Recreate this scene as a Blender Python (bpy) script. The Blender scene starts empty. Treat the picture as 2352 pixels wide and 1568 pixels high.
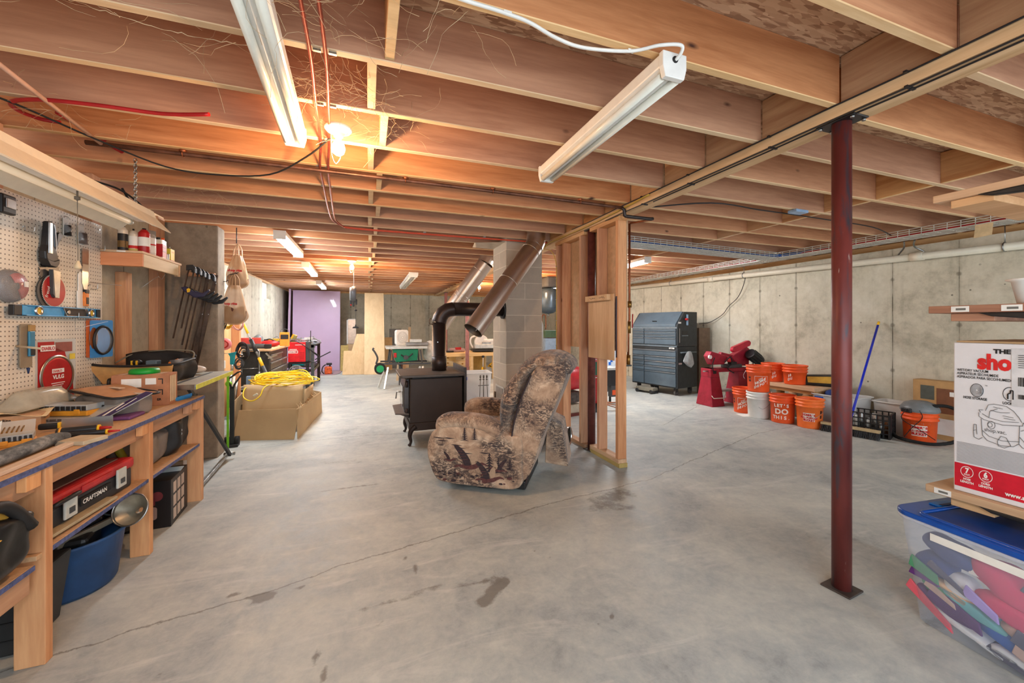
import bpy, bmesh, math, random
from mathutils import Vector, Matrix, noise as mnoise
random.seed(7)
C = bpy.context.scene.collection
S = bpy.context.scene
PI = math.pi
# ---------------- camera, world, exposure
cam = bpy.data.objects.new('camera', bpy.data.cameras.new('camera')); C.objects.link(cam)
cam.data.sensor_width = 36; cam.data.lens = 14.0
cam.data.shift_y = -36/2352
cam.data.clip_start = .02
cam.location = (0, 0, 1.29); cam.rotation_euler = (PI/2, 0, -math.radians(19.84))
S.camera = cam
w = bpy.data.worlds.new('world'); S.world = w; w.use_nodes = True
w.node_tree.nodes['Background'].inputs[0].default_value = (.80, .91, 1.0, 1)
w.node_tree.nodes['Background'].inputs[1].default_value = 1.5
vs = S.view_settings
vs.view_transform = 'Standard'; vs.look = 'None'; vs.gamma = 1; vs.use_curve_mapping = False; vs.exposure = 1.3

# ---------------- helpers
def lin(c):
    return tuple((x/255/12.92 if x <= 10 else ((x/255+.055)/1.055)**2.4) for x in c[:3]) + (1,)
MATS = {}
class NT:
    def __init__(s, name):
        s.m = bpy.data.materials.new(name); s.m.use_nodes = True
        s.t = s.m.node_tree; s.b = s.t.nodes['Principled BSDF']; s.o = s.t.nodes['Material Output']
    def n(s, typ, **k):
        x = s.t.nodes.new('ShaderNode'+typ)
        for a, v in k.items():
            if a.startswith('i_'):
                key = a[2:]; key = int(key) if key.isdigit() else key
                x.inputs[key].default_value = v
            else: setattr(x, a, v)
        return x
    def l(s, a, b): s.t.links.new(a, b)
    def math(s, op, a, b=None, c=None):
        x = s.t.nodes.new('ShaderNodeMath'); x.operation = op
        for i, q in enumerate((a, b, c)):
            if q is None: continue
            if isinstance(q, (int, float)): x.inputs[i].default_value = q
            else: s.l(q, x.inputs[i])
        return x.outputs[0]
    def mix(s, f, a, b, mode='MIX'):
        x = s.t.nodes.new('ShaderNodeMix'); x.data_type = 'RGBA'; x.blend_type = mode
        for i, q in ((0, f), (6, a), (7, b)):
            if isinstance(q, (int, float, tuple)): x.inputs[i].default_value = q
            else: s.l(q, x.inputs[i])
        return x.outputs[2]
    def ramp(s, f, stops):
        x = s.t.nodes.new('ShaderNodeValToRGB'); s.l(f, x.inputs[0])
        e = x.color_ramp.elements
        while len(e) < len(stops): e.new(.5)
        for q, (p, c) in zip(e, stops): q.position = p; q.color = c if len(c) == 4 else lin(c)
        return x.outputs[0]
    def coord(s, scale=(1, 1, 1), rnd=False, kind='Object'):
        tc = s.n('TexCoord'); mp = s.n('Mapping'); mp.inputs['Scale'].default_value = scale
        s.l(tc.outputs[kind], mp.inputs[0])
        if rnd:
            oi = s.n('ObjectInfo'); cb = s.n('CombineXYZ')
            for i in range(3): s.l(s.math('MULTIPLY', oi.outputs['Random'], 37.0+11*i), cb.inputs[i])
            s.l(cb.outputs[0], mp.inputs['Location'])
        return mp.outputs[0]
    def noise(s, vec, scale=5, detail=4, rough=.5, dist=0):
        x = s.n('TexNoise'); x.inputs['Scale'].default_value = scale; x.inputs['Detail'].default_value = detail
        x.inputs['Roughness'].default_value = rough; x.inputs['Distortion'].default_value = dist
        s.l(vec, x.inputs['Vector']); return x.outputs[0]
    def bump(s, h, strength=.3, dist=.01):
        x = s.n('Bump'); x.inputs['Strength'].default_value = strength; x.inputs['Distance'].default_value = dist
        s.l(h, x.inputs['Height']); s.l(x.outputs[0], s.b.inputs['Normal'])
    def base(s, c): s.l(c, s.b.inputs['Base Color'])

def P(name, col, rough=.5, metal=0, var=.12, scale=14, bump=0, bs=60, emit=0, trans=0, alpha=1, coat=0, ior=1.45):
    """plain procedural paint, plastic, metal or cloth with a little wear"""
    if name in MATS: return MATS[name]
    m = NT(name); c = lin(col); b = m.b
    v = m.coord(rnd=True)
    n1 = m.noise(v, scale, 5, .6)
    dk = tuple(x*(1-var*1.6) for x in c[:3])+(1,); lt = tuple(min(1, x*(1+var)) for x in c[:3])+(1,)
    m.base(m.ramp(n1, [(.3, dk), (.7, lt)]))
    b.inputs['Roughness'].default_value = rough; b.inputs['Metallic'].default_value = metal
    b.inputs['Coat Weight'].default_value = coat; b.inputs['IOR'].default_value = ior
    if trans: b.inputs['Transmission Weight'].default_value = trans
    if alpha < 1: b.inputs['Alpha'].default_value = alpha
    if emit:
        b.inputs['Emission Color'].default_value = c; b.inputs['Emission Strength'].default_value = emit
    if bump: m.bump(m.noise(v, bs, 3), bump, .004)
    MATS[name] = m.m; return m.m

def WOOD(name, c1, c2, axis='X', rough=.7, knots=1, grain=1, rv=.18):
    if name in MATS: return MATS[name]
    m = NT(name)
    st = {'X': (.09, 1, 1), 'Y': (1, .09, 1), 'Z': (1, 1, .09)}[axis]
    v = m.coord(st, rnd=True)
    g1 = m.noise(v, 9*grain, 6, .62, .6); g2 = m.noise(v, 55*grain, 4, .6)
    f = m.math('ADD', m.math('MULTIPLY', g1, .75), m.math('MULTIPLY', g2, .3))
    c = m.ramp(f, [(.38, c1), (.66, c2)])
    oi = m.n('ObjectInfo')
    hv = m.n('HueSaturation'); m.l(c, hv.inputs['Color'])
    m.l(m.math('ADD', m.math('MULTIPLY', oi.outputs['Random'], rv*2), 1-rv), hv.inputs['Value'])
    m.l(m.math('ADD', m.math('MULTIPLY', oi.outputs['Random'], .2), .9), hv.inputs['Saturation'])
    c = hv.outputs[0]
    if knots:
        st2 = {'X': (.45, 0, 1), 'Y': (0, .45, 1), 'Z': (1, 0, .45)}[axis]
        v2 = m.coord(st2, rnd=True)
        vo = m.n('TexVoronoi'); vo.inputs['Scale'].default_value = 4.4; m.l(v2, vo.inputs['Vector'])
        gt = m.n('SeparateXYZ'); m.l(vo.outputs['Color'], gt.inputs[0]); dd = m.math('ADD', m.math('ADD', vo.outputs['Distance'], m.math('MULTIPLY', m.noise(v2, 30, 2), .05)), m.math('MULTIPLY', m.math('GREATER_THAN', gt.outputs[0], .55), 1.0))
        k = m.ramp(dd, [(.045, (0, 0, 0, 1)), (.10, (1, 1, 1, 1))])
        c = m.mix(k, lin((74, 40, 26)), c)
        v3 = m.coord(tuple(x*.35 for x in st), rnd=True)
        st3 = m.ramp(m.noise(v3, 9, 3, .5), [(.68, (0, 0, 0, 1)), (.8, (1, 1, 1, 1))])
        c = m.mix(m.math('MULTIPLY', st3, .4), c, lin((112, 84, 62)))
    m.base(c); m.b.inputs['Roughness'].default_value = rough
    m.bump(g2, .12, .003)
    MATS[name] = m.m; return m.m

class M:
    """collects shapes into one mesh"""
    def __init__(s): s.v = []; s.f = []; s.mi = []; s.sm = []
    def add(s, vs, fs, mi=0, sm=False):
        o = len(s.v); s.v += [tuple(p) for p in vs]
        for q in fs: s.f.append([o+i for i in q]); s.mi.append(mi); s.sm.append(sm)
        return s
    def box(s, x0, x1, y0, y1, z0, z1, mi=0):
        return s.add([(x, y, z) for x in (x0, x1) for y in (y0, y1) for z in (z0, z1)],
            [(0, 1, 3, 2), (4, 6, 7, 5), (0, 4, 5, 1), (2, 3, 7, 6), (0, 2, 6, 4), (1, 5, 7, 3)], mi)
    def cb(s, c, d, mi=0, R=None):
        """box by centre and size, optionally turned by matrix / euler"""
        if R is None: R = Matrix.Identity(3)
        elif isinstance(R, tuple): R = rot(*R)
        c = Vector(c)
        return s.add([c+R@Vector((x*d[0]/2, y*d[1]/2, z*d[2]/2)) for x in (-1, 1) for y in (-1, 1) for z in (-1, 1)],
            [(0, 1, 3, 2), (4, 6, 7, 5), (0, 4, 5, 1), (2, 3, 7, 6), (0, 2, 6, 4), (1, 5, 7, 3)], mi)
    def bar(s, a, b, wd, ht=None, mi=0, up=(0, 0, 1)):
        """rectangular bar from a to b"""
        ht = ht or wd; a = Vector(a); b = Vector(b); d = (b-a); L = d.length; d.normalize(); up = Vector(up)
        if abs(d.dot(up)) > .99: up = Vector((1, 0, 0))
        x = d.cross(up).normalized(); z = x.cross(d).normalized()
        R = Matrix((x, d, z)).transposed()
        return s.cb((a+b)/2, (wd, L, ht), mi, R)
    def cyl(s, a, b, r, r2=None, n=16, mi=0, caps=True, sm=True):
        a = Vector(a); b = Vector(b); r2 = r if r2 is None else r2
        return s.rings([(a, r), (b, r2)], n, mi, caps, sm, axis=(b-a))
    def rings(s, cr, n=16, mi=0, caps=True, sm=True, axis=None):
        d = Vector(axis).normalized(); t = Vector((0, 0, 1)) if abs(d.z) < .9 else Vector((1, 0, 0))
        x = d.cross(t).normalized(); y = d.cross(x)
        vs = []; k = len(cr)
        for c, r in cr:
            c = Vector(c)
            vs += [c+(x*math.cos(2*PI*i/n)+y*math.sin(2*PI*i/n))*r for i in range(n)]
        fs = [(j*n+i, j*n+(i+1) % n, (j+1)*n+(i+1) % n, (j+1)*n+i) for j in range(k-1) for i in range(n)]
        s.add(vs, fs, mi, sm)
        if caps:
            o = len(s.v)-k*n
            s.f.append([o+i for i in range(n)][::-1]); s.mi.append(mi); s.sm.append(False)
            s.f.append([o+(k-1)*n+i for i in range(n)]); s.mi.append(mi); s.sm.append(False)
        return s
    def tube(s, pts, r, n=8, mi=0, closed=False, rr=None, caps=True, smooth=0):
        pts = [Vector(p) for p in pts]
        if smooth: pts = spline(pts, smooth, closed)
        N = len(pts); vs = []; last = None
        for i, p in enumerate(pts):
            if closed: t = pts[(i+1) % N]-pts[i-1]
            else: t = pts[min(i+1, N-1)]-pts[max(i-1, 0)]
            if t.length < 1e-9: t = Vector((0, 0, 1))
            t.normalize()
            if last is None:
                u = Vector((0, 0, 1)) if abs(t.z) < .9 else Vector((1, 0, 0)); x = t.cross(u).normalized()
            else:
                x = last-t*last.dot(t)
                x = x.normalized() if x.length > 1e-6 else last
            last = x; y = t.cross(x); q = rr(i/(N-1)) if rr else r
            vs += [p+(x*math.cos(2*PI*k/n)+y*math.sin(2*PI*k/n))*q for k in range(n)]
        m = N if closed else N-1
        fs = [(j*n+i, j*n+(i+1) % n, ((j+1) % N)*n+(i+1) % n, ((j+1) % N)*n+i) for j in range(m) for i in range(n)]
        s.add(vs, fs, mi, True)
        if not closed and caps:
            o = len(s.v)-N*n
            s.f.append([o+i for i in range(n)][::-1]); s.mi.append(mi); s.sm.append(False)
            s.f.append([o+(N-1)*n+i for i in range(n)]); s.mi.append(mi); s.sm.append(False)
        return s
    def lathe(s, prof, c=(0, 0, 0), n=24, mi=0, R=None, sm=True, sx=1, sy=1, a0=0, a1=2*PI):
        R = R if R is not None else Matrix.Identity(3)
        if isinstance(R, tuple): R = rot(*R)
        c = Vector(c); vs = []; full = abs(a1-a0-2*PI) < 1e-6; k = n if full else n+1
        for r, z in prof:
            vs += [c+R@Vector((r*sx*math.cos(a0+(a1-a0)*i/n), r*sy*math.sin(a0+(a1-a0)*i/n), z)) for i in range(k)]
        fs = []
        for j in range(len(prof)-1):
            for i in range(n):
                i2 = (i+1) % k
                fs.append((j*k+i, j*k+i2, (j+1)*k+i2, (j+1)*k+i))
        return s.add(vs, fs, mi, sm)
    def prism(s, poly, o, U, V, W, mi=0, sm=False):
        """polygon (u,v) in the plane o+uU+vV, extruded by vector W"""
        o = Vector(o); U = Vector(U); V = Vector(V); W = Vector(W); n = len(poly)
        a = [o+U*p[0]+V*p[1] for p in poly]; vs = a+[p+W for p in a]
        s.add(vs, [tuple(range(n))[::-1], tuple(range(n, 2*n))], mi)
        o_ = len(s.v)-2*n
        for i in range(n):
            j = (i+1) % n; s.f.append([o_+i, o_+j, o_+n+j, o_+n+i]); s.mi.append(mi); s.sm.append(sm)
        return s
    def grid(s, fn, nu, nv, mi=0, sm=True, cu=False, cv=False):
        vs = [fn(i/(nu if cu else nu-1), j/(nv if cv else nv-1)) for i in range(nu) for j in range(nv)]
        fs = []
        for i in range(nu if cu else nu-1):
            for j in range(nv if cv else nv-1):
                a = i*nv+j; b = ((i+1) % nu)*nv+j; c = ((i+1) % nu)*nv+(j+1) % nv; d = i*nv+(j+1) % nv
                fs.append((a, b, c, d))
        return s.add(vs, fs, mi, sm)
    def sphere(s, c, r, n=16, mi=0, R=None):
        rx, ry, rz = (r, r, r) if isinstance(r, (int, float)) else r
        prof = [(math.sin(PI*j/(n//2)), -math.cos(PI*j/(n//2))) for j in range(n//2+1)]
        R = R if R is not None else Matrix.Identity(3)
        if isinstance(R, tuple): R = rot(*R)
        c = Vector(c); vs = []
        for q, z in prof: vs += [c+R@Vector((rx*q*math.cos(2*PI*i/n), ry*q*math.sin(2*PI*i/n), rz*z)) for i in range(n)]
        fs = [(j*n+i, j*n+(i+1) % n, (j+1)*n+(i+1) % n, (j+1)*n+i) for j in range(n//2) for i in range(n)]
        return s.add(vs, fs, mi, True)
    def text(s, body, o, U, V, size=.1, mi=0, align='LEFT', depth=.0008, bold=0, sx=1):
        """flat lettering standing at o, running along U, up along V"""
        cu = bpy.data.curves.new('t', 'FONT'); cu.body = body; cu.size = size; cu.align_x = align
        cu.offset = bold*size; cu.extrude = 0; cu.resolution_u = 3
        ob = bpy.data.objects.new('t', cu); C.objects.link(ob)
        dg = bpy.context.evaluated_depsgraph_get(); me = bpy.data.meshes.new_from_object(ob.evaluated_get(dg))
        U = Vector(U).normalized(); V = Vector(V).normalized(); N = U.cross(V); o = Vector(o)+N*depth
        s.add([o+U*p.co.x*sx+V*p.co.y for p in me.vertices], [list(p.vertices) for p in me.polygons], mi)
        bpy.data.objects.remove(ob); bpy.data.meshes.remove(me); bpy.data.curves.remove(cu)
        return s
    def xf(s, Mx, i0=0):
        for i in range(i0, len(s.v)): s.v[i] = tuple(Mx@Vector(s.v[i]))
        return s
    def build(s, name, mats, parent=None, bevel=0, seg=2, world=False, label=None, cat=None, group=None, kind=None, solid=0, subs=0, loc=None, rz=0, orient=True, angle=35):
        me = bpy.data.meshes.new(name)
        if not isinstance(mats, (list, tuple)): mats = [mats]
        vs = [Vector(p) for p in s.v]
        if parent is not None and world:
            p = parent; Mx = Matrix.Identity(4)
            while p is not None: Mx = p.matrix_basis @ Mx; p = p.parent
            Mi = Mx.inverted(); vs = [Mi@q for q in vs]
        off = None
        if parent is None and loc is None and kind != 'structure':
            lo = [min(q[i] for q in vs) for i in range(3)]; hi = [max(q[i] for q in vs) for i in range(3)]
            off = Vector(((lo[0]+hi[0])/2, (lo[1]+hi[1])/2, lo[2])); vs = [q-off for q in vs]
        me.from_pydata([tuple(q) for q in vs], [], s.f)
        for m in mats: me.materials.append(m)
        me.polygons.foreach_set('material_index', s.mi); me.polygons.foreach_set('use_smooth', s.sm)
        if orient:
            bm = bmesh.new(); bm.from_mesh(me); bmesh.ops.recalc_face_normals(bm, faces=bm.faces); bm.to_mesh(me); bm.free()
        me.update()
        o = bpy.data.objects.new(name, me); C.objects.link(o)
        if off: o.location = off
        if loc is not None: o.location = loc; o.rotation_euler = (0, 0, rz)
        if parent is not None: o.parent = parent
        if bevel:
            b = o.modifiers.new('b', 'BEVEL'); b.width = bevel; b.segments = seg; b.limit_method = 'ANGLE'; b.angle_limit = math.radians(angle)
            b.harden_normals = False
        if solid: b = o.modifiers.new('s', 'SOLIDIFY'); b.thickness = solid; b.offset = 0
        if subs: b = o.modifiers.new('u', 'SUBSURF'); b.levels = subs; b.render_levels = subs
        tag(o, label, cat, group, kind)
        return o
def tag(o, label=None, cat=None, group=None, kind=None):
    if label: o['label'] = label
    if cat: o['category'] = cat
    if group: o['group'] = group
    if kind: o['kind'] = kind
    return o
def T(name, label, cat, loc=(0, 0, 0), rz=0, group=None):
    o = bpy.data.objects.new(name, None); C.objects.link(o); o.location = loc; o.rotation_euler = (0, 0, rz)
    o.empty_display_size = .05
    return tag(o, label, cat, group)
def rot(x, y=0, z=0): return (Matrix.Rotation(z, 3, 'Z')@Matrix.Rotation(y, 3, 'Y')@Matrix.Rotation(x, 3, 'X'))
def MX(loc, R=(0, 0, 0)): return Matrix.Translation(loc)@rot(*R).to_4x4()
def spline(pts, k=6, closed=False):
    out = []; N = len(pts); g = (lambda i: pts[i % N]) if closed else (lambda i: pts[max(0, min(N-1, i))])
    for i in range(N if closed else N-1):
        a, b, c, d = g(i-1), g(i), g(i+1), g(i+2)
        for j in range(k):
            t = j/k; out.append(.5*((2*b)+(c-a)*t+(2*a-5*b+4*c-d)*t*t+(3*b-a-3*c+d)*t**3))
    if not closed: out.append(pts[-1])
    return out
def copy_tree(o, parent=None, loc=None, rz=None, label=None, group=None):
    c = o.copy(); C.objects.link(c); c.parent = parent
    if loc is not None: c.location = loc
    if rz is not None: c.rotation_euler = (0, 0, rz)
    if label: c['label'] = label
    if group: c['group'] = group
    for ch in [x for x in bpy.data.objects if x.parent == o]: copy_tree(ch, c)
    return c
def rrect(x0, x1, y0, y1, r, n=5):
    out = []
    for cx, cy, a in ((x1-r, y1-r, 0), (x0+r, y1-r, PI/2), (x0+r, y0+r, PI), (x1-r, y0+r, 1.5*PI)):
        out += [(cx+r*math.cos(a+PI/2*i/n), cy+r*math.sin(a+PI/2*i/n)) for i in range(n+1)]
    return out
def circ(cx, cy, r, n=24, a0=0, a1=2*PI): return [(cx+r*math.cos(a0+(a1-a0)*i/n), cy+r*math.sin(a0+(a1-a0)*i/n)) for i in range(n)]
X_, Y_, Z_ = Vector((1, 0, 0)), Vector((0, 1, 0)), Vector((0, 0, 1))
# palette shared by many things
BLACK = P('black_plastic', (34, 33, 34), .45, var=.2)
BRUB = P('black_rubber', (28, 27, 27), .8, bump=.2)
DGREY = P('dark_grey_plastic', (66, 68, 70), .5)
STEEL = P('bright_steel', (190, 190, 188), .3, 1, scale=8)
GALV = P('galvanised_steel', (170, 172, 170), .38, 1, var=.25, scale=9)
WHITE = P('white_enamel', (232, 230, 224), .4, var=.05)
RED = P('red_paint', (176, 30, 32), .4)
YEL = P('tool_yellow', (236, 184, 30), .45)
ORANGE = P('orange_plastic', (240, 92, 38), .42, var=.06)
BLUE = P('blue_plastic', (24, 92, 190), .4)
PAPER = P('white_paper', (235, 233, 226), .8, var=.04)
CARD = P('cardboard', (178, 146, 106), .85, var=.08, scale=5, bump=.1)
INK = P('black_ink', (30, 28, 28), .7)
REDINK = P('red_ink', (200, 36, 36), .6)
COPPER = P('copper_pipe', (158, 92, 60), .42, .85, var=.3)
# ---------------- setting: floor, walls, ceiling
XR, XL, XLN, YB, YF = 6.3, -2.25, -1.87, 13.56, -1.6
ZC, ZJ = 2.59, 2.35
def concrete_floor():
    m = NT('smooth_concrete'); v = m.coord()
    n1 = m.noise(v, 1.1, 8, .68, .6); n2 = m.noise(v, 6, 8, .72, .4); n3 = m.noise(v, 90, 3, .6)
    n5 = m.noise(v, 28, 6, .75, .4)
    f = m.math('ADD', m.math('ADD', m.math('MULTIPLY', n1, .5), m.math('MULTIPLY', n2, .32)), m.math('MULTIPLY', n5, .18))
    c = m.ramp(f, [(.33, (122, 127, 127)), (.45, (164, 169, 167)), (.55, (186, 189, 182)), (.68, (210, 209, 198))])
    # trowel marks
    vt = m.coord((.5, 2.4, 1)); tr = m.ramp(m.noise(vt, 2.2, 7, .7, 1.2), [(.55, (0, 0, 0, 1)), (.72, (1, 1, 1, 1))])
    c = m.mix(m.math('MULTIPLY', tr, .5), c, lin((222, 220, 212)))
    # small dark specks and crumbs of dirt
    vo = m.n('TexVoronoi'); vo.inputs['Scale'].default_value = 7; m.l(m.coord((1, 1.6, 1)), vo.inputs['Vector'])
    gate = m.ramp(m.noise(v, 1.6, 3), [(.5, (0, 0, 0, 1)), (.62, (1, 1, 1, 1))])
    sp = m.ramp(m.math('ADD', vo.outputs['Distance'], m.math('MULTIPLY', m.noise(v, 60, 2), .07)), [(.055, (1, 1, 1, 1)), (.085, (0, 0, 0, 1))])
    c = m.mix(m.math('MULTIPLY', sp, m.math('MULTIPLY', gate, .75)), c, lin((98, 88, 76)))
    # stains carried by a per-vertex attribute
    at = m.n('Attribute'); at.attribute_name = 'stain'
    sn = m.math('ADD', at.outputs['Fac'], m.math('MULTIPLY', m.math('SUBTRACT', m.noise(v, 14, 6, .7), .5), .9))
    st = m.ramp(sn, [(.42, (0, 0, 0, 1)), (.62, (1, 1, 1, 1))])
    c = m.mix(m.math('MULTIPLY', st, .7), c, lin((98, 90, 80)))
    a2 = m.n('Attribute'); a2.attribute_name = 'crack'
    wob = m.math('MULTIPLY', m.math('SUBTRACT', m.noise(v, 5, 6, .75), .5), .09)
    ck = m.math('ABSOLUTE', m.math('ADD', a2.outputs['Fac'], wob))
    ck = m.ramp(ck, [(.0022, (1, 1, 1, 1)), (.0055, (0, 0, 0, 1))])
    c = m.mix(m.math('MULTIPLY', ck, .75), c, lin((92, 84, 74)))
    m.base(c)
    r = m.math('ADD', m.math('MULTIPLY', n2, .4), .36); m.l(r, m.b.inputs['Roughness'])
    m.bump(m.math('ADD', n3, m.math('MULTIPLY', n2, 2)), .08, .004)
    return m.m
def floor_mesh():
    nx, ny = 230, 330; x0, x1, y0, y1 = XL-.2, XR+.2, YF, YB+.2
    stains = [((.50,1.79),(.64,1.91),.045,.85),((.64,1.92),(.60,2.05),.03,.5),((.31,1.97),(.62,1.93),.03,.6),((-.03,1.93),(.31,1.97),.035,.55),((.62,1.95),(.56,2.4),.022,.42),((.56,2.4),(.60,2.9),.025,.42),((-.62,2.24),(-.40,2.18),.02,.9),((-.5,2.15),(-.3,2.2),.015,.8),((-.2,1.75),(-.15,1.6),.02,.7),((.2,2.3),(.25,2.1),.015,.7),((-.5,3.4),(.2,3.45),.03,.6),((1.5,2.45),(1.75,2.38),.08,.55),((1.45,1.7),(1.5,1.75),.02,.6),((1.0,1.5),(1.06,1.54),.015,.7),((.0,1.8),(.1,1.85),.02,.5),
        ((1.6,2.52),(1.85,2.6),.13,.62),((-.1,3.6),(.4,3.9),.16,.4),((-.5,4.2),(.1,4.0),.18,.42),
        ((-.5,3.1),(.2,3.0),.05,.35),((2.3,1.0),(2.45,.95),.05,.7),((5.0,5.1),(5.9,5.0),.12,.5),((-.7,7.5),(-.2,7.8),.3,.4),((-1,2.6),(-.5,2.55),.06,.35),
        ((.5,2.75),(1.0,2.5),.08,.3),((1.9,2.2),(2.2,2.9),.07,.3),((-.9,1.55),(-.4,1.6),.04,.5),((-.6,1.35),(-.3,1.3),.03,.5)]
    # one long crack across the near floor and a saw-cut-like one further right
    cr = [(-1.4, 2.0), (-1.11, 2.09), (-.67, 2.18), (-.42, 2.23), (-.15, 2.32), (.08, 2.37), (.4, 2.44), (1.2, 2.62), (2.2, 2.75), (3.2, 3.1), (4.4, 3.5), (6.3, 3.7)]
    cr2 = [(-2.5, 4.9), (0, 5.0), (2.5, 4.55), (3.6, 4.2), (6.5, 5.9)]
    def cf(x, c):
        for (a, b), (p, q) in zip(c, c[1:]):
            if x <= p: return b+(q-b)*(x-a)/(p-a)
        return c[-1][1]
    vs = []; sa = []; ca = []
    for i in range(nx+1):
        for j in range(ny+1):
            x = x0+(x1-x0)*i/nx; y = y0+(y1-y0)*(j/ny)**1.25; vs.append((x, y, 0))
            s = 0
            for (a, b), (p, q), r, k in stains:
                t = max(0, min(1, ((x-a)*(p-a)+(y-b)*(q-b))/((p-a)**2+(q-b)**2)))
                d = math.hypot(x-a-t*(p-a), y-b-t*(q-b)); s = max(s, k*max(0, 1-(d/r)**2*.55) if d < r*1.4 else 0)
            sa.append(s)
            d1 = (y-cf(x, cr))*.93; d2 = (y-cf(x, cr2))
            ca.append(d1 if abs(d1) < abs(d2) else d2)
    b = M(); b.add(vs, [(i*(ny+1)+j, (i+1)*(ny+1)+j, (i+1)*(ny+1)+j+1, i*(ny+1)+j+1) for i in range(nx) for j in range(ny)])
    b.add([(x0, y0, -.12), (x1, y0, -.12), (x1, y1, -.12), (x0, y1, -.12)], [(0, 3, 2, 1)])
    o = b.build('floor', concrete_floor(), kind='structure', orient=False)
    for nm, dat in (('stain', sa), ('crack', ca)):
        a = o.data.attributes.new(nm, 'FLOAT', 'POINT'); a.data.foreach_set('value', dat+[0.0 if nm == 'stain' else 9.0]*4)
floor_mesh()

def concrete_wall(name, axis, col=((160, 153, 134), (200, 193, 172), (218, 212, 194)), off=0, sp=.61):
    m = NT(name); v = m.coord()
    n1 = m.noise(v, 1.7, 7, .66, .4); n2 = m.noise(v, 11, 5, .7)
    f = m.math('ADD', m.math('MULTIPLY', n1, .65), m.math('MULTIPLY', n2, .35))
    c = m.ramp(f, [(.34, col[0]), (.5, col[1]), (.68, col[2])])
    sx = m.n('SeparateXYZ'); m.l(m.coord(), sx.inputs[0])
    a = sx.outputs[1] if axis == 'Y' else sx.outputs[0]; z = sx.outputs[2]
    q = m.math('SUBTRACT', m.math('FRACT', m.math('ADD', m.math('DIVIDE', a, sp), off)), .5)
    wob = m.math('MULTIPLY', m.math('SUBTRACT', m.noise(v, 7, 5, .7), .5), .012)
    dist = m.math('ABSOLUTE', m.math('ADD', q, wob))
    seam = m.ramp(dist, [(.004, (1, 1, 1, 1)), (.009, (0, 0, 0, 1))])
    soft = m.ramp(dist, [(.0, (1, 1, 1, 1)), (.05, (0, 0, 0, 1))])
    c = m.mix(m.math('MULTIPLY', soft, .3), c, lin((128, 120, 102)))
    brk = m.ramp(m.noise(v, 5, 4), [(.36, (.15, .15, .15, 1)), (.6, (1, 1, 1, 1))])
    c = m.mix(m.math('MULTIPLY', seam, brk), c, lin((84, 76, 62)))
    # form ties along each seam and air holes
    tz = m.math('SUBTRACT', m.math('FRACT', m.math('DIVIDE', m.math('ADD', z, .15), .58)), .5)
    tie = m.math('SQRT', m.math('ADD', m.math('POWER', m.math('MULTIPLY', q, sp), 2), m.math('POWER', m.math('MULTIPLY', tz, .58), 2)))
    tie = m.ramp(m.math('ADD', tie, m.math('MULTIPLY', n2, .03)), [(.03, (1, 1, 1, 1)), (.045, (0, 0, 0, 1))])
    c = m.mix(m.math('MULTIPLY', tie, .6), c, lin((96, 88, 74)))
    vo = m.n('TexVoronoi'); vo.inputs['Scale'].default_value = 5.5; m.l(v, vo.inputs['Vector'])
    hole = m.ramp(vo.outputs['Distance'], [(.05, (1, 1, 1, 1)), (.07, (0, 0, 0, 1))])
    gate = m.ramp(m.noise(v, 2.2, 2), [(.46, (0, 0, 0, 1)), (.55, (1, 1, 1, 1))])
    c = m.mix(m.math('MULTIPLY', hole, m.math('MULTIPLY', gate, .8)), c, lin((70, 64, 54)))
    strk = m.ramp(m.noise(m.coord((6, 6, .5)), 1.6, 5, .7), [(.55, (0, 0, 0, 1)), (.8, (1, 1, 1, 1))])
    c = m.mix(m.math('MULTIPLY', strk, .22), c, lin((120, 112, 96)))
    m.base(c); m.b.inputs['Roughness'].default_value = .85
    m.bump(m.math('SUBTRACT', n2, m.math('MULTIPLY', seam, 1.5)), .25, .006)
    return m.m
CW = concrete_wall('poured_concrete_right', 'Y', off=.36)
CW2 = concrete_wall('poured_concrete_left', 'Y', ((176, 170, 152), (212, 206, 188), (224, 219, 204)), off=.2, sp=.55)
CW3 = concrete_wall('poured_concrete_back', 'X', ((150, 147, 132), (180, 177, 160), (198, 195, 178)), off=.35)
CW4 = concrete_wall('old_concrete_stub', 'X', ((112, 96, 80), (146, 128, 108), (168, 150, 128)), off=.1, sp=3)
M().box(XR, XR+.2, YF, YB+.2, 0, 2.27).build('wall_right', CW, kind='structure')
M().box(XL-.2, XR+.2, YB, YB+.2, 0, 2.31).build('wall_back', CW3, kind='structure')
M().box(XLN-.2, XLN, YF, 4.64, 0, 2.27).build('wall_left_near', concrete_wall('poured_concrete_near', 'Y', ((150, 138, 116), (184, 170, 146), (204, 192, 168)), off=.55, sp=.46), kind='structure')
wy0, wy1, wz0, wz1 = 10.35, 11.15, 1.93, 2.31
b = M(); b.box(XL-.2, XL, 4.84, wy0, 0, 2.31).box(XL-.2, XL, wy1, YB, 0, 2.31).box(XL-.2, XL, wy0, wy1, 0, wz0)
b.build('wall_left_far', CW2, kind='structure')
b = M()
b.box(XL-.2, -1.385, 4.64, 4.84, 0, 2.27); b.build('wall_stub', [CW4], bevel=.012, kind='structure')
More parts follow.
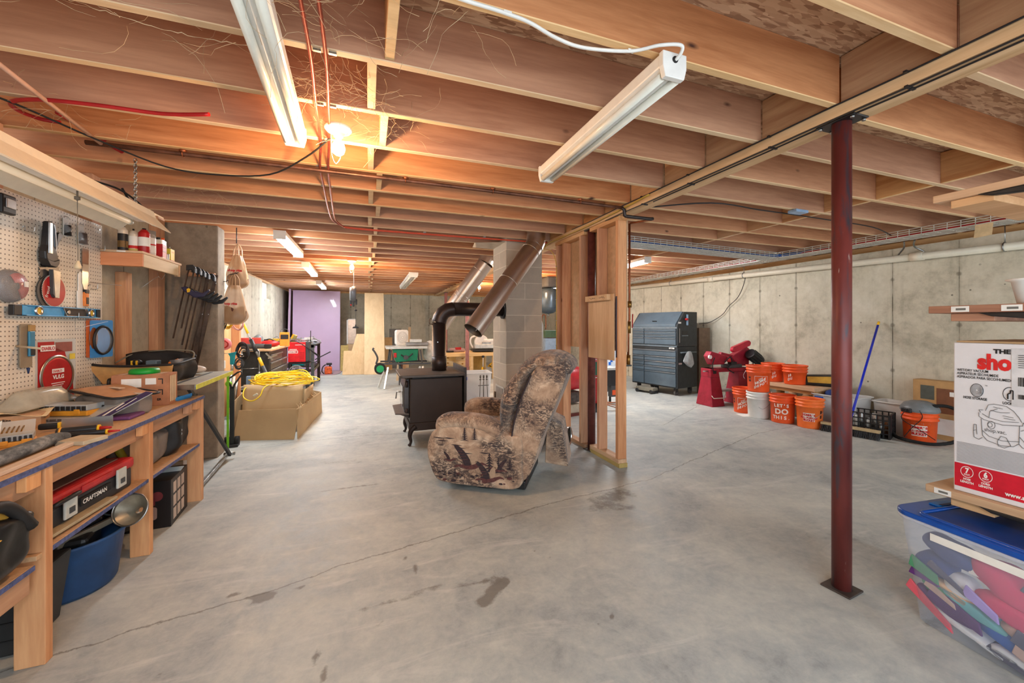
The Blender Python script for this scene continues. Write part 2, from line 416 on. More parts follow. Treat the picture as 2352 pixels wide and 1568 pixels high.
# basement window
wt = tag(bpy.data.objects.new('window_1', None), kind='structure'); C.objects.link(wt); wt.location = (XL-.1, (wy0+wy1)/2, wz0)
b = M(); yy = (wy1-wy0)/2; hh = wz1-wz0
b.box(-.05, .02, -yy, yy, 0, .035).box(-.05, .02, -yy, yy, hh-.03, hh).box(-.05, .02, -yy, -yy+.035, 0, hh).box(-.05, .02, yy-.035, yy, 0, hh)
b.build('window_frame', WHITE, wt, bevel=.004)
M().box(-.02, -.015, -yy+.03, yy-.03, .03, hh-.03).build('pane', P('frosted_glass', (244, 248, 250), .3, alpha=.3, var=.01), wt)

# osb subfloor seen between joists
def osb():
    m = NT('strand_board'); v = m.coord()
    w1 = m.noise(v, 3, 3); mp = m.n('Mapping'); 
    cols = []
    c = None
    for i, (rz, sc) in enumerate(((.5, 24), (1.1, 29), (2.0, 21))):
        mm = m.n('Mapping'); mm.inputs['Rotation'].default_value = (0, 0, rz); mm.inputs['Scale'].default_value = (1, 4.6, 1)
        m.l(m.coord(), mm.inputs[0])
        vo = m.n('TexVoronoi'); vo.inputs['Scale'].default_value = sc*.6; m.l(mm.outputs[0], vo.inputs['Vector'])
        sp = m.n('SeparateXYZ'); m.l(vo.outputs['Color'], sp.inputs[0])
        ci = m.ramp(sp.outputs[0], [(0, (150, 110, 82)), (.4, (190, 150, 118)), (1, (218, 184, 150))])
        c = ci if c is None else m.mix(m.ramp(sp.outputs[1], [(.5, (0, 0, 0, 1)), (.55, (1, 1, 1, 1))]), c, ci)
    oi = m.noise(v, 1, 2)
    m.base(c); m.b.inputs['Roughness'].default_value = .85; m.bump(m.noise(v, 40, 3), .3, .003)
    return m.m
M().box(XL-.2, XR+.2, YF, YB+.2, ZC, ZC+.02).build('ceiling', osb(), kind='structure')
# seam in the subfloor with glue drips
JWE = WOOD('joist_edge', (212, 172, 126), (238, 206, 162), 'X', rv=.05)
JW = WOOD('joist_pine', (170, 114, 80), (208, 152, 113), 'X', rv=.1)
JWY = WOOD('pine_along_y', (182, 130, 88), (222, 178, 130), 'Y', rv=.1)
BW = WOOD('beam_pine', (196, 152, 102), (228, 190, 142), 'Y', rv=.06)
STUDW = WOOD('stud_pine', (182, 122, 84), (218, 164, 120), 'Z', rv=.1)
PLYW = WOOD('plywood_face', (196, 150, 104), (222, 182, 136), 'Z', rv=.08, knots=0)
BX0, BX1, BZ = 2.11, 2.262, 2.29
Yj = [1.69+.406*k for k in range(-8, 30)]
jl = ['left half of the floor framing', 'right half of the floor framing']
ORD = 'first second third fourth fifth sixth seventh eighth ninth tenth eleventh twelfth thirteenth fourteenth fifteenth sixteenth seventeenth eighteenth nineteenth twentieth twenty-first twenty-second twenty-third twenty-fourth twenty-fifth twenty-sixth twenty-seventh twenty-eighth twenty-ninth thirtieth thirty-first thirty-second thirty-third thirty-fourth'.split()
def nth(y, y0, st=.406):
    k = math.floor((y-y0)/st); return (ORD[k]+' beyond ') if k >= 0 else (ORD[-k-1]+' on the near side of ')
def JB(x0, x1):
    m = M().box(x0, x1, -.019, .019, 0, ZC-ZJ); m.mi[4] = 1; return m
def joist_group(x0, x1, dy, name, label, group, ylist):
    src = None
    for y in ylist:
        if src is None:
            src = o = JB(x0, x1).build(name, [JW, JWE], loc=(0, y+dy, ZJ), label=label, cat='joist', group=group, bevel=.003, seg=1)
        else:
            o = src.copy(); C.objects.link(o); o.location = (0, y+dy, ZJ)
        o['label'] = label+', '+(nth(y, 2.31)+'the near bare bulb' if x0 < 0 else nth(y+dy, 1.29)+'the free red post')
    return src
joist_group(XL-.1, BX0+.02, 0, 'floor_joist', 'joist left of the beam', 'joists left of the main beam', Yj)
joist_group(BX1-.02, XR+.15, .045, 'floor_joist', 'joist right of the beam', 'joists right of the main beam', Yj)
def blocks(X, st, label, group, w=.038, ylist=Yj, dy=0):
    src = None
    for i, (a, b) in enumerate(zip(ylist, ylist[1:])):
        xx = X+(st if i % 2 else -st)+random.uniform(-.006, .006)
        if src is None:
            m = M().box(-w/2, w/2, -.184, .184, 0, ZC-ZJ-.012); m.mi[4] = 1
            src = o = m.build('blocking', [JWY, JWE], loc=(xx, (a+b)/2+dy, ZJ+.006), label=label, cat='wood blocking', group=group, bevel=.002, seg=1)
        else:
            o = src.copy(); C.objects.link(o); o.location = (xx, (a+b)/2+dy, ZJ+.006)
        o['label'] = label+', '+(nth((a+b)/2, 2.31)+'the near bare bulb' if X < 2 else nth((a+b)/2+dy, 1.29)+'the free red post')
blocks(.05, .03, 'short block between left joists', 'staggered blocking left of the beam')
blocks(4.05, .0, 'block between right joists', 'blocking line right of the beam', dy=.045)
blocks(BX0+.05, 0, 'block above the main beam', 'blocking above the main beam')
b = M(); 
b.box(BX0, BX1, YF, YB-.02, BZ, ZJ-.002)
b.build('main_beam', BW, label='long laminated pine beam carrying the joists on steel posts', cat='beam', bevel=.004)
# sill plates on the walls
M().box(XR+.08, XR+.16, YF, YB, 2.27, ZJ).build('trim_1', BW, kind='structure')
M().box(XLN-.16, XLN-.02, YF, 4.84, 2.27, ZJ).build('trim_2', BW, kind='structure')
M().box(XL-.16, XL-.02, 4.84, YB, 2.31, ZJ).build('trim_3', BW, kind='structure')
M().box(XL-.15, XR+.15, YB-.001, YB+.1, 2.312, ZC).build('trim_4', BW, kind='structure')
M().box(XL-.2, XL-.12, YF, YB, ZJ, ZC).build('trim_5', BW, kind='structure')
M().box(XR+.16, XR+.2, YF, YB, ZJ-.1, ZC).build('trim_6', BW, kind='structure')
# ---------------- lamps
def glow(name, col, k):
    if name in MATS: return MATS[name]
    m = NT(name); m.b.inputs['Base Color'].default_value = lin(col); m.b.inputs['Emission Color'].default_value = lin(col)
    m.b.inputs['Emission Strength'].default_value = k; MATS[name] = m.m; return m.m
TUBEOFF = P('unlit_tube_glass', (232, 228, 214), .25, var=.03)
def wrap_light(name, label, a, b, z, lit, w=.12):
    """slim ceiling wrap fixture between floor positions a and b"""
    a = Vector((*a, z)); b = Vector((*b, z)); L = (b-a).length; rz = math.atan2(-(b-a).x, (b-a).y)
    t = T(name, label, 'light', (a+b)/2, rz)
    h = L/2
    M().box(-w/2, w/2, -h, h, .0, .05).build('housing', WHITE, t, bevel=.006)
    prof = [(-w/2+.004, 0), (-w/2+.012, -.03), (-w*.2, -.043), (w*.2, -.043), (w/2-.012, -.03), (w/2-.004, 0)]
    M().prism(prof, (0, -h+.01, 0), X_, Z_, (0, 2*h-.02, 0)).build('diffuser', lit, t)
    for s in (-1, 1): M().box(-w/2-.002, w/2+.002, s*h-.008, s*h+.008, -.045, .052).build('end_cap', WHITE, t, bevel=.003)
    return t
LED = glow('lit_white_diffuser', (240, 248, 255), 42)
wrap_light('led_fixture', 'lit white tube light nearest the concrete stub wall, left bay', (-.92, 5.0), (-.92, 6.25), 2.29, LED)
wrap_light('led_fixture', 'lit white tube light in the middle of the left row', (-.97, 7.3), (-.99, 8.6), 2.29, LED)
wrap_light('led_fixture', 'lit white tube light farthest back above the purple boards', (-1.08, 10.2), (-1.1, 11.5), 2.29, LED)
wrap_light('led_fixture', 'lit long white light behind the wire cable tray', (4.0, 5.0), (4.05, 6.3), 2.29, glow('lit_right_diffuser', (246, 250, 255), 60))
def twin(label, a, b, z, w=.125):
    a = Vector((*a, z)); b = Vector((*b, z)); L = (b-a).length; rz = math.atan2(-(b-a).x, (b-a).y); h = L/2
    t = T('fluorescent_fixture', label, 'light', (a+b)/2, rz)
    b_ = M(); b_.box(-w*.42, w*.42, -h, h, .0, .055); b_.build('housing', WHITE, t, bevel=.008)
    M().prism([(-w*.42, 0), (0, -.028), (w*.42, 0)], (0, -h+.02, 0), X_, Z_, (0, 2*h-.04, 0)).build('reflector', WHITE, t)
    for s in (-1, 1): M().cyl((s*w*.27, -h+.02, -.026), (s*w*.27, h-.02, -.026), .0165, n=14).build('tube', TUBEOFF, t)
    for s in (-1, 1):
        e = M().prism([(-w*.45, .056), (w*.45, .056), (w*.45, 0), (w*.36, -.042), (-w*.36, -.042), (-w*.45, 0)], (0, s*h-.012, 0), X_, Z_, (0, .024, 0))
        e.build('end_cap', WHITE, t, bevel=.003)
    return t
twin('unlit twin tube fluorescent over the aisle, running out of the top of the picture', (-.33, 1.17), (-.37, 2.39), 2.29)
fB = twin('unlit white fluorescent fixed near the beam with white cable at its end', (1.11, 1.24), (1.115, 2.41), 2.285)
M().cyl((0, -.60, .028), (0, -.592, .028), .013, n=12).build('cable_hole', BLACK, fB)
twin('unlit twin tube fluorescent above the table saw', (.84, 8.05), (.85, 10.7), 2.29, .2)
# workbench light hung on chains: long open reflector
t = T('workbench_light', 'long pale shop light with angled reflector hung on chains above the workbench', 'light', (-1.40, 2.55, 1.98))
h = .78; pr = [(-.14, -.06), (-.06, .03), (-.045, .075), (.045, .075), (.06, .03), (.14, -.06), (.136, -.063), (.055, .022), (-.055, .022), (-.136, -.063)]
M().prism(pr, (0, -h, 0), X_, Z_, (0, 2*h, 0)).build('reflector', P('cream_enamel', (224, 212, 190), .45, var=.05), t)
M().box(-.04, .04, -h+.01, h-.01, .0, .026).build('channel', WHITE, t)
TUBEW = glow('lit_warm_tube', (255, 232, 200), .08)
for s in (-1, 1): M().cyl((s*.065, -h+.05, -.012), (s*.065, h-.05, -.012), .016, n=12).build('tube', TUBEW, t)
for s in (-1, 1):
  for q in (-1, 1): M().cyl((q*.065, s*(h-.03), -.012), (q*.065, s*(h-.055), -.012), .019, n=12).build('lamp_holder', P('aged_lamp_holder', (196, 190, 172), .5), t)
def chain(n, z0, dz, r=.0028, w=.008, mat=GALV):
    m = M()
    for i in range(n):
        z = z0+i*dz; pts = [Vector((w*math.cos(a) if i % 2 else 0, 0 if i % 2 else w*math.cos(a), z+dz*.72*math.sin(a))) for a in [2*PI*k/10 for k in range(10)]]
        m.tube(pts, r, 5, closed=True)
    return m
for s in (-1, 1):
    c = chain(16, .08, .019); c.xf(Matrix.Translation((0, s*(h-.12), 0))); c.build('hanging_chain', GALV, t)
ty = M(); ty.tube([(0, .12, 0), (0, .12, -.05)], .004, 6); ty.cyl((0, .12, -.03), (0, .12, -.045), .012, n=8)
ty.tube([(0, .12, -.04), (.002, .122, -.36)], .0015, 5); ty.build('pull_cord', P('cord_grey', (120, 110, 96), .7), t)
M().lathe([(0, -.4), (.012, -.398), (.013, -.385), (.005, -.36), (0, -.355)], (.002, .122, 0), 12).build('pull_knob', P('aged_ivory', (220, 200, 164), .5), t)
# bare bulbs in porcelain holders
def bulb(loc, label, power, r=.033, chain_len=.2, long=False):
    t = T('ceiling_bulb', label, 'light', loc)
    M().lathe([(.0, .0), (.066, .0), (.07, -.008), (.06, -.02), (.036, -.028), (.026, -.034), (.024, -.05), (0, -.05)], n=28).build('porcelain_base', WHITE, t)
    M().lathe([(0, -.05), (.0135, -.05), (.0145, -.065), (.03, -.09), (.0345, -.112), (.028, -.135), (.014, -.146), (0, -.148)], n=24).build('bulb_glass', glow('lit_bulb_glass', (255, 205, 135), 22), t)
    c = M(); L = chain_len
    c.tube([(-.034, -.02, -.02), (-.034, -.022, -.1), (-.03, -.02, -L*.8), (-.012, -.02, -L), (.01, -.02, -L*.85), (.012, -.02, -.14)], .0018, 5, smooth=5)
    c.build('pull_chain', WHITE, t)
    l = bpy.data.lights.new('bulb_light', 'POINT'); l.energy = power; l.color = (1, .62, .34); l.shadow_soft_size = .035
    o = bpy.data.objects.new('bulb_light', l); C.objects.link(o); o.parent = t; o.location = (0, 0, -.19)
    return t
bulb((-.15, 2.31, 2.345), 'lit bare bulb in a white porcelain holder over the near aisle', 17)
bulb((-.25, 6.95, 2.345), 'lit bare bulb in the far part of the left bay above the cord reel', 26)
bulb((3.1, 7.4, 2.345), 'lit bare bulb seen through the gap beside the block chimney', 22)
bulb((2.6, 9.6, 2.345), 'small lit bulb seen between the two metal ducts', 20)
# fill lights added out of view, behind the viewpoint and partition, to brighten the room
for x, y, l in ((.2, -1.0, 'unseen ceiling fill light added behind the viewpoint, above the aisle'), (3.6, -.9, 'unseen ceiling fill light added behind the viewpoint, right bay'), (4.6, 9.2, 'unseen ceiling fill light added behind the stud partition')):
    wrap_light('led_fixture', l, (x, y-.6), (x, y+.6), 2.28, glow('fill_diffuser', (240, 248, 255), 26))
# ---------------- left side: studs, pegboard, shelf
def stud(name, x0, x1, y0, y1, z0, z1, label, cat='stud', mat=None, group=None):
    return M().box(x0, x1, y0, y1, z0, z1).build(name, mat or STUDW, label=label, cat=cat, bevel=.003, seg=1, group=group)
stud('wall_stud', XLN+.001, -1.802, 3.585, 3.68, 0, ZJ-.002, 'pine stud at the right end of the pegboard, rising to the joists')
stud('wall_stud', XLN+.001, -1.802, 2.79, 2.875, 0, ZJ-.002, 'pine stud at the left edge of the picture above the pegboard')
stud('wall_stud', XLN+.001, -1.80, 3.99, 4.08, 0, 1.715, 'pine stud standing between pegboard and corner, under the can shelf')
stud('wall_stud', XLN+.001, -1.80, 4.50, 4.632, 0, ZJ-.06, 'wide pine stud in the corner beside the old concrete stub wall')
def pegmat():
    m = NT('pegboard_white'); s = m.n('SeparateXYZ'); m.l(m.coord(), s.inputs[0])
    def fr(o): return m.math('SUBTRACT', m.math('FRACT', m.math('DIVIDE', o, .0254)), .5)
    d = m.math('SQRT', m.math('ADD', m.math('POWER', fr(s.outputs[1]), 2), m.math('POWER', fr(s.outputs[2]), 2)))
    h = m.ramp(d, [(.13, (1, 1, 1, 1)), (.17, (0, 0, 0, 1))])
    bc = m.ramp(m.noise(m.coord(), 4, 5), [(.3, (214, 202, 184)), (.7, (232, 222, 206))])
    m.base(m.mix(m.math('MULTIPLY', h, .9), bc, lin((60, 44, 32)))); m.b.inputs['Roughness'].default_value = .5
    m.bump(m.math('SUBTRACT', 1.0, h), .5, .004); return m.m
PX = -1.794
t = T('pegboard', 'cream white pegboard full of small holes on the left wall', 'pegboard', (-1.80, 2.4, .79))
M().box(0, .006, -1.3, 1.28, 0, 1.215).build('panel', pegmat(), t)
for y, z in ((1.25, 1.18), (1.25, .6), (.42, 1.19), (1.25, .05)): M().cyl((.006, y, z), (.0085, y, z), .006, n=8).build('screw', STEEL, t)
def hook(y, z, L=.05, label='bare bent steel pegboard hook', dbl=True, up=.015):
    m = M()
    m.tube([(0, 0, 0), (.01, 0, .012), (.014, 0, -.012), (.02, .0, -.02), (L*.8, 0, -.02), (L, 0, -.012), (L, 0, up)], .0022, 6, smooth=4)
    return m.build('peg_hook', STEEL, loc=(PX, y, z), label=label, cat='hook')
hook(2.98, 1.83, .05, 'bare bent steel hook left of the stapler on the pegboard')
hook(3.62, 1.84, .045, 'bare hook near the top right corner of the pegboard')
hook(3.53, 1.56, .05, 'steel hook holding the pull saw')
hook(3.35, 1.36, .045, 'steel hook under the middle of the blue level')
# big chrome staple gun
t = T('staple_gun', 'chrome and black staple gun hanging on the pegboard', 'staple gun', (PX, 3.13, 1.66))
o, U, V, Wd = (.012, 0, 0), Y_, Z_, X_*.035
M().prism([(-.055, .02), (-.06, .06), (-.045, .1), (-.03, .24), (-.005, .245), (.005, .1), (.03, .07), (.045, .03), (.03, 0), (-.02, -.02)], o, U, V, Wd).build('body', BLACK, t, bevel=.008)
M().prism([(.0, .03), (.03, .05), (.04, .09), (.03, .2), (.022, .235), (.0, .24), (.0, .225), (.01, .2), (.02, .1), (.01, .07)], (.014, 0, 0), U, V, X_*.03).build('handle', P('gunmetal_grip', (96, 100, 106), .35, .6), t, bevel=.006)
M().prism([(.045, .09), (.06, .13), (.1, .185), (.065, .195), (.05, .18), (.042, .12), (.035, .03)], (.016, 0, 0), U, V, X_*.022).build('lever', BLACK, t, bevel=.004)
M().prism([(-.062, .02), (-.03, -.02), (.02, -.025), (.045, .0), (.05, .03), (.0, .012)], (.01, 0, 0), U, V, X_*.04).build('nose', BLACK, t, bevel=.005)
M().box(.044, .052, -.042, -.012, .05, .235).build('chrome_strip', STEEL, t, bevel=.004)
# black corner thing at frame edge
t = T('air_nailer_case', 'black and chrome tool cut off by the left picture edge, high on the pegboard', 'tool', (PX, 2.85, 1.87))
M().box(.01, .04, -.06, .03, 0, .1).build('body', BLACK, t, bevel=.008); M().box(.038, .045, -.04, .02, .03, .08).build('plate', STEEL, t, bevel=.003)
# hanging small packs
def smallpack(y, z, w, h, label, col, nm='blister_pack'):
    t = T(nm, label, 'package', (PX+.006, y, z)); M().tube([(-.005, 0, h+.012), (.012, 0, h+.008), (.02, 0, h-.002)], .002, 5).build('hook', STEEL, t)
    m = M(); m.cyl((.012, 0, 0), (.012, 0, h*.6), w*.4, w*.36, n=14).build('contents', P('pack_'+col[0], col[1], .3, .5), t)
    M().box(0, .003, -w/2, w/2, -.005, h).build('backing_card', PAPER, t, bevel=.001)
    M().sphere((.01, 0, h*.35), (.02, w*.48, h*.4), 14).build('clear_bubble', CLEAR, t)
CLEAR = P('clear_plastic', (236, 240, 242), .12, alpha=.22, var=.01)
CLEARD = P('cloudy_clear_plastic', (222, 224, 220), .25, alpha=.5, var=.02)
smallpack(3.30, 1.855, .045, .11, 'small black cylinder hanging right of the pull cord on the pegboard', ('blk', (40, 40, 40)), 'flashlight')
smallpack(3.44, 1.83, .06, .12, 'small clear pack of grey hardware hanging near the top of the pegboard', ('gry', (120, 110, 104)))
# circular saw blades
def blade_mesh(R, n, r0=.008, tooth=.006, th=.002):
    pts = []
    for i in range(n):
        a = 2*PI*i/n; pts += [(R*math.cos(a), R*math.sin(a)), ((R-tooth)*math.cos(a+.35*2*PI/n), (R-tooth)*math.sin(a+.35*2*PI/n)), ((R-tooth*.6)*math.cos(a+.8*2*PI/n), (R-tooth*.6)*math.sin(a+.8*2*PI/n))]
    return M().prism(pts, (0, 0, 0), Y_, Z_, X_*th)
t = T('circular_saw_disc', 'plain steel circular saw blade hanging behind the red one', 'saw blade', (PX+.006, 3.17, 1.605))
blade_mesh(.09, 24, tooth=.013).build('disc', P('blade_steel', (112, 112, 112), .38, 1, var=.3), t); M().cyl((.002, 0, 0), (.0035, 0, 0), .012, n=16).build('arbor_hole', BLACK, t)
t = T('circular_saw_disc', 'red coated circular saw blade with white teeth on the pegboard', 'saw blade', (PX+.014, 3.19, 1.50))
m = M(); i0 = 0; m.cyl((0, 0, 0), (.002, 0, 0), .093, n=60, sm=False); m.build('disc', RED, t)
blade_mesh(.1, 60, tooth=.008, th=.0016).build('teeth', P('carbide_white', (226, 220, 214), .35, .3), t)
M().text('freud', (.0025, -.055, -.045), Vector((0, .3, 1)), Vector((0, -1, .3)), .032, bold=.01).build('lettering', PAPER, t)
t = T('circular_saw_disc', 'black round blade behind the red saw blade', 'saw blade', (PX+.009, 3.165, 1.49)); M().cyl((0, 0, 0), (.002, 0, 0), .1, n=48, sm=False).build('disc', BLACK, t)
t = T('blade_wrench', 'bent grey steel plate hanging in front of the red saw blade', 'metal plate', (PX+.024, 3.19, 1.46))
M().prism([(-.02, .0), (.022, -.002), (.034, .16), (-.034, .165)], (0, 0, 0), Y_, Z_, X_*.004).build('plate', GALV, t, bevel=.001)
M().prism([(-.036, .02), (-.02, 0), (-.034, .165), (-.04, .165)], (-.01, 0, 0), Y_, Z_, X_*.018).build('folded_edge', DGREY, t)
# pull saw in white scabbard
t = T('pull_saw', 'straight pull saw with orange and black grip on the pegboard', 'saw', (PX+.012, 3.475, 1.42))
m = M(); m.prism([(-.012, .11), (.012, .11), (.03, .15), (.034, .385), (-.028, .385), (-.03, .15)], (0, 0, 0), Y_, Z_, X_*.0015); m.build('blade', STEEL, t)
m = M(); 
for i in range(34): m.prism([(-.03, .15+i*.0068), (-.037, .1535+i*.0068), (-.03, .1568+i*.0068)], (0, 0, 0), Y_, Z_, X_*.0015)
m.build('teeth', STEEL, t)
M().prism([(-.018, .0), (.02, 0), (.022, .05), (.018, .11), (-.014, .112), (-.02, .06)], (-.008, 0, 0), Y_, Z_, X_*.02).build('grip', P('grip_orange', (226, 128, 52), .5), t, bevel=.006)
M().box(.0122, .0145, -.012, .013, .015, .06).build('grip_pad', BLACK, t, bevel=.003); M().box(-.009, .013, -.016, .022, .085, .112).build('grip_collar', BLACK, t, bevel=.004)
M().text('ZYPAND', (.0022, .024, .24), -Z_, -Y_, .018).build('lettering', INK, t)
M().prism([(-.06, -.02), (.0, -.02), (-.01, .12), (-.005, .21), (-.03, .23), (-.05, .21), (-.05, .1), (-.06, .1)], (PX+.004, 3.465, 1.42), Y_, Z_, X_*.006).build('saw_scabbard', WHITE, bevel=.002, label='white plastic saw sheath hanging behind the pull saw', cat='sheath')
# blue torpedo / box level
t = T('spirit_level', 'light blue box beam spirit level with yellow vials on the pegboard', 'spirit level', (PX+.02, 3.24, 1.375), 0)
LB = P('level_blue', (56, 156, 214), .35)
L = .33; m = M(); m.box(0, .024, -L, L, .025, .03); m.box(0, .024, -L, L, -.03, -.025); m.box(.009, .015, -L+.02, -.0, -.026, .026); m.box(0.0, .024, -L, -L+.03, -.03, .03)
m.box(.009, .015, .22, L, -.026, .026); m.build('frame', LB, t, bevel=.001)
M().box(.0, .024, -L-.055, -L-.001, -.028, .028).build('end_cap', BLACK, t, bevel=.003); M().box(-.0, .0245, L-.03, L+.004, -.029, .029).build('end_cap', BLACK, t, bevel=.003)
for y in (-.21, .245):
    M().lathe([(.026, 0), (.026, .016), (.021, .017), (.02, .006)], (.009, y, 0), 20, R=(0, PI/2, 0)).build('vial_ring', STEEL, t)
    M().cyl((.01, y, 0), (.019, y, 0), .0195, n=20).build('vial', P('vial_yellow', (226, 186, 60), .2), t)
M().prism([(-.02, .027), (.2, .027), (.225, -.027), (.02, -.027)], (.006, 0, 0), Y_, Z_, X_*.004).build('dark_window', P('dark_window', (60, 52, 48), .4), t)
m = M()
for p in ([(-.02, .025), (.2, .025)], [(.012, -.024), (.215, -.024)], [(-.02, .025), (.012, -.024)], [(.2, .025), (.215, -.024)]): m.bar((.02, *p[0]), (.02, *p[1]), .005, .004)
m.cyl((.012, .03, 0), (.022, .03, 0), .012, n=12); m.build('window_trim', STEEL, t)
# blister with sanding belts
t = T('belt_card', 'blue card with a black sanding belt hanging at the pegboard corner', 'package', (PX+.035, 3.6, 1.07), -.25)
M().prism(rrect(-.085, .085, 0, .26, .012), (0, 0, 0), Y_, Z_, X_*.004).build('card', P('card_blue', (66, 142, 206), .45), t)
m = M(); m.tube([(.012, .068*math.cos(a), .12+.095*math.sin(a)) for a in [2*PI*k/32 for k in range(32)]], .009, 6, closed=True); m.build('belt', BLACK, t)
M().sphere((.003, 0, .12), (.03, .07, .098), 18).build('clear_bubble', CLEAR, t)
t = T('belt_card', 'orange card of a sanding belt behind the blue one', 'package', (PX+.012, 3.555, 1.075), -.1)
M().prism(rrect(-.06, .06, 0, .26, .008), (0, 0, 0), Y_, Z_, X_*.004).build('card', P('card_orange', (206, 98, 40), .5), t)
M().sphere((.005, 0, .13), (.014, .045, .1), 16).build('bubble', P('amber_bubble', (120, 60, 22), .3), t)
# brush in its plastic sleeve
t = T('paint_brush', 'paint brush in grey and blue plastic sleeve hanging on the pegboard', 'brush', (PX+.012, 2.985, 1.06))
M().prism(rrect(-.045, .035, 0, .24, .01), (0, 0, 0), Y_, Z_, X_*.006).build('sleeve', P('sleeve_grey', (168, 150, 124), .4, trans=.3), t)
M().box(.008, .02, -.004, .034, .06, .2).build('brush_head', P('brush_blue', (58, 128, 160), .4), t, bevel=.004)
M().box(.008, .021, -.002, .034, .2, .235).build('bristles', P('bristle_tan', (176, 138, 84), .8), t, bevel=.002)
M().box(.008, .021, 0, .034, .065, .105).build('ferrule_wrap', BLACK, t, bevel=.002)
M().cyl((.01, .0, -.002), (.01, .0, -.035), .008, .003, n=8).build('tip', P('dark_blue_tip', (30, 50, 90), .5), t)
M().cyl((PX, 2.94, 1.18), (PX+.16, 2.83, 1.17), .006, n=8).build('dowel_peg', P('pale_dowel', (196, 178, 150), .6), label='pale round rod sticking out in front of the paint brush', cat='rod')
# red blade package
t = T('saw_blade_package', 'red and clear package holding a red saw blade, lowest on the pegboard', 'package', (PX+.006, 3.22, .83), -.06)
M().prism(rrect(-.15, .15, 0, .38, .012), (0, 0, 0), Y_, Z_, X_*.004).build('clear_shell', CLEARD, t)
M().prism([(-.135, .01), (.135, .01), (.12, .14), (.06, .3), (-.02, .33), (-.02, .365), (-.135, .365)], (.0045, 0, 0), Y_, Z_, X_*.001).build('red_card', RED, t)
M().prism([(-.01, .3), (.12, .3), (.12, .36), (-.01, .36)], (.0045, 0, 0), Y_, Z_, X_*.001).build('brown_print', P('card_brownish', (150, 84, 74), .5), t)
m = M(); m.lathe([(0, .004), (.1, .004), (.122, .003), (.124, 0)], (.0065, .0, .155), 48, R=(0, PI/2, 0)); m.build('blade_disc', P('blade_red', (188, 40, 44), .3, .2), t)
M().lathe([(.112, .003), (.122, .006), (.128, .0)], (.0085, 0, .155), 48, R=(0, PI/2, 0)).build('blade_rim', STEEL, t)
M().box(.0105, .0112, -.125, -.02, .31, .345).build('logo_panel', PAPER, t); M().text('DIABLO', (.0115, -.12, .317), Y_, Z_, .027, bold=.03).build('logo_lettering', REDINK, t)
M().box(.0115, .0122, -.045, .045, .175, .2).build('disc_logo_panel', PAPER, t); M().text('DIABLO', (.0125, -.041, .18), Y_, Z_, .019, bold=.03).build('disc_lettering', REDINK, t)
m = M(); m.text('VL/LG', (.012, -.04, .14), Y_, Z_, .032, bold=.04); 
for k in range(4): m.box(.0112, .0118, -.05+.008*k, .05-.01*k, .112-.012*k, .116-.012*k)
m.build('disc_print', PAPER, t); M().box(.0104, .011, .09, .135, .25, .285).build('yellow_sticker', P('sticker_yellow', (222, 196, 70), .5), t)
# round tin shrink pack at left edge
t = T('disc_pack', 'round shrink wrapped pack of red and grey discs at the left picture edge', 'package', (PX+.005, 2.88, 1.50))
M().lathe([(0, .03), (.06, .032), (.082, .024), (.088, .0), (.0, 0)], (0, 0, 0), 32, R=(0, PI/2, 0)).build('tray', P('pack_dark', (74, 60, 60), .3), t)
M().lathe([(.02, .034), (.07, .034), (.07, .04), (.02, .04)], (0, 0, 0), 28, R=(0, PI/2, 0), a0=.4, a1=3.9).build('red_discs', RED, t)
M().lathe([(0, .05), (.06, .047), (.085, .03), (.09, .0)], (0, 0, 0), 32, R=(0, PI/2, 0)).build('clear_dome', CLEAR, t); M().box(.046, .048, .03, .055, .0, .03).build('label_sticker', PAPER, t)
# wire brackets
for y, z, l in ((3.5, 1.3, 'thin triangular wire bracket behind the orange card'), (3.60, 1.585, 'long thin wire arm with dark tip beside the pull saw')):
    m = M(); m.tube([(PX, y-.1, z+.03), (PX+.002, y-.1, z-.03), (PX+.12, y, z+.02), (PX+.01, y-.09, z+.03)] if z < 1.4 else [(PX, y-.1, z), (PX+.02, y-.07, z), (PX+.06, y, z-.003), (PX+.1, y+.1, z)], .0018, 5); m.build('wire_bracket', STEEL, label=l, cat='wire')
# ---------------- can shelf
t = T('wall_shelf', 'pine box shelf holding cans in the corner right of the pegboard', 'shelf', (-1.68, 3.97, 1.725))
ex = .125; L0, L1 = -.31, .33
m = M(); m.box(-ex, ex+.004, L0-.006, L1, .095, .112); m.build('top_board', WOOD('shelf_pale', (206, 160, 120), (230, 196, 152), 'Y'), t, bevel=.002)
M().box(-ex, ex, L0, L0+.019, 0, .094).build('end_board', WOOD('shelf_orange', (196, 124, 82), (216, 146, 102), 'X', knots=0), t, bevel=.002)
M().box(ex-.019, ex, L0+.02, L1-.05, 0, .094).build('front_board', WOOD('shelf_cream', (216, 182, 134), (236, 208, 164), 'Y', knots=0), t, bevel=.002)
M().box(-ex, ex-.02, L0+.12, L0+.14, .01, .094).build('bottom_brace', STUDW, t)
m = M(); [m.box(ex-.03+.006*k, ex-.02+.01*k, L1-.05+.012*k, L1-.042+.012*k, -.005, .094) for k in range(3)]; m.build('end_strips', JWY, t)
M().box(-.02, .03, L0-.008, L0-.006, .098, .108).build('paper_label', PAPER, t)
m = M(); m.tube([(.05, .1, 0), (.06, .09, -.03), (.03, .07, -.06), (-.02, .0, -.14)], .0015, 5); m.tube([(.06, .09, -.03), (.07, .12, -.05), (.1, .1, -.01)], .0015, 5); m.build('wire_hook', STEEL, t)
ZS = 1.838
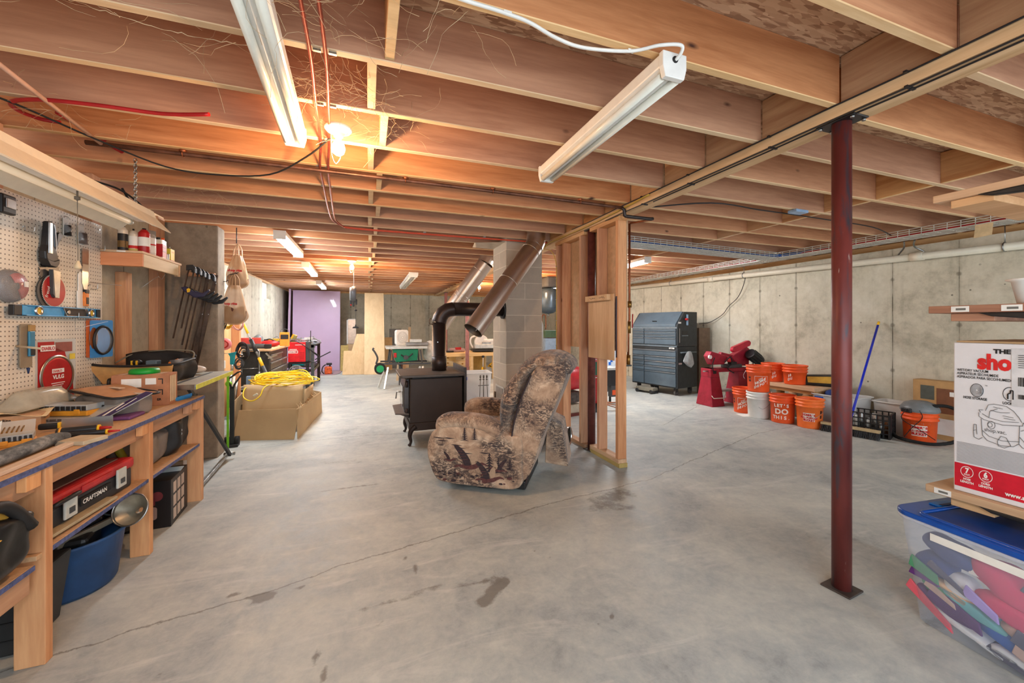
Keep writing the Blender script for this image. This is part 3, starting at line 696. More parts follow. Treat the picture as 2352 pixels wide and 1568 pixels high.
def spray_can(x, y, r, h, body, bands, label, cap=None, nm='spray_can', dome=True):
    t = T(nm, label, 'can', (x, y, ZS))
    M().lathe([(0, 0), (r*.95, 0), (r, .004), (r, h)]+([(r*.98, h+.004), (r*.5, h+.028), (r*.4, h+.03), (0, h+.03)] if dome else [(r*.96, h+.004), (0, h+.004)]), n=24).build('body', body, t)
    for z0, z1, mt in bands: M().lathe([(r+.0006, h*z0), (r+.0006, h*z1)], n=24, a0=-2.4, a1=.4).build('label_band', mt, t)
    if cap: M().lathe([(r*cap[0], h+cap[1]), (r*cap[0], h+cap[2]), (0, h+cap[2])], n=20).build('cap', cap[3], t)
    return t
CANW = P('can_white', (222, 214, 198), .35, .2)
TANL = P('label_tan', (206, 158, 96), .5); OLV = P('label_olive', (196, 180, 96), .5)
spray_can(-1.70, 3.73, .029, .15, CANW, [(.0, .85, BLACK), (.18, .5, TANL)], 'tan and black can with black cap, leftmost on the can shelf', (.4, .028, .06, BLACK))
spray_can(-1.66, 3.78, .031, .135, CANW, [(.4, .9, PAPER), (.22, .38, REDINK), (0, .2, OLV)], 'silver spray can with pale striped label on the can shelf', (.2, .028, .045, BLACK))
spray_can(-1.60, 3.79, .035, .15, RED, [(.35, .8, PAPER)], 'round red can on the shelf corner', (.35, .028, .04, BLACK))
spray_can(-1.62, 3.93, .034, .14, P('spray_pale', (232, 228, 220), .3), [(.6, .68, REDINK), (.2, .5, PAPER)], 'white spray can with frosted tall cap beside the red can', (.98, .0, .06, P('frost_cap', (224, 220, 214), .2, trans=.7)))
t = T('oblong_tin', 'red and white oblong tin with orange corner on the can shelf', 'tin', (-1.61, 4.045, ZS), .1)
M().prism(rrect(-.035, .035, -.05, .05, .008), (0, 0, 0), X_, Y_, Z_*.15).build('body', CANW, t); M().box(.0352, .036, -.045, .045, .01, .115).build('red_label', RED, t)
M().box(-.036, .036, -.0512, -.0505, .01, .115).build('red_label_side', RED, t)
M().prism([(.0, .15), (.03, .15), (.05, .18), (.05, .152), (.035, .13), (-.02, .15)], (0, 0, 0), Y_, Z_, X_*.02).build('orange_hood', ORANGE, t)
m = M(); m.text('GOOF OFF', (.0365, -.04, .085), Y_, Z_, .015, bold=.02); m.text('HEAVY DUTY', (.0365, -.04, .055), Y_, Z_, .012, bold=.02); m.build('lettering', PAPER, t)
M().cyl((0, -.02, .15), (0, -.02, .17), .014, n=14).build('cap', BLACK, t)
spray_can(-1.585, 4.12, .014, .05, GALV, [], 'small shiny tin between the oblong tin and the yellow one', None, 'small_tin', False)
t = T('oil_tin', 'yellow flat tin with a spout at the right end of the can shelf', 'tin', (-1.6, 4.20, ZS), .05)
M().prism(rrect(-.022, .022, -.045, .045, .006), (0, 0, 0), X_, Y_, Z_*.105).build('body', P('tin_yellow', (206, 184, 52), .4), t)
M().box(.0222, .0228, -.044, .044, .0, .012).build('red_base_stripe', RED, t); M().text('Tuf-Glide', (.0232, -.03, .075), Y_, Z_, .014).build('lettering', REDINK, t)
M().cyl((0, 0, .105), (0, 0, .14), .006, .003, n=10).build('spout', GALV, t)
spray_can(-1.67, 4.24, .024, .1, P('tin_cream', (206, 180, 150), .4), [(.3, .5, P('navy_label', (30, 40, 110), .5)), (.0, .15, P('navy_label', (30, 40, 110), .5))], 'small tin with navy cap behind the yellow tin', (.7, .0, .025, P('navy_label', (30, 40, 110), .5)), 'small_tin', False)
# bar clamps hanging from the shelf end
def clamp(x, y, z, L, label, lean=.16, badge=False, s=1):
    t = T('bar_clamp', label, 'clamp', (x, y, z))
    lo = Vector((-lean*L*.4, .02, -L))
    M().bar((0, 0, .02), lo, .006, .022, up=(0, 1, 0)).build('bar', P('clamp_bar', (92, 74, 62), .4, .6, var=.3), t)
    M().prism([(-.02, .03), (.03, .035), (.05, .01), (.05, -.035), (.03, -.035), (.022, -.01), (-.02, -.02)], (0, -.012, 0), X_, Z_, Y_*.024).build('fixed_jaw', BLACK, t, bevel=.005)
    M().box(.045, .055, -.014, .014, -.04, .0).build('jaw_pad', P('pad_grey', (150, 160, 170), .6), t, bevel=.003)
    pr = [(-.04, .03), (.0, .04), (.05, .0), (.12, -.015), (.17, .02), (.175, .005), (.13, -.05), (.06, -.06), (.02, -.03), (-.02, -.0)]
    M().prism([(q*s, w_*s) for q, w_ in pr], (-.02, -.014, -.2), X_, Z_, Y_*.028).build('pistol_grip', P('clamp_violet', (44, 38, 66), .45) if badge else BLACK, t, bevel=.007)
    if badge: M().prism([(0, 0), (.02, .006), (.024, .03), (.012, .04), (-.004, .03)], (-.01, -.0155, -.215), X_, Z_, Y_*.002).build('yellow_badge', YEL, t)
    return t
for i, (x, y, L, bd, lb) in enumerate(((-1.50, 4.31, .62, True, 'bar clamp with violet trigger and yellow badge, nearest of the hanging clamps'), (-1.475, 4.35, .52, False, 'black bar clamp just behind the violet one'),
    (-1.46, 4.40, .66, False, 'black bar clamp in the middle of the hanging row'), (-1.445, 4.45, .75, False, 'black bar clamp fourth in the hanging row'), (-1.42, 4.52, .86, False, 'long black bar clamp with big head at the back of the row'))):
    clamp(x, y, 1.80-.012*i, L, lb, .5, bd)
for i, (x, y) in enumerate(((-1.42, 4.56), (-1.36, 4.585))):
    m = M(); m.bar((x-.02, y, 1.78), (x-.13-.05*i, y-.01, .92), .03, .012, up=(0, 1, 0)); 
    for k in range(5): m.cyl((x-.02-.02*k-.01*i*k, y-.012, 1.7-.15*k), (x-.02-.02*k-.01*i*k, y-.009, 1.7-.15*k), .005, n=8, mi=1)
    m.build('steel_bar', [P('clamp_bar', (92, 74, 62), .4, .6), STEEL], label=('brown drilled steel bar hanging behind the clamps', 'outer brown drilled steel bar hanging next to the stub wall')[i], cat='bar')
m = M(); m.box(-1.62, -1.40, 4.60, 4.635, 1.76, 1.80); m.build('clamp_rail', STUDW, label='wooden rail on the stub wall that carries the clamps', cat='rail')
# ---------------- workbench
BWD = WOOD('bench_post', (186, 128, 88), (218, 166, 122), 'Z', knots=1)
BWR = WOOD('bench_rail', (180, 122, 82), (212, 160, 116), 'Y', knots=1)
PB = P('particle_board', (196, 156, 116), .75, var=.12, scale=60, bump=.15, bs=160)
PBE = P('blue_painted_edge', (84, 92, 132), .7, var=.35, scale=50)
t = T('workbench', 'long homemade workbench with particle board top and pine legs along the left wall', 'workbench', (-1.48, 2.2, 0))
def Wb(m, n, mt, bevel=.003, **k): return m.build(n, mt, t, bevel=bevel, world=True, **k)
m = M(); m.box(-1.79, -1.155, .3, 3.58, .752, .772); Wb(m, 'bench_top', PB, .002)
m = M(); m.box(-1.157, -1.150, .3, 3.582, .750, .770); Wb(m, 'top_edge', PBE, .001)
for i, y in enumerate((.75, 2.03, 2.80, 3.54)):
    Wb(M().box(-1.247, -1.157, y, y+.04, 0, .752), 'leg', BWD); Wb(M().box(-1.78, -1.69, y, y+.04, 0, .752), 'leg', BWD)
    Wb(M().box(-1.69, -1.248, y+.002, y+.04, .31, .405), 'cross_rail', STUDW); Wb(M().box(-1.69, -1.248, y+.002, y+.04, .66, .75), 'cross_rail', STUDW)
Wb(M().box(-1.225, -1.187, .3, 3.5, .662, .75), 'top_rail', BWR)
m = M()
for y in (1.94, 2.72, 3.45, 3.3): Wb(M().box(-1.185, -1.157, y, y+.07, .69, .751), 'corner_block', BWD, .002)
Wb(M().box(-1.77, -1.165, 2.0, 3.52, .412, .43), 'lower_shelf', PB, .002); Wb(M().box(-1.168, -1.162, 2.05, 3.52, .411, .429), 'shelf_edge', PBE, .001)
Wb(M().box(-1.77, -1.165, .5, 1.99, .385, .403), 'lower_shelf', PB, .002); Wb(M().box(-1.168, -1.162, .5, 1.99, .384, .402), 'shelf_edge', PBE, .001)
Wb(M().box(-1.215, -1.177, .5, 1.99, .30, .383), 'shelf_rail', BWR)
# folding saw extension with yellow edge (outfeed) resting past the bench end
t = T('folding_stand', 'grey topped folding work stand with yellow edge beyond the bench end', 'work stand', (-1.3, 3.75, 0))
def Ws(m, n, mt, bevel=.002, **k): return m.build(n, mt, t, bevel=bevel, world=True, **k)
q = [(-1.50, 3.42), (-1.13, 3.36), (-1.17, 4.30), (-1.50, 4.25)]
m = M(); m.prism(q, (0, 0, .862), X_, Y_, Z_*.018); Ws(m, 'table_top', P('stand_grey', (176, 172, 158), .5), )
m = M(); m.bar((-1.128, 3.36, .863), (-1.168, 4.30, .863), .006, .034); Ws(m, 'yellow_edge', P('edge_yellow', (214, 210, 70), .45))
m = M(); m.bar((-1.50, 3.418, .862), (-1.132, 3.357, .862), .006, .036); Ws(m, 'steel_edge', GALV)
Ws(M().bar((-1.27, 3.42, .881), (-1.30, 4.2, .881), .02, .003), 'slot', DGREY, 0)
m = M(); m.bar((-1.28, 3.62, .86), (-1.25, 4.52, .05), .022, .03); Ws(m, 'leg', BLACK); m = M(); m.bar((-1.24, 3.72, .03), (-1.28, 4.58, .05), .022, .03); Ws(m, 'foot_bar', GALV)
m = M(); m.cyl((-1.31, 4.56, .05), (-1.22, 4.56, .05), .016, n=12); Ws(m, 'pivot', GALV, 0)
t = T('paint_tin', 'white and blue oblong tin on the floor beyond the bench end', 'tin', (-1.36, 3.98, 0), .1)
M().prism(rrect(-.045, .045, -.09, .09, .012), (0, 0, 0), X_, Y_, Z_*.24).build('body', P('tin_white', (226, 228, 228), .4), t); M().box(.0452, .046, -.05, .085, .01, .235).build('blue_label', P('label_blue', (48, 84, 184), .45), t)
M().box(.046, .0465, -.03, .06, .12, .17).build('label_text_block', PAPER, t)
# ---- helper: soft bag body from a lofted closed section
def loft_bag(profile, L, n=20, wob=.006, seed=0):
    """profile(t) -> list of (x,z); swept along Y from -L/2..L/2"""
    def fn(u, v):
        y = (u-.5)*L; e = (abs(u-.5)*2)**6; P_ = profile
        k = v*len(P_); i = int(k) % len(P_); f = k-int(k); a = P_[i]; b = P_[(i+1) % len(P_)]
        x = a[0]*(1-f)+b[0]*f; z = a[1]*(1-f)+b[1]*f; zc = sum(p[1] for p in P_)/len(P_)
        x *= (1-.16*e); z = zc+(z-zc)*(1-.1*e)
        q = mnoise.noise(Vector((x*14+seed, y*14, z*14)))*wob*2
        return (x+q, y+q*.6, max(0.001, z+q))
    m = M(); m.grid(fn, n, 36, cv=True)
    # end caps
    for u in (0, n-1):
        o = u*36; m.f.append([o+i for i in range(36)]); m.mi.append(0); m.sm.append(True)
    return m
def rr_prof(w, h, r, n=3): return [(x, z+h/2) for x, z in rrect(-w/2, w/2, -h/2, h/2, r, n)]
ZB = .772
# grey tool bag with tan lid in front
GBAG = P('taupe_cloth', (128, 116, 106), .75, var=.16, scale=6, bump=.3, bs=25); TBAG = P('tan_cloth', (196, 146, 104), .7, var=.1); BBAG = P('black_cloth', (36, 33, 32), .6, var=.3, scale=8, bump=.4, bs=20)
t = T('tool_bag', 'closed taupe tool bag with tan lid and black trim mid bench', 'bag', (-1.42, 3.035, ZB), .88)
loft_bag(rr_prof(.2, .12, .03), .40, 24, .008, 3).build('body', GBAG, t, subs=1)
def lid(u, v):
    x = (u-.5)*.22; y = (v-.5)*.42; r = max(abs(u-.5), abs(v-.5))*2
    return (x, y, .128+.018*(1-r**2)+.008*math.sin(y*15)+.02*(v-.5))
m = M(); m.grid(lid, 16, 20); m.build('lid', TBAG, t, solid=.006)
M().tube([(.11*a, .21*b, .126+.01*b) for a, b in ((-1, -1), (-1, 0), (-1, 1), (0, 1), (1, 1), (1, 0), (1, -1), (0, -1))], .007, 6, closed=True, smooth=3).build('zip_trim', BBAG, t)
M().box(-.112, -.102, -.12, .14, .045, .075).build('side_strap', BBAG, t, bevel=.004); M().box(-.117, -.109, -.11, -.04, .052, .09).build('brand_patch', P('patch_dark', (58, 52, 50), .5), t, bevel=.002)
M().box(-.02, .01, -.08, .1, .15, .153).build('lid_handle', P('pale_strip', (220, 196, 170), .6), t, bevel=.002)
# brown carton behind it
t = T('carton', 'brown cardboard carton with white labels behind the taupe bag on the bench', 'box', (-1.37, 3.275, ZB), .04)
M().box(-.15, .14, -.07, .07, 0, .205).build('carton_body', P('brown_carton', (176, 120, 86), .85, bump=.1), t, bevel=.003)
M().box(-.10, -.0, -.0712, -.0705, .125, .18).build('label', PAPER, t); M().box(.02, .075, -.0714, -.0705, .14, .18).build('label', PAPER, t)
m = M()
for z in (.17, .10): m.box(.085, .11, -.0715, -.0705, z, z+.006); m.box(.105, .11, -.0715, -.0705, z-.03, z)
m.text('ER', (.08, -.0715, .035), X_, Z_, .02, bold=.03); m.build('print', INK, t)
def stripes(): return [(.1405, .1412, -.05+.025*k, -.035+.025*k, .02, .19) for k in range(4)]
m = M(); [m.box(*q) for q in stripes()]; m.build('worn_tape', P('worn_tape', (222, 200, 160), .5), t)
M().box(-.12, .10, -.06, .06, .2055, .2065).build('flap_tape', P('flap_pale', (206, 170, 136), .7), t)
M().lathe([(0, .24), (.07, .238), (.078, .225), (.078, .2075), (0, .2075)], (.02, .0, 0), 28).build('round_lid', P('green_lid', (20, 150, 50), .4), label='bright green round lid on top of the brown carton', cat='lid', loc=(-1.40, 3.275, ZB))
# open black and tan tool bag
t = T('open_tool_bag', 'open black tool bag with tan front and tools showing, behind the carton', 'bag', (-1.54, 3.70, ZB+.111), -.1); t.scale = (1, 1, .8)
m = M(); sec = [(-.14, .0), (.12, 0), (.13, .15), (.12, .152), (.11, .012), (-.13, .012), (-.15, .24), (-.16, .24)]
m.prism([(-.19, 0), (.21, 0), (.24, .16), (-.26, .16)], (0, -.14, 0), Vector((1, .0, 0)), Vector((0, -.15, 1)), Y_*.008); m.build('front_panel', P('bag_tan', (214, 160, 96), .7), t, bevel=.003)
def back(u, v):
    x = -.22+.46*u; z = .02+.25*v*(1-.45*abs(u-.45)**2.4*2); return (x, .12+.04*v+.012*math.sin(u*9+v*4), z)
m = M(); m.grid(back, 18, 8); m.build('raised_flap', BBAG, t, solid=.01)
m = M(); m.box(-.2, .21, -.12, .13, 0, .02); m.box(-.2, -.185, -.14, .13, 0, .13); m.grid(lambda u, v: (.215+.03*math.sin(PI*v)+.012*math.sin(u*8), -.16+.3*u, .2*v), 10, 8); m.build('body', BBAG, t, bevel=.004)
m = M(); m.tube([(-.29, -.13, .185), (-.18, -.17, .165), (0, -.175, .155), (.16, -.17, .16), (.25, -.13, .165), (.25, .1, .19)], .011, 6, smooth=5); m.build('rim', BBAG, t)
m = M(); m.tube([(-.25, .08, .16), (-.17, .15, .24), (0, .165, .268), (.17, .165, .265), (.225, .15, .24), (.24, .1, .19)], .006, 6, smooth=5); m.build('flap_binding', P('bag_binding', (130, 118, 96), .6), t)
m = M(); m.sphere((-.07, .0, .17), (.035, .03, .03)); m.build('tape_measure', BLACK, t); m = M(); [m.box(-.09+.03*k, -.08+.03*k, -.032, -.02, .15, .19) for k in range(2)]; m.build('yellow_stripe', YEL, t, bevel=.002)
M().box(.0, .07, -.03, .03, .13, .188).build('battery', P('battery_slate', (92, 112, 124), .4), t, bevel=.006); M().prism([(.12, .13), (.155, .13), (.16, .17), (.19, .195), (.186, .2), (.15, .178), (.13, .17)], (0, 0, 0), X_, Z_, Y_*.012).build('orange_tool', P('grip_orange', (226, 128, 52), .5), t, bevel=.002)
t = T('wrapped_roll', 'white wrapped roll with red bit lying on the grey stand top', 'package', (-1.38, 4.08, .882), -.5)
M().sphere((0, 0, .04), (.1, .055, .034), 16).build('wrap', P('wrap_white', (226, 208, 190), .5, bump=.4), t); M().box(-.09, .0, -.07, -.02, .001, .03).build('red_piece', P('salmon_red', (214, 84, 60), .5), t, bevel=.006)
t = T('blue_tray', 'bright blue plastic tray by the far bench corner', 'tray', (-1.28, 3.42, ZB), -.12)
m = M(); m.prism([(-.055, -.09), (.055, -.1), (.06, .1), (-.05, .12)], (0, 0, 0), X_, Y_, Z_*.012); m.bar((-.055, -.09, .018), (.055, -.1, .018), .006, .02); m.bar((.057, -.1, .018), (.062, .1, .02), .006, .022); m.build('tray_body', P('sky_blue_plastic', (20, 136, 206), .35), t, bevel=.002)
# orbital sander
t = T('orbital_sander', 'dark blue corded sander against the pegboard at the back of the bench', 'sander', (-1.68, 3.56, ZB), .2)
M().box(-.05, .05, -.09, .09, 0, .02).build('sole', BLACK, t, bevel=.004); M().box(-.04, .045, -.075, .08, .02, .10).build('motor_housing', P('sander_navy', (52, 58, 78), .4), t, bevel=.014)
M().box(-.035, .03, -.02, .1, .1, .112).build('grey_cap', P('sander_grey', (128, 136, 142), .4), t, bevel=.005); M().tube([(0, -.07, .07), (0, -.075, .135), (0, -.05, .15), (0, .03, .135), (0, .06, .11)], .01, 8, smooth=5).build('handle', BLACK, t)
M().tube([(.045, .02, .09), (.08, -.05, .05), (.05, -.13, .03), (.02, -.14, .07), (.0, -.1, .1), (-.02, -.09, .1)], .0045, 6, smooth=6).build('cord', BRUB, t); M().lathe([(.018, 0), (.018, .01), (.01, .011)], (.046, -.02, .06), 14, R=(0, PI/2, 0)).build('dust_port', TBAG, t)
for i, (x, y, l) in enumerate(((-1.60, 3.36, 'round tan knob on an orange puck in front of the sander'), (-1.56, 3.46, 'second orange based puck with red top beside the sander'))):
    t = T('bench_cookie', l, 'bench puck', (x, y, ZB))
    M().lathe([(0, 0), (.048, 0), (.05, .008), (.045, .02), (0, .02)], n=24).build('orange_base', P('puck_orange', (214, 92, 46), .5), t)
    M().lathe([(.035, .02), (.036, .03), (.02, .045), (.012, .047), (0, .05)], n=20).build('tan_cap', P('puck_tan', (206, 172, 146), .5), t); M().cyl((0, 0, .048), (0, 0, .07), .008, n=10).build('top_knob', RED if i else STEEL, t)
# clear face-shield like clamshell on olive tray
t = T('clamshell_tray', 'large clear domed plastic lid lying on an olive tray at the back of the bench', 'package', (-1.71, 2.93, ZB), -.05)
M().prism([(-.07, -.14), (.05, -.19), (.06, .19), (-.07, .2)], (0, 0, .03), X_, Y_, Z_*.05).build('olive_tray', P('olive_tan', (142, 118, 78), .5), t, bevel=.01)
def dome(u, v):
    x = (u-.5)*.16; y = (v-.5)*.48; f = max(0, 1-(x/.075)**2)*max(0, 1-((y-.02)/.20)**2); return (x, y, .085+.085*min(1, f*1.6)+.05*(-(v-.5))*0)
M().grid(dome, 18, 28).build('clear_lid', P('lid_smoke', (206, 198, 178), .2, alpha=.6), t, solid=.002)
# organiser boxes
def organiser(loc, rz, w, d, h, label, base, n=8, nm='parts_organiser', dark=True):
    t = T(nm, label, 'organiser', loc, rz)
    M().box(-w/2, w/2, -d/2, d/2, 0, h*.45).build('base', base, t, bevel=.004)
    M().box(-w/2+.003, w/2-.003, -d/2+.003, d/2-.003, h*.46, h).build('clear_lid', CLEARD, t, bevel=.004)
    m = M()
    for i in range(n): m.box(-w/2+.004+i*(w-.008)/n+.003, -w/2+.004+(i+1)*(w-.008)/n-.003, -d/2-.001, d/2+.001, h*.5, h*.88)
    m.build('bit_cases', BLACK if dark else P('smoky_bins', (96, 88, 82), .4), t, bevel=.002)
    for s in (-.3, .3): M().box(s*w-.015, s*w+.015, -d/2-.004, -d/2, h*.2, h*.6).build('latch', base, t, bevel=.002)
YO = P('case_amber', (228, 156, 48), .4)
organiser((-1.53, 2.885, ZB+.032), -.3, .25, .11, .06, 'amber and clear bit organiser on top of a clear one, mid bench', YO, 9)
organiser((-1.53, 2.86, ZB), -.2, .29, .15, .03, 'flat clear organiser under the amber one', CLEARD, 8, dark=False)
organiser((-1.44, 2.36, ZB), .45, .11, .085, .05, 'small amber and clear bit case in front of the white bin', YO, 7, 'bit_case')
t = T('plastic_card_pack', 'clear pack with gold drill bits leaning behind the small amber case', 'package', (-1.53, 2.48, ZB), .5)
M().prism([(-.06, 0), (.07, 0), (.07, .02), (-.06, .02)], (0, -.05, 0), X_, Z_, Vector((.0, .14, .05))).build('clear_shell', CLEARD, t); m = M(); [m.cyl((-.03+.014*k, -.04, .025), (-.02+.014*k, .03, .052), .003, n=8) for k in range(5)]; m.build('drill_bits', P('gold_bit', (160, 118, 50), .3, .8), t)
# small carton of screws
t = T('screw_carton', 'tan printed screw carton with torn lid at the back left of the bench', 'box', (-1.68, 2.78, ZB), .3)
M().box(-.09, .09, -.09, .09, 0, .07).build('carton_body', P('tan_carton', (196, 152, 112), .8), t, bevel=.002); M().grid(lambda u, v: ((u-.5)*.22, (v-.5)*.2, .073+.015*math.sin(u*5+v*3)), 8, 8).build('torn_flap', P('flap_cream', (220, 194, 150), .7), t, solid=.002)
m = M(); 
for k in range(3): m.text('FastenRite', (-.08, -.091, .048-.02*k), Vector((1, .0, -.05)), Z_, .017, bold=.03)
m.text('Hillman', (.091, -.05, .04), Y_, Z_, .018); m.build('lettering', INK, t)
# white bin
t = T('white_bin', 'white plastic bin half cut off by the left picture edge on the bench', 'bin', (-1.53, 2.2, ZB), .15)
m = M(); m.prism([(-.10, 0), (.085, 0), (.095, .085), (-.11, .085)], (0, -.09, 0), X_, Z_, Y_*.004); m.prism([(-.10, 0), (.085, 0), (.1, .12), (-.11, .06)], (0, .08, 0), X_, Z_, Y_*.004)
m.box(.085, .09, -.09, .084, 0, .085); m.box(-.1, -.095, -.09, .084, 0, .085); m.box(-.1, .09, -.09, .084, 0, .004); m.build('bin_body', P('ivory_plastic', (232, 222, 206), .5), t, bevel=.002)
m = M(); [m.box(.0902, .0925, -.09, .084, .03+.018*k, .034+.018*k) for k in range(3)]; m.build('ribs', P('ivory_plastic', (232, 222, 206), .5), t); M().box(-.07, .03, -.05, .05, .005, .05).build('red_packet', RED, label='dark and red packet sticking out of the white bin', cat='packet', loc=(-1.54, 2.2, ZB))
# chalk grey roll and boards
t = T('cloth_roll', 'mottled grey rolled cloth lying along the front of the bench', 'cloth roll', (-1.275, 2.08, ZB+.003), -.05)
def mottled():
    m = NT('mottled_grey_cloth'); v = m.coord((1, .5, 1)); m.base(m.ramp(m.noise(v, 22, 6, .7), [(.35, (52, 54, 56)), (.5, (98, 100, 100)), (.65, (146, 146, 142))])); m.b.inputs['Roughness'].default_value = .9; m.bump(m.noise(v, 60, 4), .5, .004); return m.m
m = M(); m.tube([(0, -.6, .024), (0.01, -.3, .026), (0, 0, .027), (-.02, .2, .024), (-.02, .29, .018)], .026, 14, smooth=6, rr=lambda q: .027-.009*q**6); m.build('roll', mottled(), t)
M().bar((-1.19, 1.5, ZB+.008), (-1.215, 2.28, ZB+.008), .035, .014).build('stir_board', WOOD('whitewashed', (186, 164, 144), (220, 200, 180), 'Y', knots=0), label='whitewashed thin board lying on the front edge of the bench', cat='board', bevel=.002)
t = T('wood_block', 'small flat pale wooden block at the bench edge behind the roll', 'block', (-1.2, 2.32, ZB), -.3); M().box(-.06, .06, -.055, .055, 0, .018).build('block_body', P('pale_block', (196, 176, 146), .6), t, bevel=.002)
# tools lying on the bench: two black yellow cylinders, a steel taping knife
def torch(x, y, rz, L, r, label, tail):
    t = T('screwdriver', label, 'hand tool', (x, y, ZB+r), rz)
    M().cyl((-L/2, 0, 0), (L/2, 0, 0), r, n=16).build('handle', BLACK, t, bevel=.004); M().cyl((L/2, 0, 0), (L/2+.008, 0, 0), r*1.02, n=16).build('yellow_cap', YEL, t); M().cyl((-L/2+.01, 0, 0), (-L/2+.018, 0, 0), r*1.05, n=16).build('amber_ring', YO, t)
    M().cyl((L/2+.008, 0, 0), (L/2+.05, 0, 0), r*.55, r*.3, n=12).build('red_tip', RED, t)
torch(-1.31, 2.50, .18, .14, .018, 'black handled tool with yellow end and red tip on the bench', 1)
torch(-1.26, 2.44, .16, .16, .012, 'thinner black tool with red tip in front of the yellow ended one', 1)
t = T('taping_knife', 'steel taping knife blade standing on edge on the bench, black yellow handle', 'taping knife', (-1.37, 2.62, ZB), .12); M().box(-.06, .13, -.001, .001, .0, .055).build('blade', STEEL, t); M().box(-.14, -.06, -.012, .012, .01, .04).build('handle', BLACK, t, bevel=.008); M().box(-.07, -.06, -.013, .013, .008, .042).build('yellow_collar', YEL, t, bevel=.002)
t = T('purple_pack', 'clear and dark purple retail pack leaning across mid bench', 'package', (-1.345, 2.83, ZB), -.55)
M().prism([(-.1, -.1), (.08, -.12), (.13, .12), (-.06, .13)], (0, 0, .06), Vector((1, 0, .05)), Vector((0, 1, .5)), Z_*.004).build('clear_sleeve', CLEARD, t); M().prism([(-.0, -.115), (.085, -.12), (.13, .12), (.07, .13)], (0, 0, .0665), Vector((1, 0, .05)), Vector((0, 1, .5)), Z_*.002).build('purple_print', P('deep_purple', (62, 46, 98), .45), t)
m = M(); m.prism([(.05, -.07), (.065, -.07), (.06, .03), (.045, .03)], (0, 0, .0695), Vector((1, 0, .05)), Vector((0, 1, .5)), Z_*.001); m.prism([(.085, -.03), (.092, -.03), (.09, .07), (.083, .07)], (0, 0, .0695), Vector((1, 0, .05)), Vector((0, 1, .5)), Z_*.001); m.build('white_tools_print', PAPER, t); M().box(.0, .1, .14, .3, .0, .02).build('plum_cloth', P('plum_cloth', (112, 66, 120), .7, bump=.3), label='plum coloured folded cloth beside the purple pack', cat='cloth', loc=(-1.33, 2.63, ZB), bevel=.008)
M().cyl((-1.60, 2.96, ZB+.045), (-1.43, 3.08, ZB+.047), .014, n=12).build('yellow_tube', YEL, label='bright yellow tube end sticking out behind the amber organiser', cat='tube')
M().prism(rrect(-.04, .045, 0, .05, .012), (-1.74, 2.88, ZB), Y_, Z_, X_*.003).build('grey_scraper', P('scraper_grey', (150, 136, 122), .4, .5), label='grey rounded scraper leaning on the pegboard base', cat='scraper')
# ---------------- on the shelf below
TB_R = P('toolbox_red', (186, 40, 44), .45, var=.2); TB_K = P('toolbox_black', (50, 50, 52), .5, var=.2)
t = T('toolbox', 'red lidded black toolbox with grey latches on the bench shelf', 'toolbox', (-1.37, 2.44, .431), PI/2-.05)
M().box(-.27, .29, -.155, .155, 0, .1).build('base', TB_K, t, bevel=.012)
m = M(); m.box(-.275, .295, -.165, .165, .1, .155); m.build('lid', TB_R, t, bevel=.014); M().box(-.24, .24, -.12, .11, .156, .162).build('dusty_top_panel', P('dusty_brown', (142, 104, 86), .7, var=.25, scale=7), t, bevel=.004)
for s in (-.17, .17):
    lt = M().box(s-.035, s+.035, -.176, -.165, .035, .13).build('latch', P('latch_grey', (196, 196, 186), .4), t, bevel=.004); M().box(s-.016, s+.016, -.179, -.176, .055, .08).build('latch_slot', DGREY, lt, bevel=.002)
M().box(-.1, .1, -.172, -.165, .115, .14).build('front_grip', TB_R, t, bevel=.004); M().box(-.1, .1, -.166, -.1605, .05, .085).build('name_plate', INK, t); M().text('CRAFTSMAN', (-.092, -.1665, .057), X_, Z_, .028, bold=.02).build('lettering', PAPER, t)
M().tube([(-.27, -.165, .115), (-.26, -.19, .13), (-.16, -.195, .135), (-.15, -.165, .12)], .009, 8, smooth=4).build('handle', BLACK, t)
t = T('shelf_bag', 'black bag with yellow tan panel behind the red toolbox on the shelf', 'bag', (-1.66, 2.43, .431), PI/2)
loft_bag(rr_prof(.18, .22, .05), .62, 20, .012, 9).build('body', BBAG, t, subs=1)
def face(u, v): return ((u-.5)*.36, -.1-.008*math.sin(u*6), .07+.12*v)
bt = loft_bag; m = M(); m.box(-.12, .3, -.118, -.108, .08, .2); 
M().prism([(-.2, .02), (.24, .02), (.22, .2), (-.16, .2)], (.112, 0, 0), Y_, Z_, X_*.006).build('tan_panel', P('panel_gold', (182, 128, 62), .7), t); M().text('DEWALT', (.119, -.12, .09), Y_, Z_, .05, bold=.04).build('lettering', INK, t)
t = T('grey_tool_bag', 'grey taupe tool bag with olive yellow edge on the shelf by the far bench leg', 'bag', (-1.34, 3.1, .431), .1)
loft_bag(rr_prof(.22, .2, .05), .3, 20, .01, 5).build('body', GBAG, t, subs=1); M().tube([(.0, -.145, .02), (-.02, -.155, .1), (-.06, -.15, .19)], .02, 10, smooth=4).build('olive_trim', P('olive_yellow', (168, 160, 40), .6), t); M().tube([(.08, -.12, .2), (.1, .0, .23), (.08, .12, .2)], .012, 8, smooth=5).build('carry_handle', BBAG, t)
t = T('black_tool_bag', 'open black tool bag with tan panel behind the grey bag on the shelf', 'bag', (-1.36, 3.34, .431), .15)
loft_bag(rr_prof(.32, .27, .07), .26, 20, .016, 15).build('body', BBAG, t, subs=1); M().box(-.12, .06, -.15, -.142, .17, .235).build('tan_panel', P('bag_tan', (214, 160, 96), .7), t); m = chain(5, .12, .012, .002, .006); m.xf(MX((.16, -.08, 0))); m.build('zip_pull', STEEL, t); M().sphere((-.04, -.03, .26), (.16, .1, .04)).build('collapsed_top', BBAG, t)
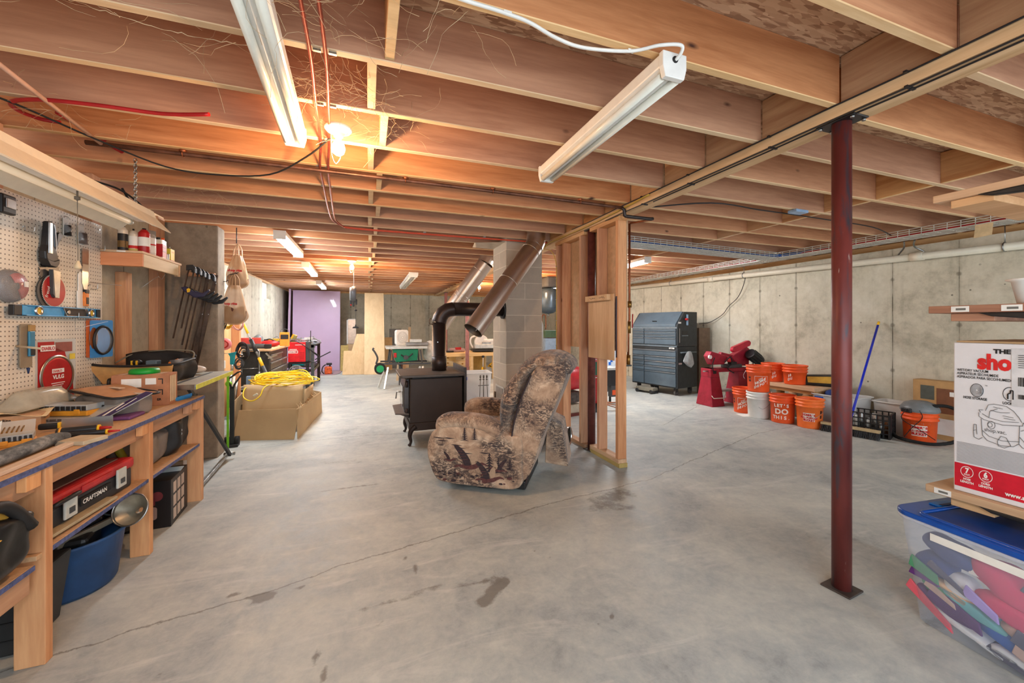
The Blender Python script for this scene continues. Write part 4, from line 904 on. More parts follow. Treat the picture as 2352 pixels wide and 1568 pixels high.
# picture box on the floor
t = T('light_bulb_box', 'black printed box with lamp pictures on the floor under the far shelf', 'box', (-1.345, 3.3, 0), .08)
M().box(-.14, .14, -.16, .16, 0, .3).build('box_body', P('box_black', (28, 22, 22), .45), t, bevel=.003); M().prism([(-.14, .3), (.14, .3), (.16, .33), (-.1, .335)], (0, .02, 0), X_, Z_, Y_*.003).build('open_flap', P('flap_grey', (168, 172, 170), .5), t)
m = M(); m.cyl((-.03, -.161, .2), (-.03, -.1625, .2), .03, n=18); m.box(-.0, .04, -.1625, -.161, .19, .21); m.build('gold_lamp_print', P('print_gold', (190, 150, 84), .5), t); m = M(); m.cyl((.07, -.161, .205), (.07, -.1625, .205), .03, n=18); m.box(.045, .06, -.1625, -.161, .15, .2); m.build('maroon_print', P('print_maroon', (112, 44, 48), .5), t)
M().prism(rrect(-.06, .07, .06, .14, .015), (0, -.161, 0), X_, Z_, -Y_*.002).build('taupe_panel_print', P('print_taupe', (150, 122, 112), .5), t); M().box(-.13, -.07, -.1625, -.161, .15, .18).build('red_print', REDINK, t)
m = M(); m.text('Retro Series', (-.03, -.1615, .262), X_, Z_, .016, bold=.02)
for k in range(3):
    for j in range(3): m.box(.1403, .141, -.12+.075*j, -.065+.075*j, .03+.085*k, .1+.085*k)
m.build('side_print', P('print_pale', (196, 176, 160), .5), t)
# funnels, tub, bins
def funnel(loc, R, r, h, label, mat, rim):
    t = T('funnel', label, 'funnel', loc); Rm = rot(*R)
    M().lathe([(r, 0), (r*.98, -.012), (r*.3, -h*.75), (r*.17, -h), (r*.14, -h), (r*.26, -h*.75), (r*.94, -.01)], (0, 0, 0), 32, R=Rm).build('cone', mat, t)
    m = M(); pts = [Rm@Vector((r*math.cos(a), r*math.sin(a), 0)) for a in [2*PI*k/36 for k in range(36)]]; m.tube(pts, .0035, 6, closed=True); m.build('rim', rim, t); return t
TAUP = P('galv_taupe', (162, 152, 134), .4, .6, var=.2)
funnel((-1.165, 2.62, .335), (1.15, 0, -.15), .078, .09, 'pale grey metal funnel facing the viewer above the blue tub', TAUP, STEEL)
t = T('black_bucket', 'black pail tilted with a shiny rim behind the metal funnel under the bench', 'pail', (-1.28, 2.80, .33)); Rm = rot(.55, .25, 0)
M().lathe([(.0, -.2), (.07, -.2), (.095, 0), (.09, 0), (.066, -.19), (0, -.19)], (0, 0, 0), 32, R=Rm).build('pail_body', BLACK, t); M().tube([Rm@Vector((.094*math.cos(a), .094*math.sin(a), 0)) for a in [2*PI*k/36 for k in range(36)]], .004, 6, closed=True).build('rim', P('rim_bluegrey', (150, 166, 178), .3, .5), t)
t = T('plastic_tub', 'round blue tub on the floor under the bench', 'tub', (-1.385, 2.585, 0)); t.scale = (.93, .93, 1)
M().lathe([(0, 0), (.17, 0), (.185, .02), (.215, .245), (.225, .25), (.226, .262), (.212, .262), (.205, .25), (.175, .025), (0, .02)], n=40).build('tub_body', P('tub_blue', (40, 78, 124), .5, var=.25, scale=4), t)
t = T('router_sled', 'black and steel tool lying in the blue tub', 'tool', (-1.36, 2.56, .19), .2)
M().box(-.08, .08, -.11, .1, .0, .09).build('housing', BLACK, t, bevel=.02); M().lathe([(.05, 0), (.07, 0), (.07, .07), (.05, .07)], (.02, .07, .08), 24).build('ring', P('dark_gloss', (30, 28, 28), .2), t); M().bar((-.02, -.12, .08), (.15, .09, .1), .02, .03).build('steel_bracket', TAUP, t, bevel=.003)
M().bar((-1.21, 2.09, .448), (-1.19, 2.52, .443), .045, .012).build('thin_trim', P('trim_olive', (176, 158, 124), .5), label='thin pale trim strip lying on the front of the bench shelf', cat='trim strip', bevel=.002)
t = T('dark_tote', 'black plastic crate on the floor left of the blue tub', 'crate', (-1.44, 2.2, 0), .05); M().prism([(-.17, 0), (.16, 0), (.2, .3), (-.2, .3)], (0, -.08, 0), X_, Z_, Y_*.22).build('tote_body', P('charcoal_plastic', (46, 46, 46), .5), t, bevel=.01); m = M(); [m.box(-.19, .185, -.084, -.081, .06+.07*k, .064+.07*k) for k in range(3)]; m.build('ribs', BLACK, t)
t = T('yellow_black_bag', 'black and yellow tool bag on the shelf left of the front bench leg', 'bag', (-1.315, 1.76, .404), .0); loft_bag(rr_prof(.33, .25, .07), .40, 20, .018, 25).build('body', P('shiny_black_cloth', (32, 31, 30), .35, var=.3, bump=.5, bs=15), t, subs=1)
M().prism([(-.12, .0), (.12, .03), (.12, .15), (-.12, .17)], (.165, .02, .15), Y_, Vector((-.35, 0, .6)), Vector((.01, 0, .008))).build('yellow_panel', P('bag_yellow', (222, 168, 66), .6), t, bevel=.003); M().tube([(.12, -.15, .24), (.14, -.05, .28), (.15, .10, .27), (.165, .19, .16)], .02, 10, smooth=6).build('padded_handle', BBAG, t)
# ---------------- around the stub wall and the far left area
BAGM = P('tan_plastic_bag', (206, 164, 124), .35, var=.1, scale=5, alpha=.62, bump=.9, bs=9)
BAGF = P('brown_bag_contents', (96, 52, 38), .7, var=.25, scale=6, bump=.5, bs=10)
def plastic_bag(x, y, zt, w, h, label, sd, txt):
    t = T('plastic_bag', label, 'bag', (x, y, zt))
    def fn(u, v):
        a = 2*PI*u; k = .35+.65*min(1, v*1.3)**.7 if v < .75 else (1-.9*((v-.75)/.25)**2.5)**.5
        r = w/2*k*(1+.16*mnoise.noise(Vector((math.cos(a)*2.4+sd, math.sin(a)*2.4, v*4)))+.11*math.sin(a*7+v*3+sd)*(1-v*.7))
        return (r*math.cos(a), r*.55*math.sin(a), -.12-h*v)
    M().grid(fn, 40, 24, cu=True).build('bag_body', BAGM, t)
    def fn2(u, v):
        a = 2*PI*u; r = w/2*.9*(1-.6*v**3)*(1+.08*math.sin(a*5+sd)); return (r*math.cos(a), r*.5*math.sin(a), -.12-h*(.62+.1*math.sin(a*2+sd)*(1-v))-h*.35*v)
    M().grid(fn2, 28, 8, cu=True).build('contents', BAGF, t)
    m = M()
    for s in (-1, 1): m.tube([(s*w*.2, 0, -.16), (s*w*.16, .01, -.05), (0, .01, .005), (s*w*.05, -.01, -.06), (s*w*.06, -.02, -.17)], .006, 6, smooth=6)
    m.build('handles', BAGM, t); M().text(txt, (-w*.36, -w*.29, -.12-h*.5), X_, Z_, .036, bold=.05).build('lettering', REDINK, t)
plastic_bag(-1.33, 5.06, 2.17, .21, .36, 'tan plastic carrier bag with red lettering, upper one behind the stub wall', 2, 'shop rite')
plastic_bag(-1.34, 4.98, 1.84, .24, .42, 'tan plastic carrier bag with brown contents, lower one beside the stub wall', 9, 'shop rite')
m = M(); m.tube([(-1.385, 4.98, 1.83), (-1.33, 4.98, 1.845), (-1.30, 4.98, 1.86)], .004, 6); m.build('bag_hook', BLACK, label='black hook holding the lower plastic bag', cat='hook')
M().cyl((-1.34, 5.06, ZJ), (-1.34, 5.06, 2.18), .005, n=8).build('hanger_rod', BLACK, label='thin dark rod hanging from a joist above the plastic bags', cat='rod')
for z, y, l in ((1.74, 4.8, 'small bent nail hook on the end of the stub wall'),): M().tube([(-1.385, y, z), (-1.36, y, z), (-1.34, y-.01, z+.02)], .004, 6).build('wall_hook', BLACK, label=l, cat='hook')
# folded hand truck
t = T('hand_truck', 'black folding hand truck standing against the stub wall end', 'hand truck', (-1.35, 5.02, 0), .1)
m = M(); m.bar((-.02, 0, .03), (-.02, .01, .64), .028, .04); m.build('upright', BLACK, t, bevel=.004)
m = M(); m.tube([(-.02, 0, .62), (-.055, 0, .70), (-.055, 0, .72), (.03, 0, .79), (.06, 0, .8), (.07, 0, .77), (-.0, 0, .66), (-.01, 0, .62)], .009, 8); m.build('handle', BLACK, t)
M().box(-.09, .04, -.05, .04, 0, .03).build('toe_plate', BLACK, t, bevel=.004); M().cyl((-.09, .03, .05), (-.05, .03, .05), .05, n=20).build('wheel', BRUB, t); M().cyl((.0, .03, .05), (.04, .03, .05), .05, n=20).build('wheel', BRUB, t)
M().bar((-1.375, 4.90, .02), (-1.375, 4.905, .78), .006, .02).build('green_rod', P('lime_green', (118, 196, 40), .4), label='thin lime green upright rod between hand truck and stub wall', cat='rod')
t = T('cord_pile', 'pile of pale grey hoses and cables on the floor behind the hand truck', 'hose pile', (-1.75, 6.6, 0)); random.seed(3)
for i in range(7):
    r = random.uniform(.16, .26); z = .08+.05*i; cx = random.uniform(-.06, .06)
    M().tube([(cx+r*math.cos(a), r*.7*math.sin(a), z+.04*math.sin(a*2+i)) for a in [2*PI*k/20 for k in range(20)]], .014, 8, closed=True).build('coil', P('hose_grey', (176, 178, 172), .5), t)
M().sphere((0, 0, .035), (.035, .03, .035)).build('lime_tool', P('lime_green', (118, 196, 40), .4), label='lime green rounded tool cap sticking up behind the hand truck', cat='tool', loc=(-1.555, 5.57, .57))
# rack of small hanging things on the back side of the stub
BW2 = STUDW
stud('rack_post', -1.62, -1.53, 5.9, 5.96, 0, 1.5, 'pine post of the cord rack behind the stub wall', 'post')
t = T('tool_rack', 'wooden rack board behind the stub wall hung with tools', 'rack', (-1.62, 5.6, 0))
M().box(-.02, 0, -.5, .3, .2, 1.45).build('board', PLYW, t)
def coil(x, y, z, r, n, mat, label, rr=.006, nm='cord_coil', tilt=0, kind='cord'):
    m = M(); random.seed(int(abs(x*1000+z*77)))
    for i in range(n):
        q = r*random.uniform(.75, 1.05); dx = random.uniform(-.01, .01); m.tube([(x+q*.7*math.cos(a)+dx, y+.02*i/n+.01*math.sin(3*a), z+q*math.sin(a)-.01*i) for a in [2*PI*k/22 for k in range(22)]], rr, 6, closed=True)
    return m.build(nm, mat, label=label, cat=kind)
coil(-1.575, 5.35, 1.35, .1, 5, BLACK, 'black cord coil hanging just under the lower plastic bag')
coil(-1.51, 5.38, 1.36, .09, 4, YEL, 'yellow cord coil hanging under the plastic bags')
coil(-1.42, 5.40, 1.33, .09, 3, P('pink_cord', (226, 160, 150), .5), 'pink cord coil hanging under the plastic bags')
coil(-1.40, 5.5, 1.02, .085, 7, BLACK, 'black and grey wire coil hanging right of the pink pack')
coil(-1.43, 5.5, .86, .06, 5, DGREY, 'small grey wire coil hanging below the black one')
t = T('hanging_pack', 'round pink and red pack hanging on the rack behind the stub wall', 'package', (-1.55, 5.42, 1.08)); M().sphere((0, 0, 0), (.07, .03, .07)).build('pink_bag', P('pink_film', (232, 136, 136), .3), t); M().tube([(.04*math.cos(a), -.03, .04*math.sin(a)) for a in [2*PI*k/16 for k in range(16)]], .008, 6, closed=True).build('red_ring', RED, t)
t = T('blow_gun', 'teal handled gun hanging on the rack below the pink pack', 'tool', (-1.49, 5.45, .90)); M().prism([(-.04, .07), (.045, .09), (.03, .04), (.02, -.06), (-.02, -.06), (-.02, .03)], (0, 0, 0), X_, Z_, Y_*.025).build('body', P('teal_plastic', (24, 150, 160), .4), t, bevel=.006); M().cyl((0, .01, -.06), (0, .01, -.13), .016, n=10).build('fitting', STEEL, t); M().cyl((-.135, .01, .07), (0, .01, .07), .004, n=6).build('peg', STEEL, t)
t = T('socket_box', 'white outlet box on the rack board left of the teal gun', 'outlet box', (-1.59, 5.42, .80)); M().box(-.035, .04, -.02, .03, 0, .09).build('box_body', WHITE, t, bevel=.004); M().box(-.02, .02, -.022, -.02, .03, .06).build('socket', DGREY, t)
t = T('radio_pack', 'blue grey block with grey stand low on the rack post', 'box', (-1.40, 5.8, .52)); M().box(-.03, .02, -.02, .03, 0, .14).build('block_body', P('block_blue', (120, 150, 186), .4), t, bevel=.003); M().box(.021, .05, -.02, .03, -.01, .14).build('side', TAUP, t, bevel=.003)
t = T('pipe_bundle', 'bundle of grey and white pipe lengths low behind the stub wall', 'pipes', (-1.56, 5.7, .3))
for i, (dx, c) in enumerate(((-.03, GALV), (0, P('pipe_offwhite', (206, 196, 176), .5)), (.03, GALV))): M().cyl((dx, 0, 0), (dx+.01, .05, .42-.05*i), .016, n=10).build('pipe', c, t)
# ---------------- carton tray with flaps and yellow cord
CB = P('box_cardboard', (190, 160, 118), .85, var=.07, scale=3, bump=.12, bs=8); CBD = P('box_cardboard_edge', (150, 96, 60), .9)
t = T('cardboard_box', 'large flattened open cardboard box on the floor with a yellow cord on top', 'box', (-1.08, 5.85, 0))
def Wc(m, n, mt=CB, **k): return m.build(n, mt, t, world=True, **k)
def panel(a, b, h0, h1, lean=(0, 0), th=.006, drop=0):
    a = Vector((*a, 0)); b = Vector((*b, 0)); d = (b-a).normalized(); nrm = Vector((d.y, -d.x, 0))*th
    l = Vector((*lean, 0)); m = M()
    p = [a, b, b+l+Z_*h1, a+l+Z_*h0]; m.add([q+Z_*.002 for q in p]+[q+nrm+Z_*.002 for q in p], [(0, 1, 2, 3), (7, 6, 5, 4), (0, 4, 5, 1), (1, 5, 6, 2), (2, 6, 7, 3), (3, 7, 4, 0)]); return m
Wc(panel((-1.43, 5.27), (-.79, 5.09), .33, .34, (.05, .03)), 'front_side'); Wc(panel((-.76, 5.09), (-.66, 6.60), .34, .30, (-.01, 0)), 'right_side')
Wc(panel((-.68, 6.60), (-1.55, 6.75), .3, .5), 'back_side'); Wc(panel((-1.52, 6.7), (-1.47, 5.3), .55, .42, (.03, 0)), 'left_side')
def flap(u, v): 
    x = -1.39+.62*u; y = 5.42+.04*u+.1*v; return (x, y, .12+.47*v-.05*v*u+.006*math.sin(u*14)*v)
Wc(M().grid(flap, 14, 8), 'inner_flap', solid=.006)
Wc(M().grid(lambda u, v: (-.77+.03*v-.02*u, 5.50+1.0*u, .1+.40*v-.06*u), 10, 6), 'inner_side_flap', solid=.006)
Wc(M().grid(lambda u, v: (-1.5+.4*u, 5.7+.5*v, .30+.25*u*(1-.3*v)+.08*v), 8, 8), 'slanted_flap', solid=.006)
Wc(M().grid(lambda u, v: (-1.36+.58*u, 5.55+.85*v, .565-.05*u-.03*v+.008*math.sin(u*7+v*5)), 12, 10), 'top_flap', solid=.006)
m = M(); random.seed(5)
for i in range(34): 
    y = 5.12+1.4*i/34; m.bar((-.755+.0067*i*1.0*.4, y, .33-.0015*i), (-.765+random.uniform(-.03, .03), y+random.uniform(.0, .05), .36-.0015*i+random.uniform(-.01, .03)), .006, .003)
Wc(m, 'torn_edge', CB)
m = M(); random.seed(11)
YC = P('yellow_cord', (242, 206, 30), .38, var=.04)
pts = []
for i in range(13):
    rx = random.uniform(.24, .37); ry = random.uniform(.18, .38); cx = -1.03+random.uniform(-.05, .05); cy = 5.90+random.uniform(-.06, .06); z0 = .585+.006*i
    for k in range(14):
        a = 2*PI*k/14; pts.append(Vector((cx+rx*math.cos(a), cy+ry*math.sin(a), z0+.02*math.sin(a*2+i)+random.uniform(-.004, .006)-.10*max(0, math.cos(a)-.75)*2-.02*max(0, -math.sin(a)))))
m.tube(pts, .0065, 7, smooth=3)
t2 = T('extension_cord', 'long bright yellow extension cord coiled on the cardboard box', 'cord', (-1.05, 5.85, .57))
m.build('cord', YC, t2, world=True)
m = M(); m.tube([(-1.30, 5.65, .58), (-1.37, 5.50, .55), (-1.36, 5.40, .46), (-1.27, 5.36, .42), (-1.19, 5.37, .47), (-1.16, 5.45, .56), (-1.05, 5.6, .60)], .0065, 8, smooth=6); m.tube([(-1.27, 5.72, .6), (-1.22, 5.68, .68), (-1.1, 5.72, .69), (-1.06, 5.85, .62)], .0065, 8, smooth=6); m.build('loose_loop', YC, t2, world=True)
M().cb((-1.24, 5.385, .485), (.05, .02, .022), 0, (0, -.5, .1)).build('plug', P('plug_grey', (206, 200, 176), .4), t2, world=True, bevel=.004)
# ---------------- far bench with tools
CHD = P('chest_black', (52, 50, 48), .4, var=.2)
t = T('machinist_chest', 'black rolling tool chest with grey drawers under a wooden top, far left', 'tool chest', (-1.62, 7.9, 0))
def Wt(m, n, mt, **k): return m.build(n, mt, t, world=True, **k)
Wt(M().box(-2.18, -1.42, 6.95, 8.35, .1, .90), 'cabinet', CHD, bevel=.006); Wt(M().box(-2.2, -1.38, 6.9, 8.4, .905, .935), 'wooden_top', PLYW, bevel=.004)
for k in range(6):
    z0 = .14+.12*k
    for j, (a, b) in enumerate(((7.0, 7.85), (7.87, 8.33))):
        if j == 1 and k == 5: continue
        d = Wt(M().box(-1.42, -1.408, a, b, z0, z0+.108), 'drawer', P('drawer_dark', (92, 84, 76), .4)); M().box(-1.408, -1.39, a+.005, b-.005, z0+.085, z0+.105).build('drawer_pull', GALV, d, world=True, bevel=.003)
for x in (-2.1, -1.5):
    for y in (7.05, 8.25): Wt(M().cyl((x-.02, y, .05), (x+.02, y, .05), .05, n=16), 'caster', BRUB)
def fclamp(x, y, z, ang, w, L, label):
    m = M(); R = MX((x, y, z), (0, ang, 0)); i0 = 0
    m.tube([(-w, 0, -L), (-w, 0, -.02), (-w+.02, 0, 0), (-.02, 0, 0), (0, 0, -.02), (0, 0, -L*.95)], .012, 8); m.cyl((0, 0, -L*.95), (0, 0, -L*1.1), .02, n=10); m.cyl((-w*1.2, 0, -L*.8), (0, 0, -L*.8), .006, n=8); m.xf(R)
    return m.build('clamp', GALV, label=label, cat='clamp')
fclamp(-1.53, 6.86, .93, 0, .22, .34, 'big silver clamp hanging upright on the far bench front'); fclamp(-1.72, 6.84, .86, .3, .16, .3, 'silver clamp hanging tilted left of the big one on the far bench')
m = M(); m.bar((-1.45, 6.9, .88), (-1.36, 6.88, .78), .02, .02); m.bar((-1.42, 6.9, .80), (-1.30, 6.87, .85), .02, .02); m.build('locking_pliers', STEEL, label='locking pliers clamped at the far bench corner', cat='pliers')
t = T('crutch_pole', 'yellow and grey telescoping pole leaning in front of the far bench', 'pole', (-1.42, 6.6, 0))
A0, A1 = Vector((-1.13, 6.35, .1)), Vector((-1.84, 6.95, 1.55)); 
def seg(a, b): return A0.lerp(A1, a), A0.lerp(A1, b)
for nm, a, b, r, mt in (('lower_tube', 0, .42, .024, DGREY), ('yellow_band', .42, .5, .022, YEL), ('foam_grip', .56, .68, .028, BLACK), ('upper_tube', .5, .7, .015, GALV), ('upper_tube', .7, 1, .014, P('pole_white', (214, 214, 210), .4)), ('yellow_sticker', .74, .88, .0165, YEL)):
    p, q = seg(a, b); M().cyl(p, q, r, n=12).build(nm, mt, t, world=True)
zt = .936
def small(name, label, cat, parts, loc, rz=0, group=None):
    t = T(name, label, cat, loc, rz, group)
    for nm, m, mt, bv in parts: m.build(nm, mt, t, bevel=bv)
    return t
small('tool_box_case', 'open red tool case on the far bench top', 'case', [('case_body', M().box(-.2, .2, -.1, .1, 0, .05), RED, .006), ('lid', M().cb((0, .1, .1), (.4, .02, .12), 0, (.3, 0, 0)), P('case_pink', (206, 90, 84), .5), .004)], (-1.86, 7.5, zt), .1)
small('red_toolbag', 'small red soft tool bag on the far bench top', 'bag', [('bag_body', M().sphere((0, 0, .05), (.16, .1, .06)), RED, 0), ('strap', M().tube([(-.1, 0, .09), (0, 0, .13), (.1, 0, .09)], .01, 6, smooth=4), BLACK, 0)], (-1.58, 7.75, zt))
small('cordless_tool', 'dark grey long tool lying at the front of the far bench', 'tool', [('body', M().cyl((-.22, 0, .04), (.15, 0, .04), .038, n=14), DGREY, .004), ('head', M().box(.15, .24, -.04, .04, 0, .07), BLACK, .01)], (-1.66, 7.1, zt))
small('blue_box', 'small blue plastic box at the left end of the far bench', 'box', [('box_body', M().box(-.06, .04, -.05, .05, 0, .07), BLUE, .004), ('clear_half', M().box(.045, .12, -.05, .05, 0, .07), CLEARD, .004)], (-2.0, 7.02, zt))
small('drill_index', 'amber drill bit index case standing on the far bench', 'bit case', [('case_body', M().box(-.075, .075, -.03, .03, 0, .24), YO, .006), ('bit_window', M().box(-.06, .06, -.034, -.031, .12, .2), BLACK, 0), ('wire_handle', M().tube([(-.06, 0, .24), (-.06, 0, .28), (0, 0, .3), (.06, 0, .28), (.06, 0, .24)], .004, 6), DGREY, 0)], (-1.39, 7.98, zt), .1)
small('grinder_guard', 'grey face shield standing at the back of the far bench', 'face shield', [('shell', M().lathe([(.07, 0), (.08, .05), (.07, .16), (.02, .2), (0, .2)], n=20), P('shield_grey', (112, 118, 120), .35), 0), ('strap', M().tube([(-.1, .02, .02), (-.2, .05, .03), (.1, .1, .02), (.2, .02, .02)], .015, 6, smooth=4), BLACK, 0)], (-1.82, 8.1, zt))
# welder on its cart
t = T('welder', 'red box welder with grey ends on a cart beside the far bench', 'welder', (-1.28, 8.75, .56), .0)
M().box(-.17, .13, -.1, .14, .03, .41).build('case', P('welder_red', (214, 34, 40), .35), t, bevel=.006); M().box(.13, .20, -.09, .13, .03, .42).build('front_panel', DGREY, t, bevel=.01); M().tube([(-.15, 0, .41), (-.13, 0, .46), (.14, 0, .46), (.17, 0, .41)], .013, 8).build('handle', GALV, t)
M().box(-.165, .0, -.1025, -.1005, .2, .25).build('logo_outline', PAPER, t); M().box(-.155, -.01, -.1035, -.1026, .21, .24).build('logo_field', RED, t); M().text('ELECTRIC', (-.15, -.104, .216), X_, Z_, .026, bold=.03).build('lettering', PAPER, t); M().text('LINCOLN', (-.15, -.1025, .262), X_, Z_, .03, bold=.04).build('lettering', PAPER, t)
m = M(); [m.box(.02, .11, -.1015, -.1005, .06+.03*k, .066+.03*k) for k in range(6)]; m.build('vents', P('vent_dark_red', (140, 20, 26), .5), t); m = M(); m.box(-.05, .12, -.1015, -.1005, .355, .365); m.build('white_stripe', PAPER, t)
m = M(); m.tube([(.16, -.1, .32), (.28, -.12, .2), (.38, -.12, .1), (.3, -.12, .02), (.18, -.12, .06)], .01, 8, smooth=6); m.tube([(-.12, -.12, .44), (.0, -.14, .42), (.2, -.14, .28), (.38, -.13, .14)], .008, 8, smooth=6); m.build('torch_cable', BLACK, t)
M().bar((.3, -.13, .07), (.58, -.14, .22), .02, .02).build('torch', BLACK, t, bevel=.005)
t = T('welder_cart', 'dark cart with coiled grey cable under the red welder', 'cart', (-1.28, 8.75, 0))
for x in (-.15, .15):
    for y in (-.1, .13): M().bar((x, y, .0), (x, y, .55), .025).build('leg', BLACK, t)
M().box(-.18, .2, -.13, .16, .55, .575).build('shelf', BLACK, t); M().box(-.18, .2, -.13, .16, .12, .14).build('shelf', BLACK, t); M().cyl((0, -.0, .145), (0, 0, .45), .07, n=18).build('gas_bottle', P('bottle_black', (40, 44, 44), .3), label=None, parent=t)
m = M(); random.seed(8)
for i in range(6): q = random.uniform(.09, .14); m.tube([(-.02+q*math.cos(a), -.16-.008*i, .38+q*1.1*math.sin(a)) for a in [2*PI*k/22 for k in range(22)]], .006, 6, closed=True)
m.tube([(-.08, -.17, .3), (-.06, -.18, .02), (0, -.18, .01)], .006, 6); m.tube([(.06, -.17, .3), (.1, -.18, .02)], .006, 6); m.build('cable_coil', P('cable_grey', (150, 150, 146), .5), t)
# metal table
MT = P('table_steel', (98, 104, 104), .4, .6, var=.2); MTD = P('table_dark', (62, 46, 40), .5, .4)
t = T('metal_table', 'grey steel work table with a lower shelf in front of the purple boards', 'table', (-1.45, 10.0, 0))
def Wm(m, n, mt=MT, **k): return m.build(n, mt, t, world=True, **k)
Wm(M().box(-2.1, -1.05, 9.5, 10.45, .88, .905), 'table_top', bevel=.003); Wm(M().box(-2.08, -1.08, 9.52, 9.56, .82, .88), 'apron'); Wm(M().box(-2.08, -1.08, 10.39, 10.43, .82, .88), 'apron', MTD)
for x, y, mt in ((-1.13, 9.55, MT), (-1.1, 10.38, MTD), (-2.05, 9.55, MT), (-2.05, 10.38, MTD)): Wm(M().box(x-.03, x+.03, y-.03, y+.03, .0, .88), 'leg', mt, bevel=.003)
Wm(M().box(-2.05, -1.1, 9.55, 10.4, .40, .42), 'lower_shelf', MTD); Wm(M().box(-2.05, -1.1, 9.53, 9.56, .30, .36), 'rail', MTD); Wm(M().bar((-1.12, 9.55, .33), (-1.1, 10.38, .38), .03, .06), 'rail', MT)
zt = .906
small('angle_grinder', 'yellow and black cordless tool at the left of the metal table top', 'power tool', [('body', M().box(-.14, .06, -.05, .05, .02, .11), YEL, .015), ('head', M().cyl((.06, 0, .06), (.2, 0, .06), .04, n=12), BLACK, .004), ('battery', M().box(-.22, -.14, -.05, .05, 0, .1), BLACK, .008)], (-1.85, 9.7, zt), .1)
small('cordless_drill', 'yellow framed tool standing tilted in the middle of the metal table top', 'power tool', [('frame', M().cb((0, 0, .1), (.1, .05, .2), 0, (0, .4, 0)), YEL, .01), ('core', M().cb((.02, -.01, .1), (.06, .06, .16), 0, (0, .4, 0)), P('core_olive', (150, 140, 84), .5), .006)], (-1.53, 9.72, zt), 0)
m = M(); random.seed(2)
for i in range(22): x = random.uniform(-1.95, -1.15); y = random.uniform(9.6, 10.2); m.tube([(x, y, zt+.03), (x+random.uniform(-.1, .1), y+.05, zt+.09+random.uniform(0, .06)), (x+random.uniform(-.2, .2), y, zt+.05), (x+random.uniform(-.2, .25), y-.05, zt+.02)], .009, 6, smooth=4)
tag(m.build('cable_tangle', P('tangle_grey', (150, 150, 148), .4)), 'tangle of pale grey cables heaped on the metal table', 'cables', kind='stuff')
small('clamp_heap', 'steel clamps and pliers piled at the right end of the metal table', 'clamps', [('clamp_body', M().bar((-.12, 0, .03), (.12, .02, .06), .03, .03), STEEL, .003), ('clamp_arm', M().bar((-.1, .04, .08), (.14, .0, .03), .02, .025), DGREY, .003), ('white_box', M().box(-.12, .04, .05, .12, 0, .13), WHITE, .003)], (-1.2, 9.7, zt))
M().cyl((-1.17, 9.56, zt), (-1.17, 9.56, zt+.28), .008, n=8).build('welding_rod', BLACK, label='thin black rod standing up at the metal table edge', cat='rod')
small('angle_tool', 'teal grinder lying on the lower shelf of the metal table', 'power tool', [('body', M().cyl((-.14, 0, .05), (.1, 0, .05), .045, n=14), P('teal_plastic', (24, 150, 160), .4), .005), ('head', M().box(.1, .18, -.04, .04, .01, .09), STEEL, .008)], (-1.4, 9.62, .421))
small('work_lamp', 'grey box with blades on the floor under the metal table', 'box', [('box_body', M().box(-.16, .16, -.1, .1, 0, .1), P('tray_grey', (176, 176, 170), .5), .004), ('fins', M().prism([(-.1, .1), (-.12, .2), (-.05, .11), (.0, .2), (.04, .11), (.1, .2), (.1, .1)], (0, 0, 0), X_, Z_, Y_*.02), STEEL, 0)], (-1.3, 9.85, 0))
# purple insulation boards
PUR = P('purple_foam', (196, 172, 206), .38, var=.04, scale=2, coat=.2)
M().prism([(-1.99, 0), (-.77, 0), (-.77, 2.28), (-1.99, 2.28)], (0, 12.45, .012), X_, Vector((0, .065, 1)), Y_*.05).build('foam_board', PUR, label='large purple insulation board leaning on the back wall', cat='insulation board')
M().prism([(0, 0), (.6, 0), (.6, 2.3), (0, 2.3)], (-2.06, 12.4, .012), Vector((-.12, 1, 0)), Vector((.02, .02, 1)), X_*-.05).build('foam_board', PUR, label='narrow purple insulation board standing edge on, left of the large one', cat='insulation board')
M().prism([(-2.0, 11.4), (-.85, 11.4), (-.72, 11.75), (-.7, 12.4), (-2.0, 12.4)], (0, 0, 0), X_, Y_, Z_*.012).build('foam_sheet', P('purple_foam_dirty', (176, 150, 156), .7, var=.15), label='dirty purple foam sheet lying on the floor under the chainsaw', cat='insulation board')
M().box(-2.14, -2.06, 12.9, 13.5, 0, 2.3).build('dark_post', P('dark_wood_post', (104, 78, 62), .8), label='dark brown wooden post in the far left corner', cat='post')
t = T('chainsaw', 'small orange chainsaw standing on the floor before the purple board', 'chainsaw', (-1.0, 11.6, .013), .1)
M().box(-.09, .09, -.1, .1, 0, .2).build('body', P('saw_orange', (226, 96, 40), .4, var=.4, scale=30), t, bevel=.03); M().box(-.05, .09, -.08, .08, .24, .29).build('top_handle', BLACK, t, bevel=.012); M().tube([(-.06, -.1, .26), (-.13, -.1, .2), (-.15, -.1, .08), (-.1, -.1, .02)], .014, 8, smooth=5).build('front_handle', BLACK, t); M().box(.02, .06, -.02, .02, .19, .25).build('handle_post', BLACK, t); M().box(-.26, -.18, -.03, .05, 0, .07).build('bar_end', DGREY, t, bevel=.01)
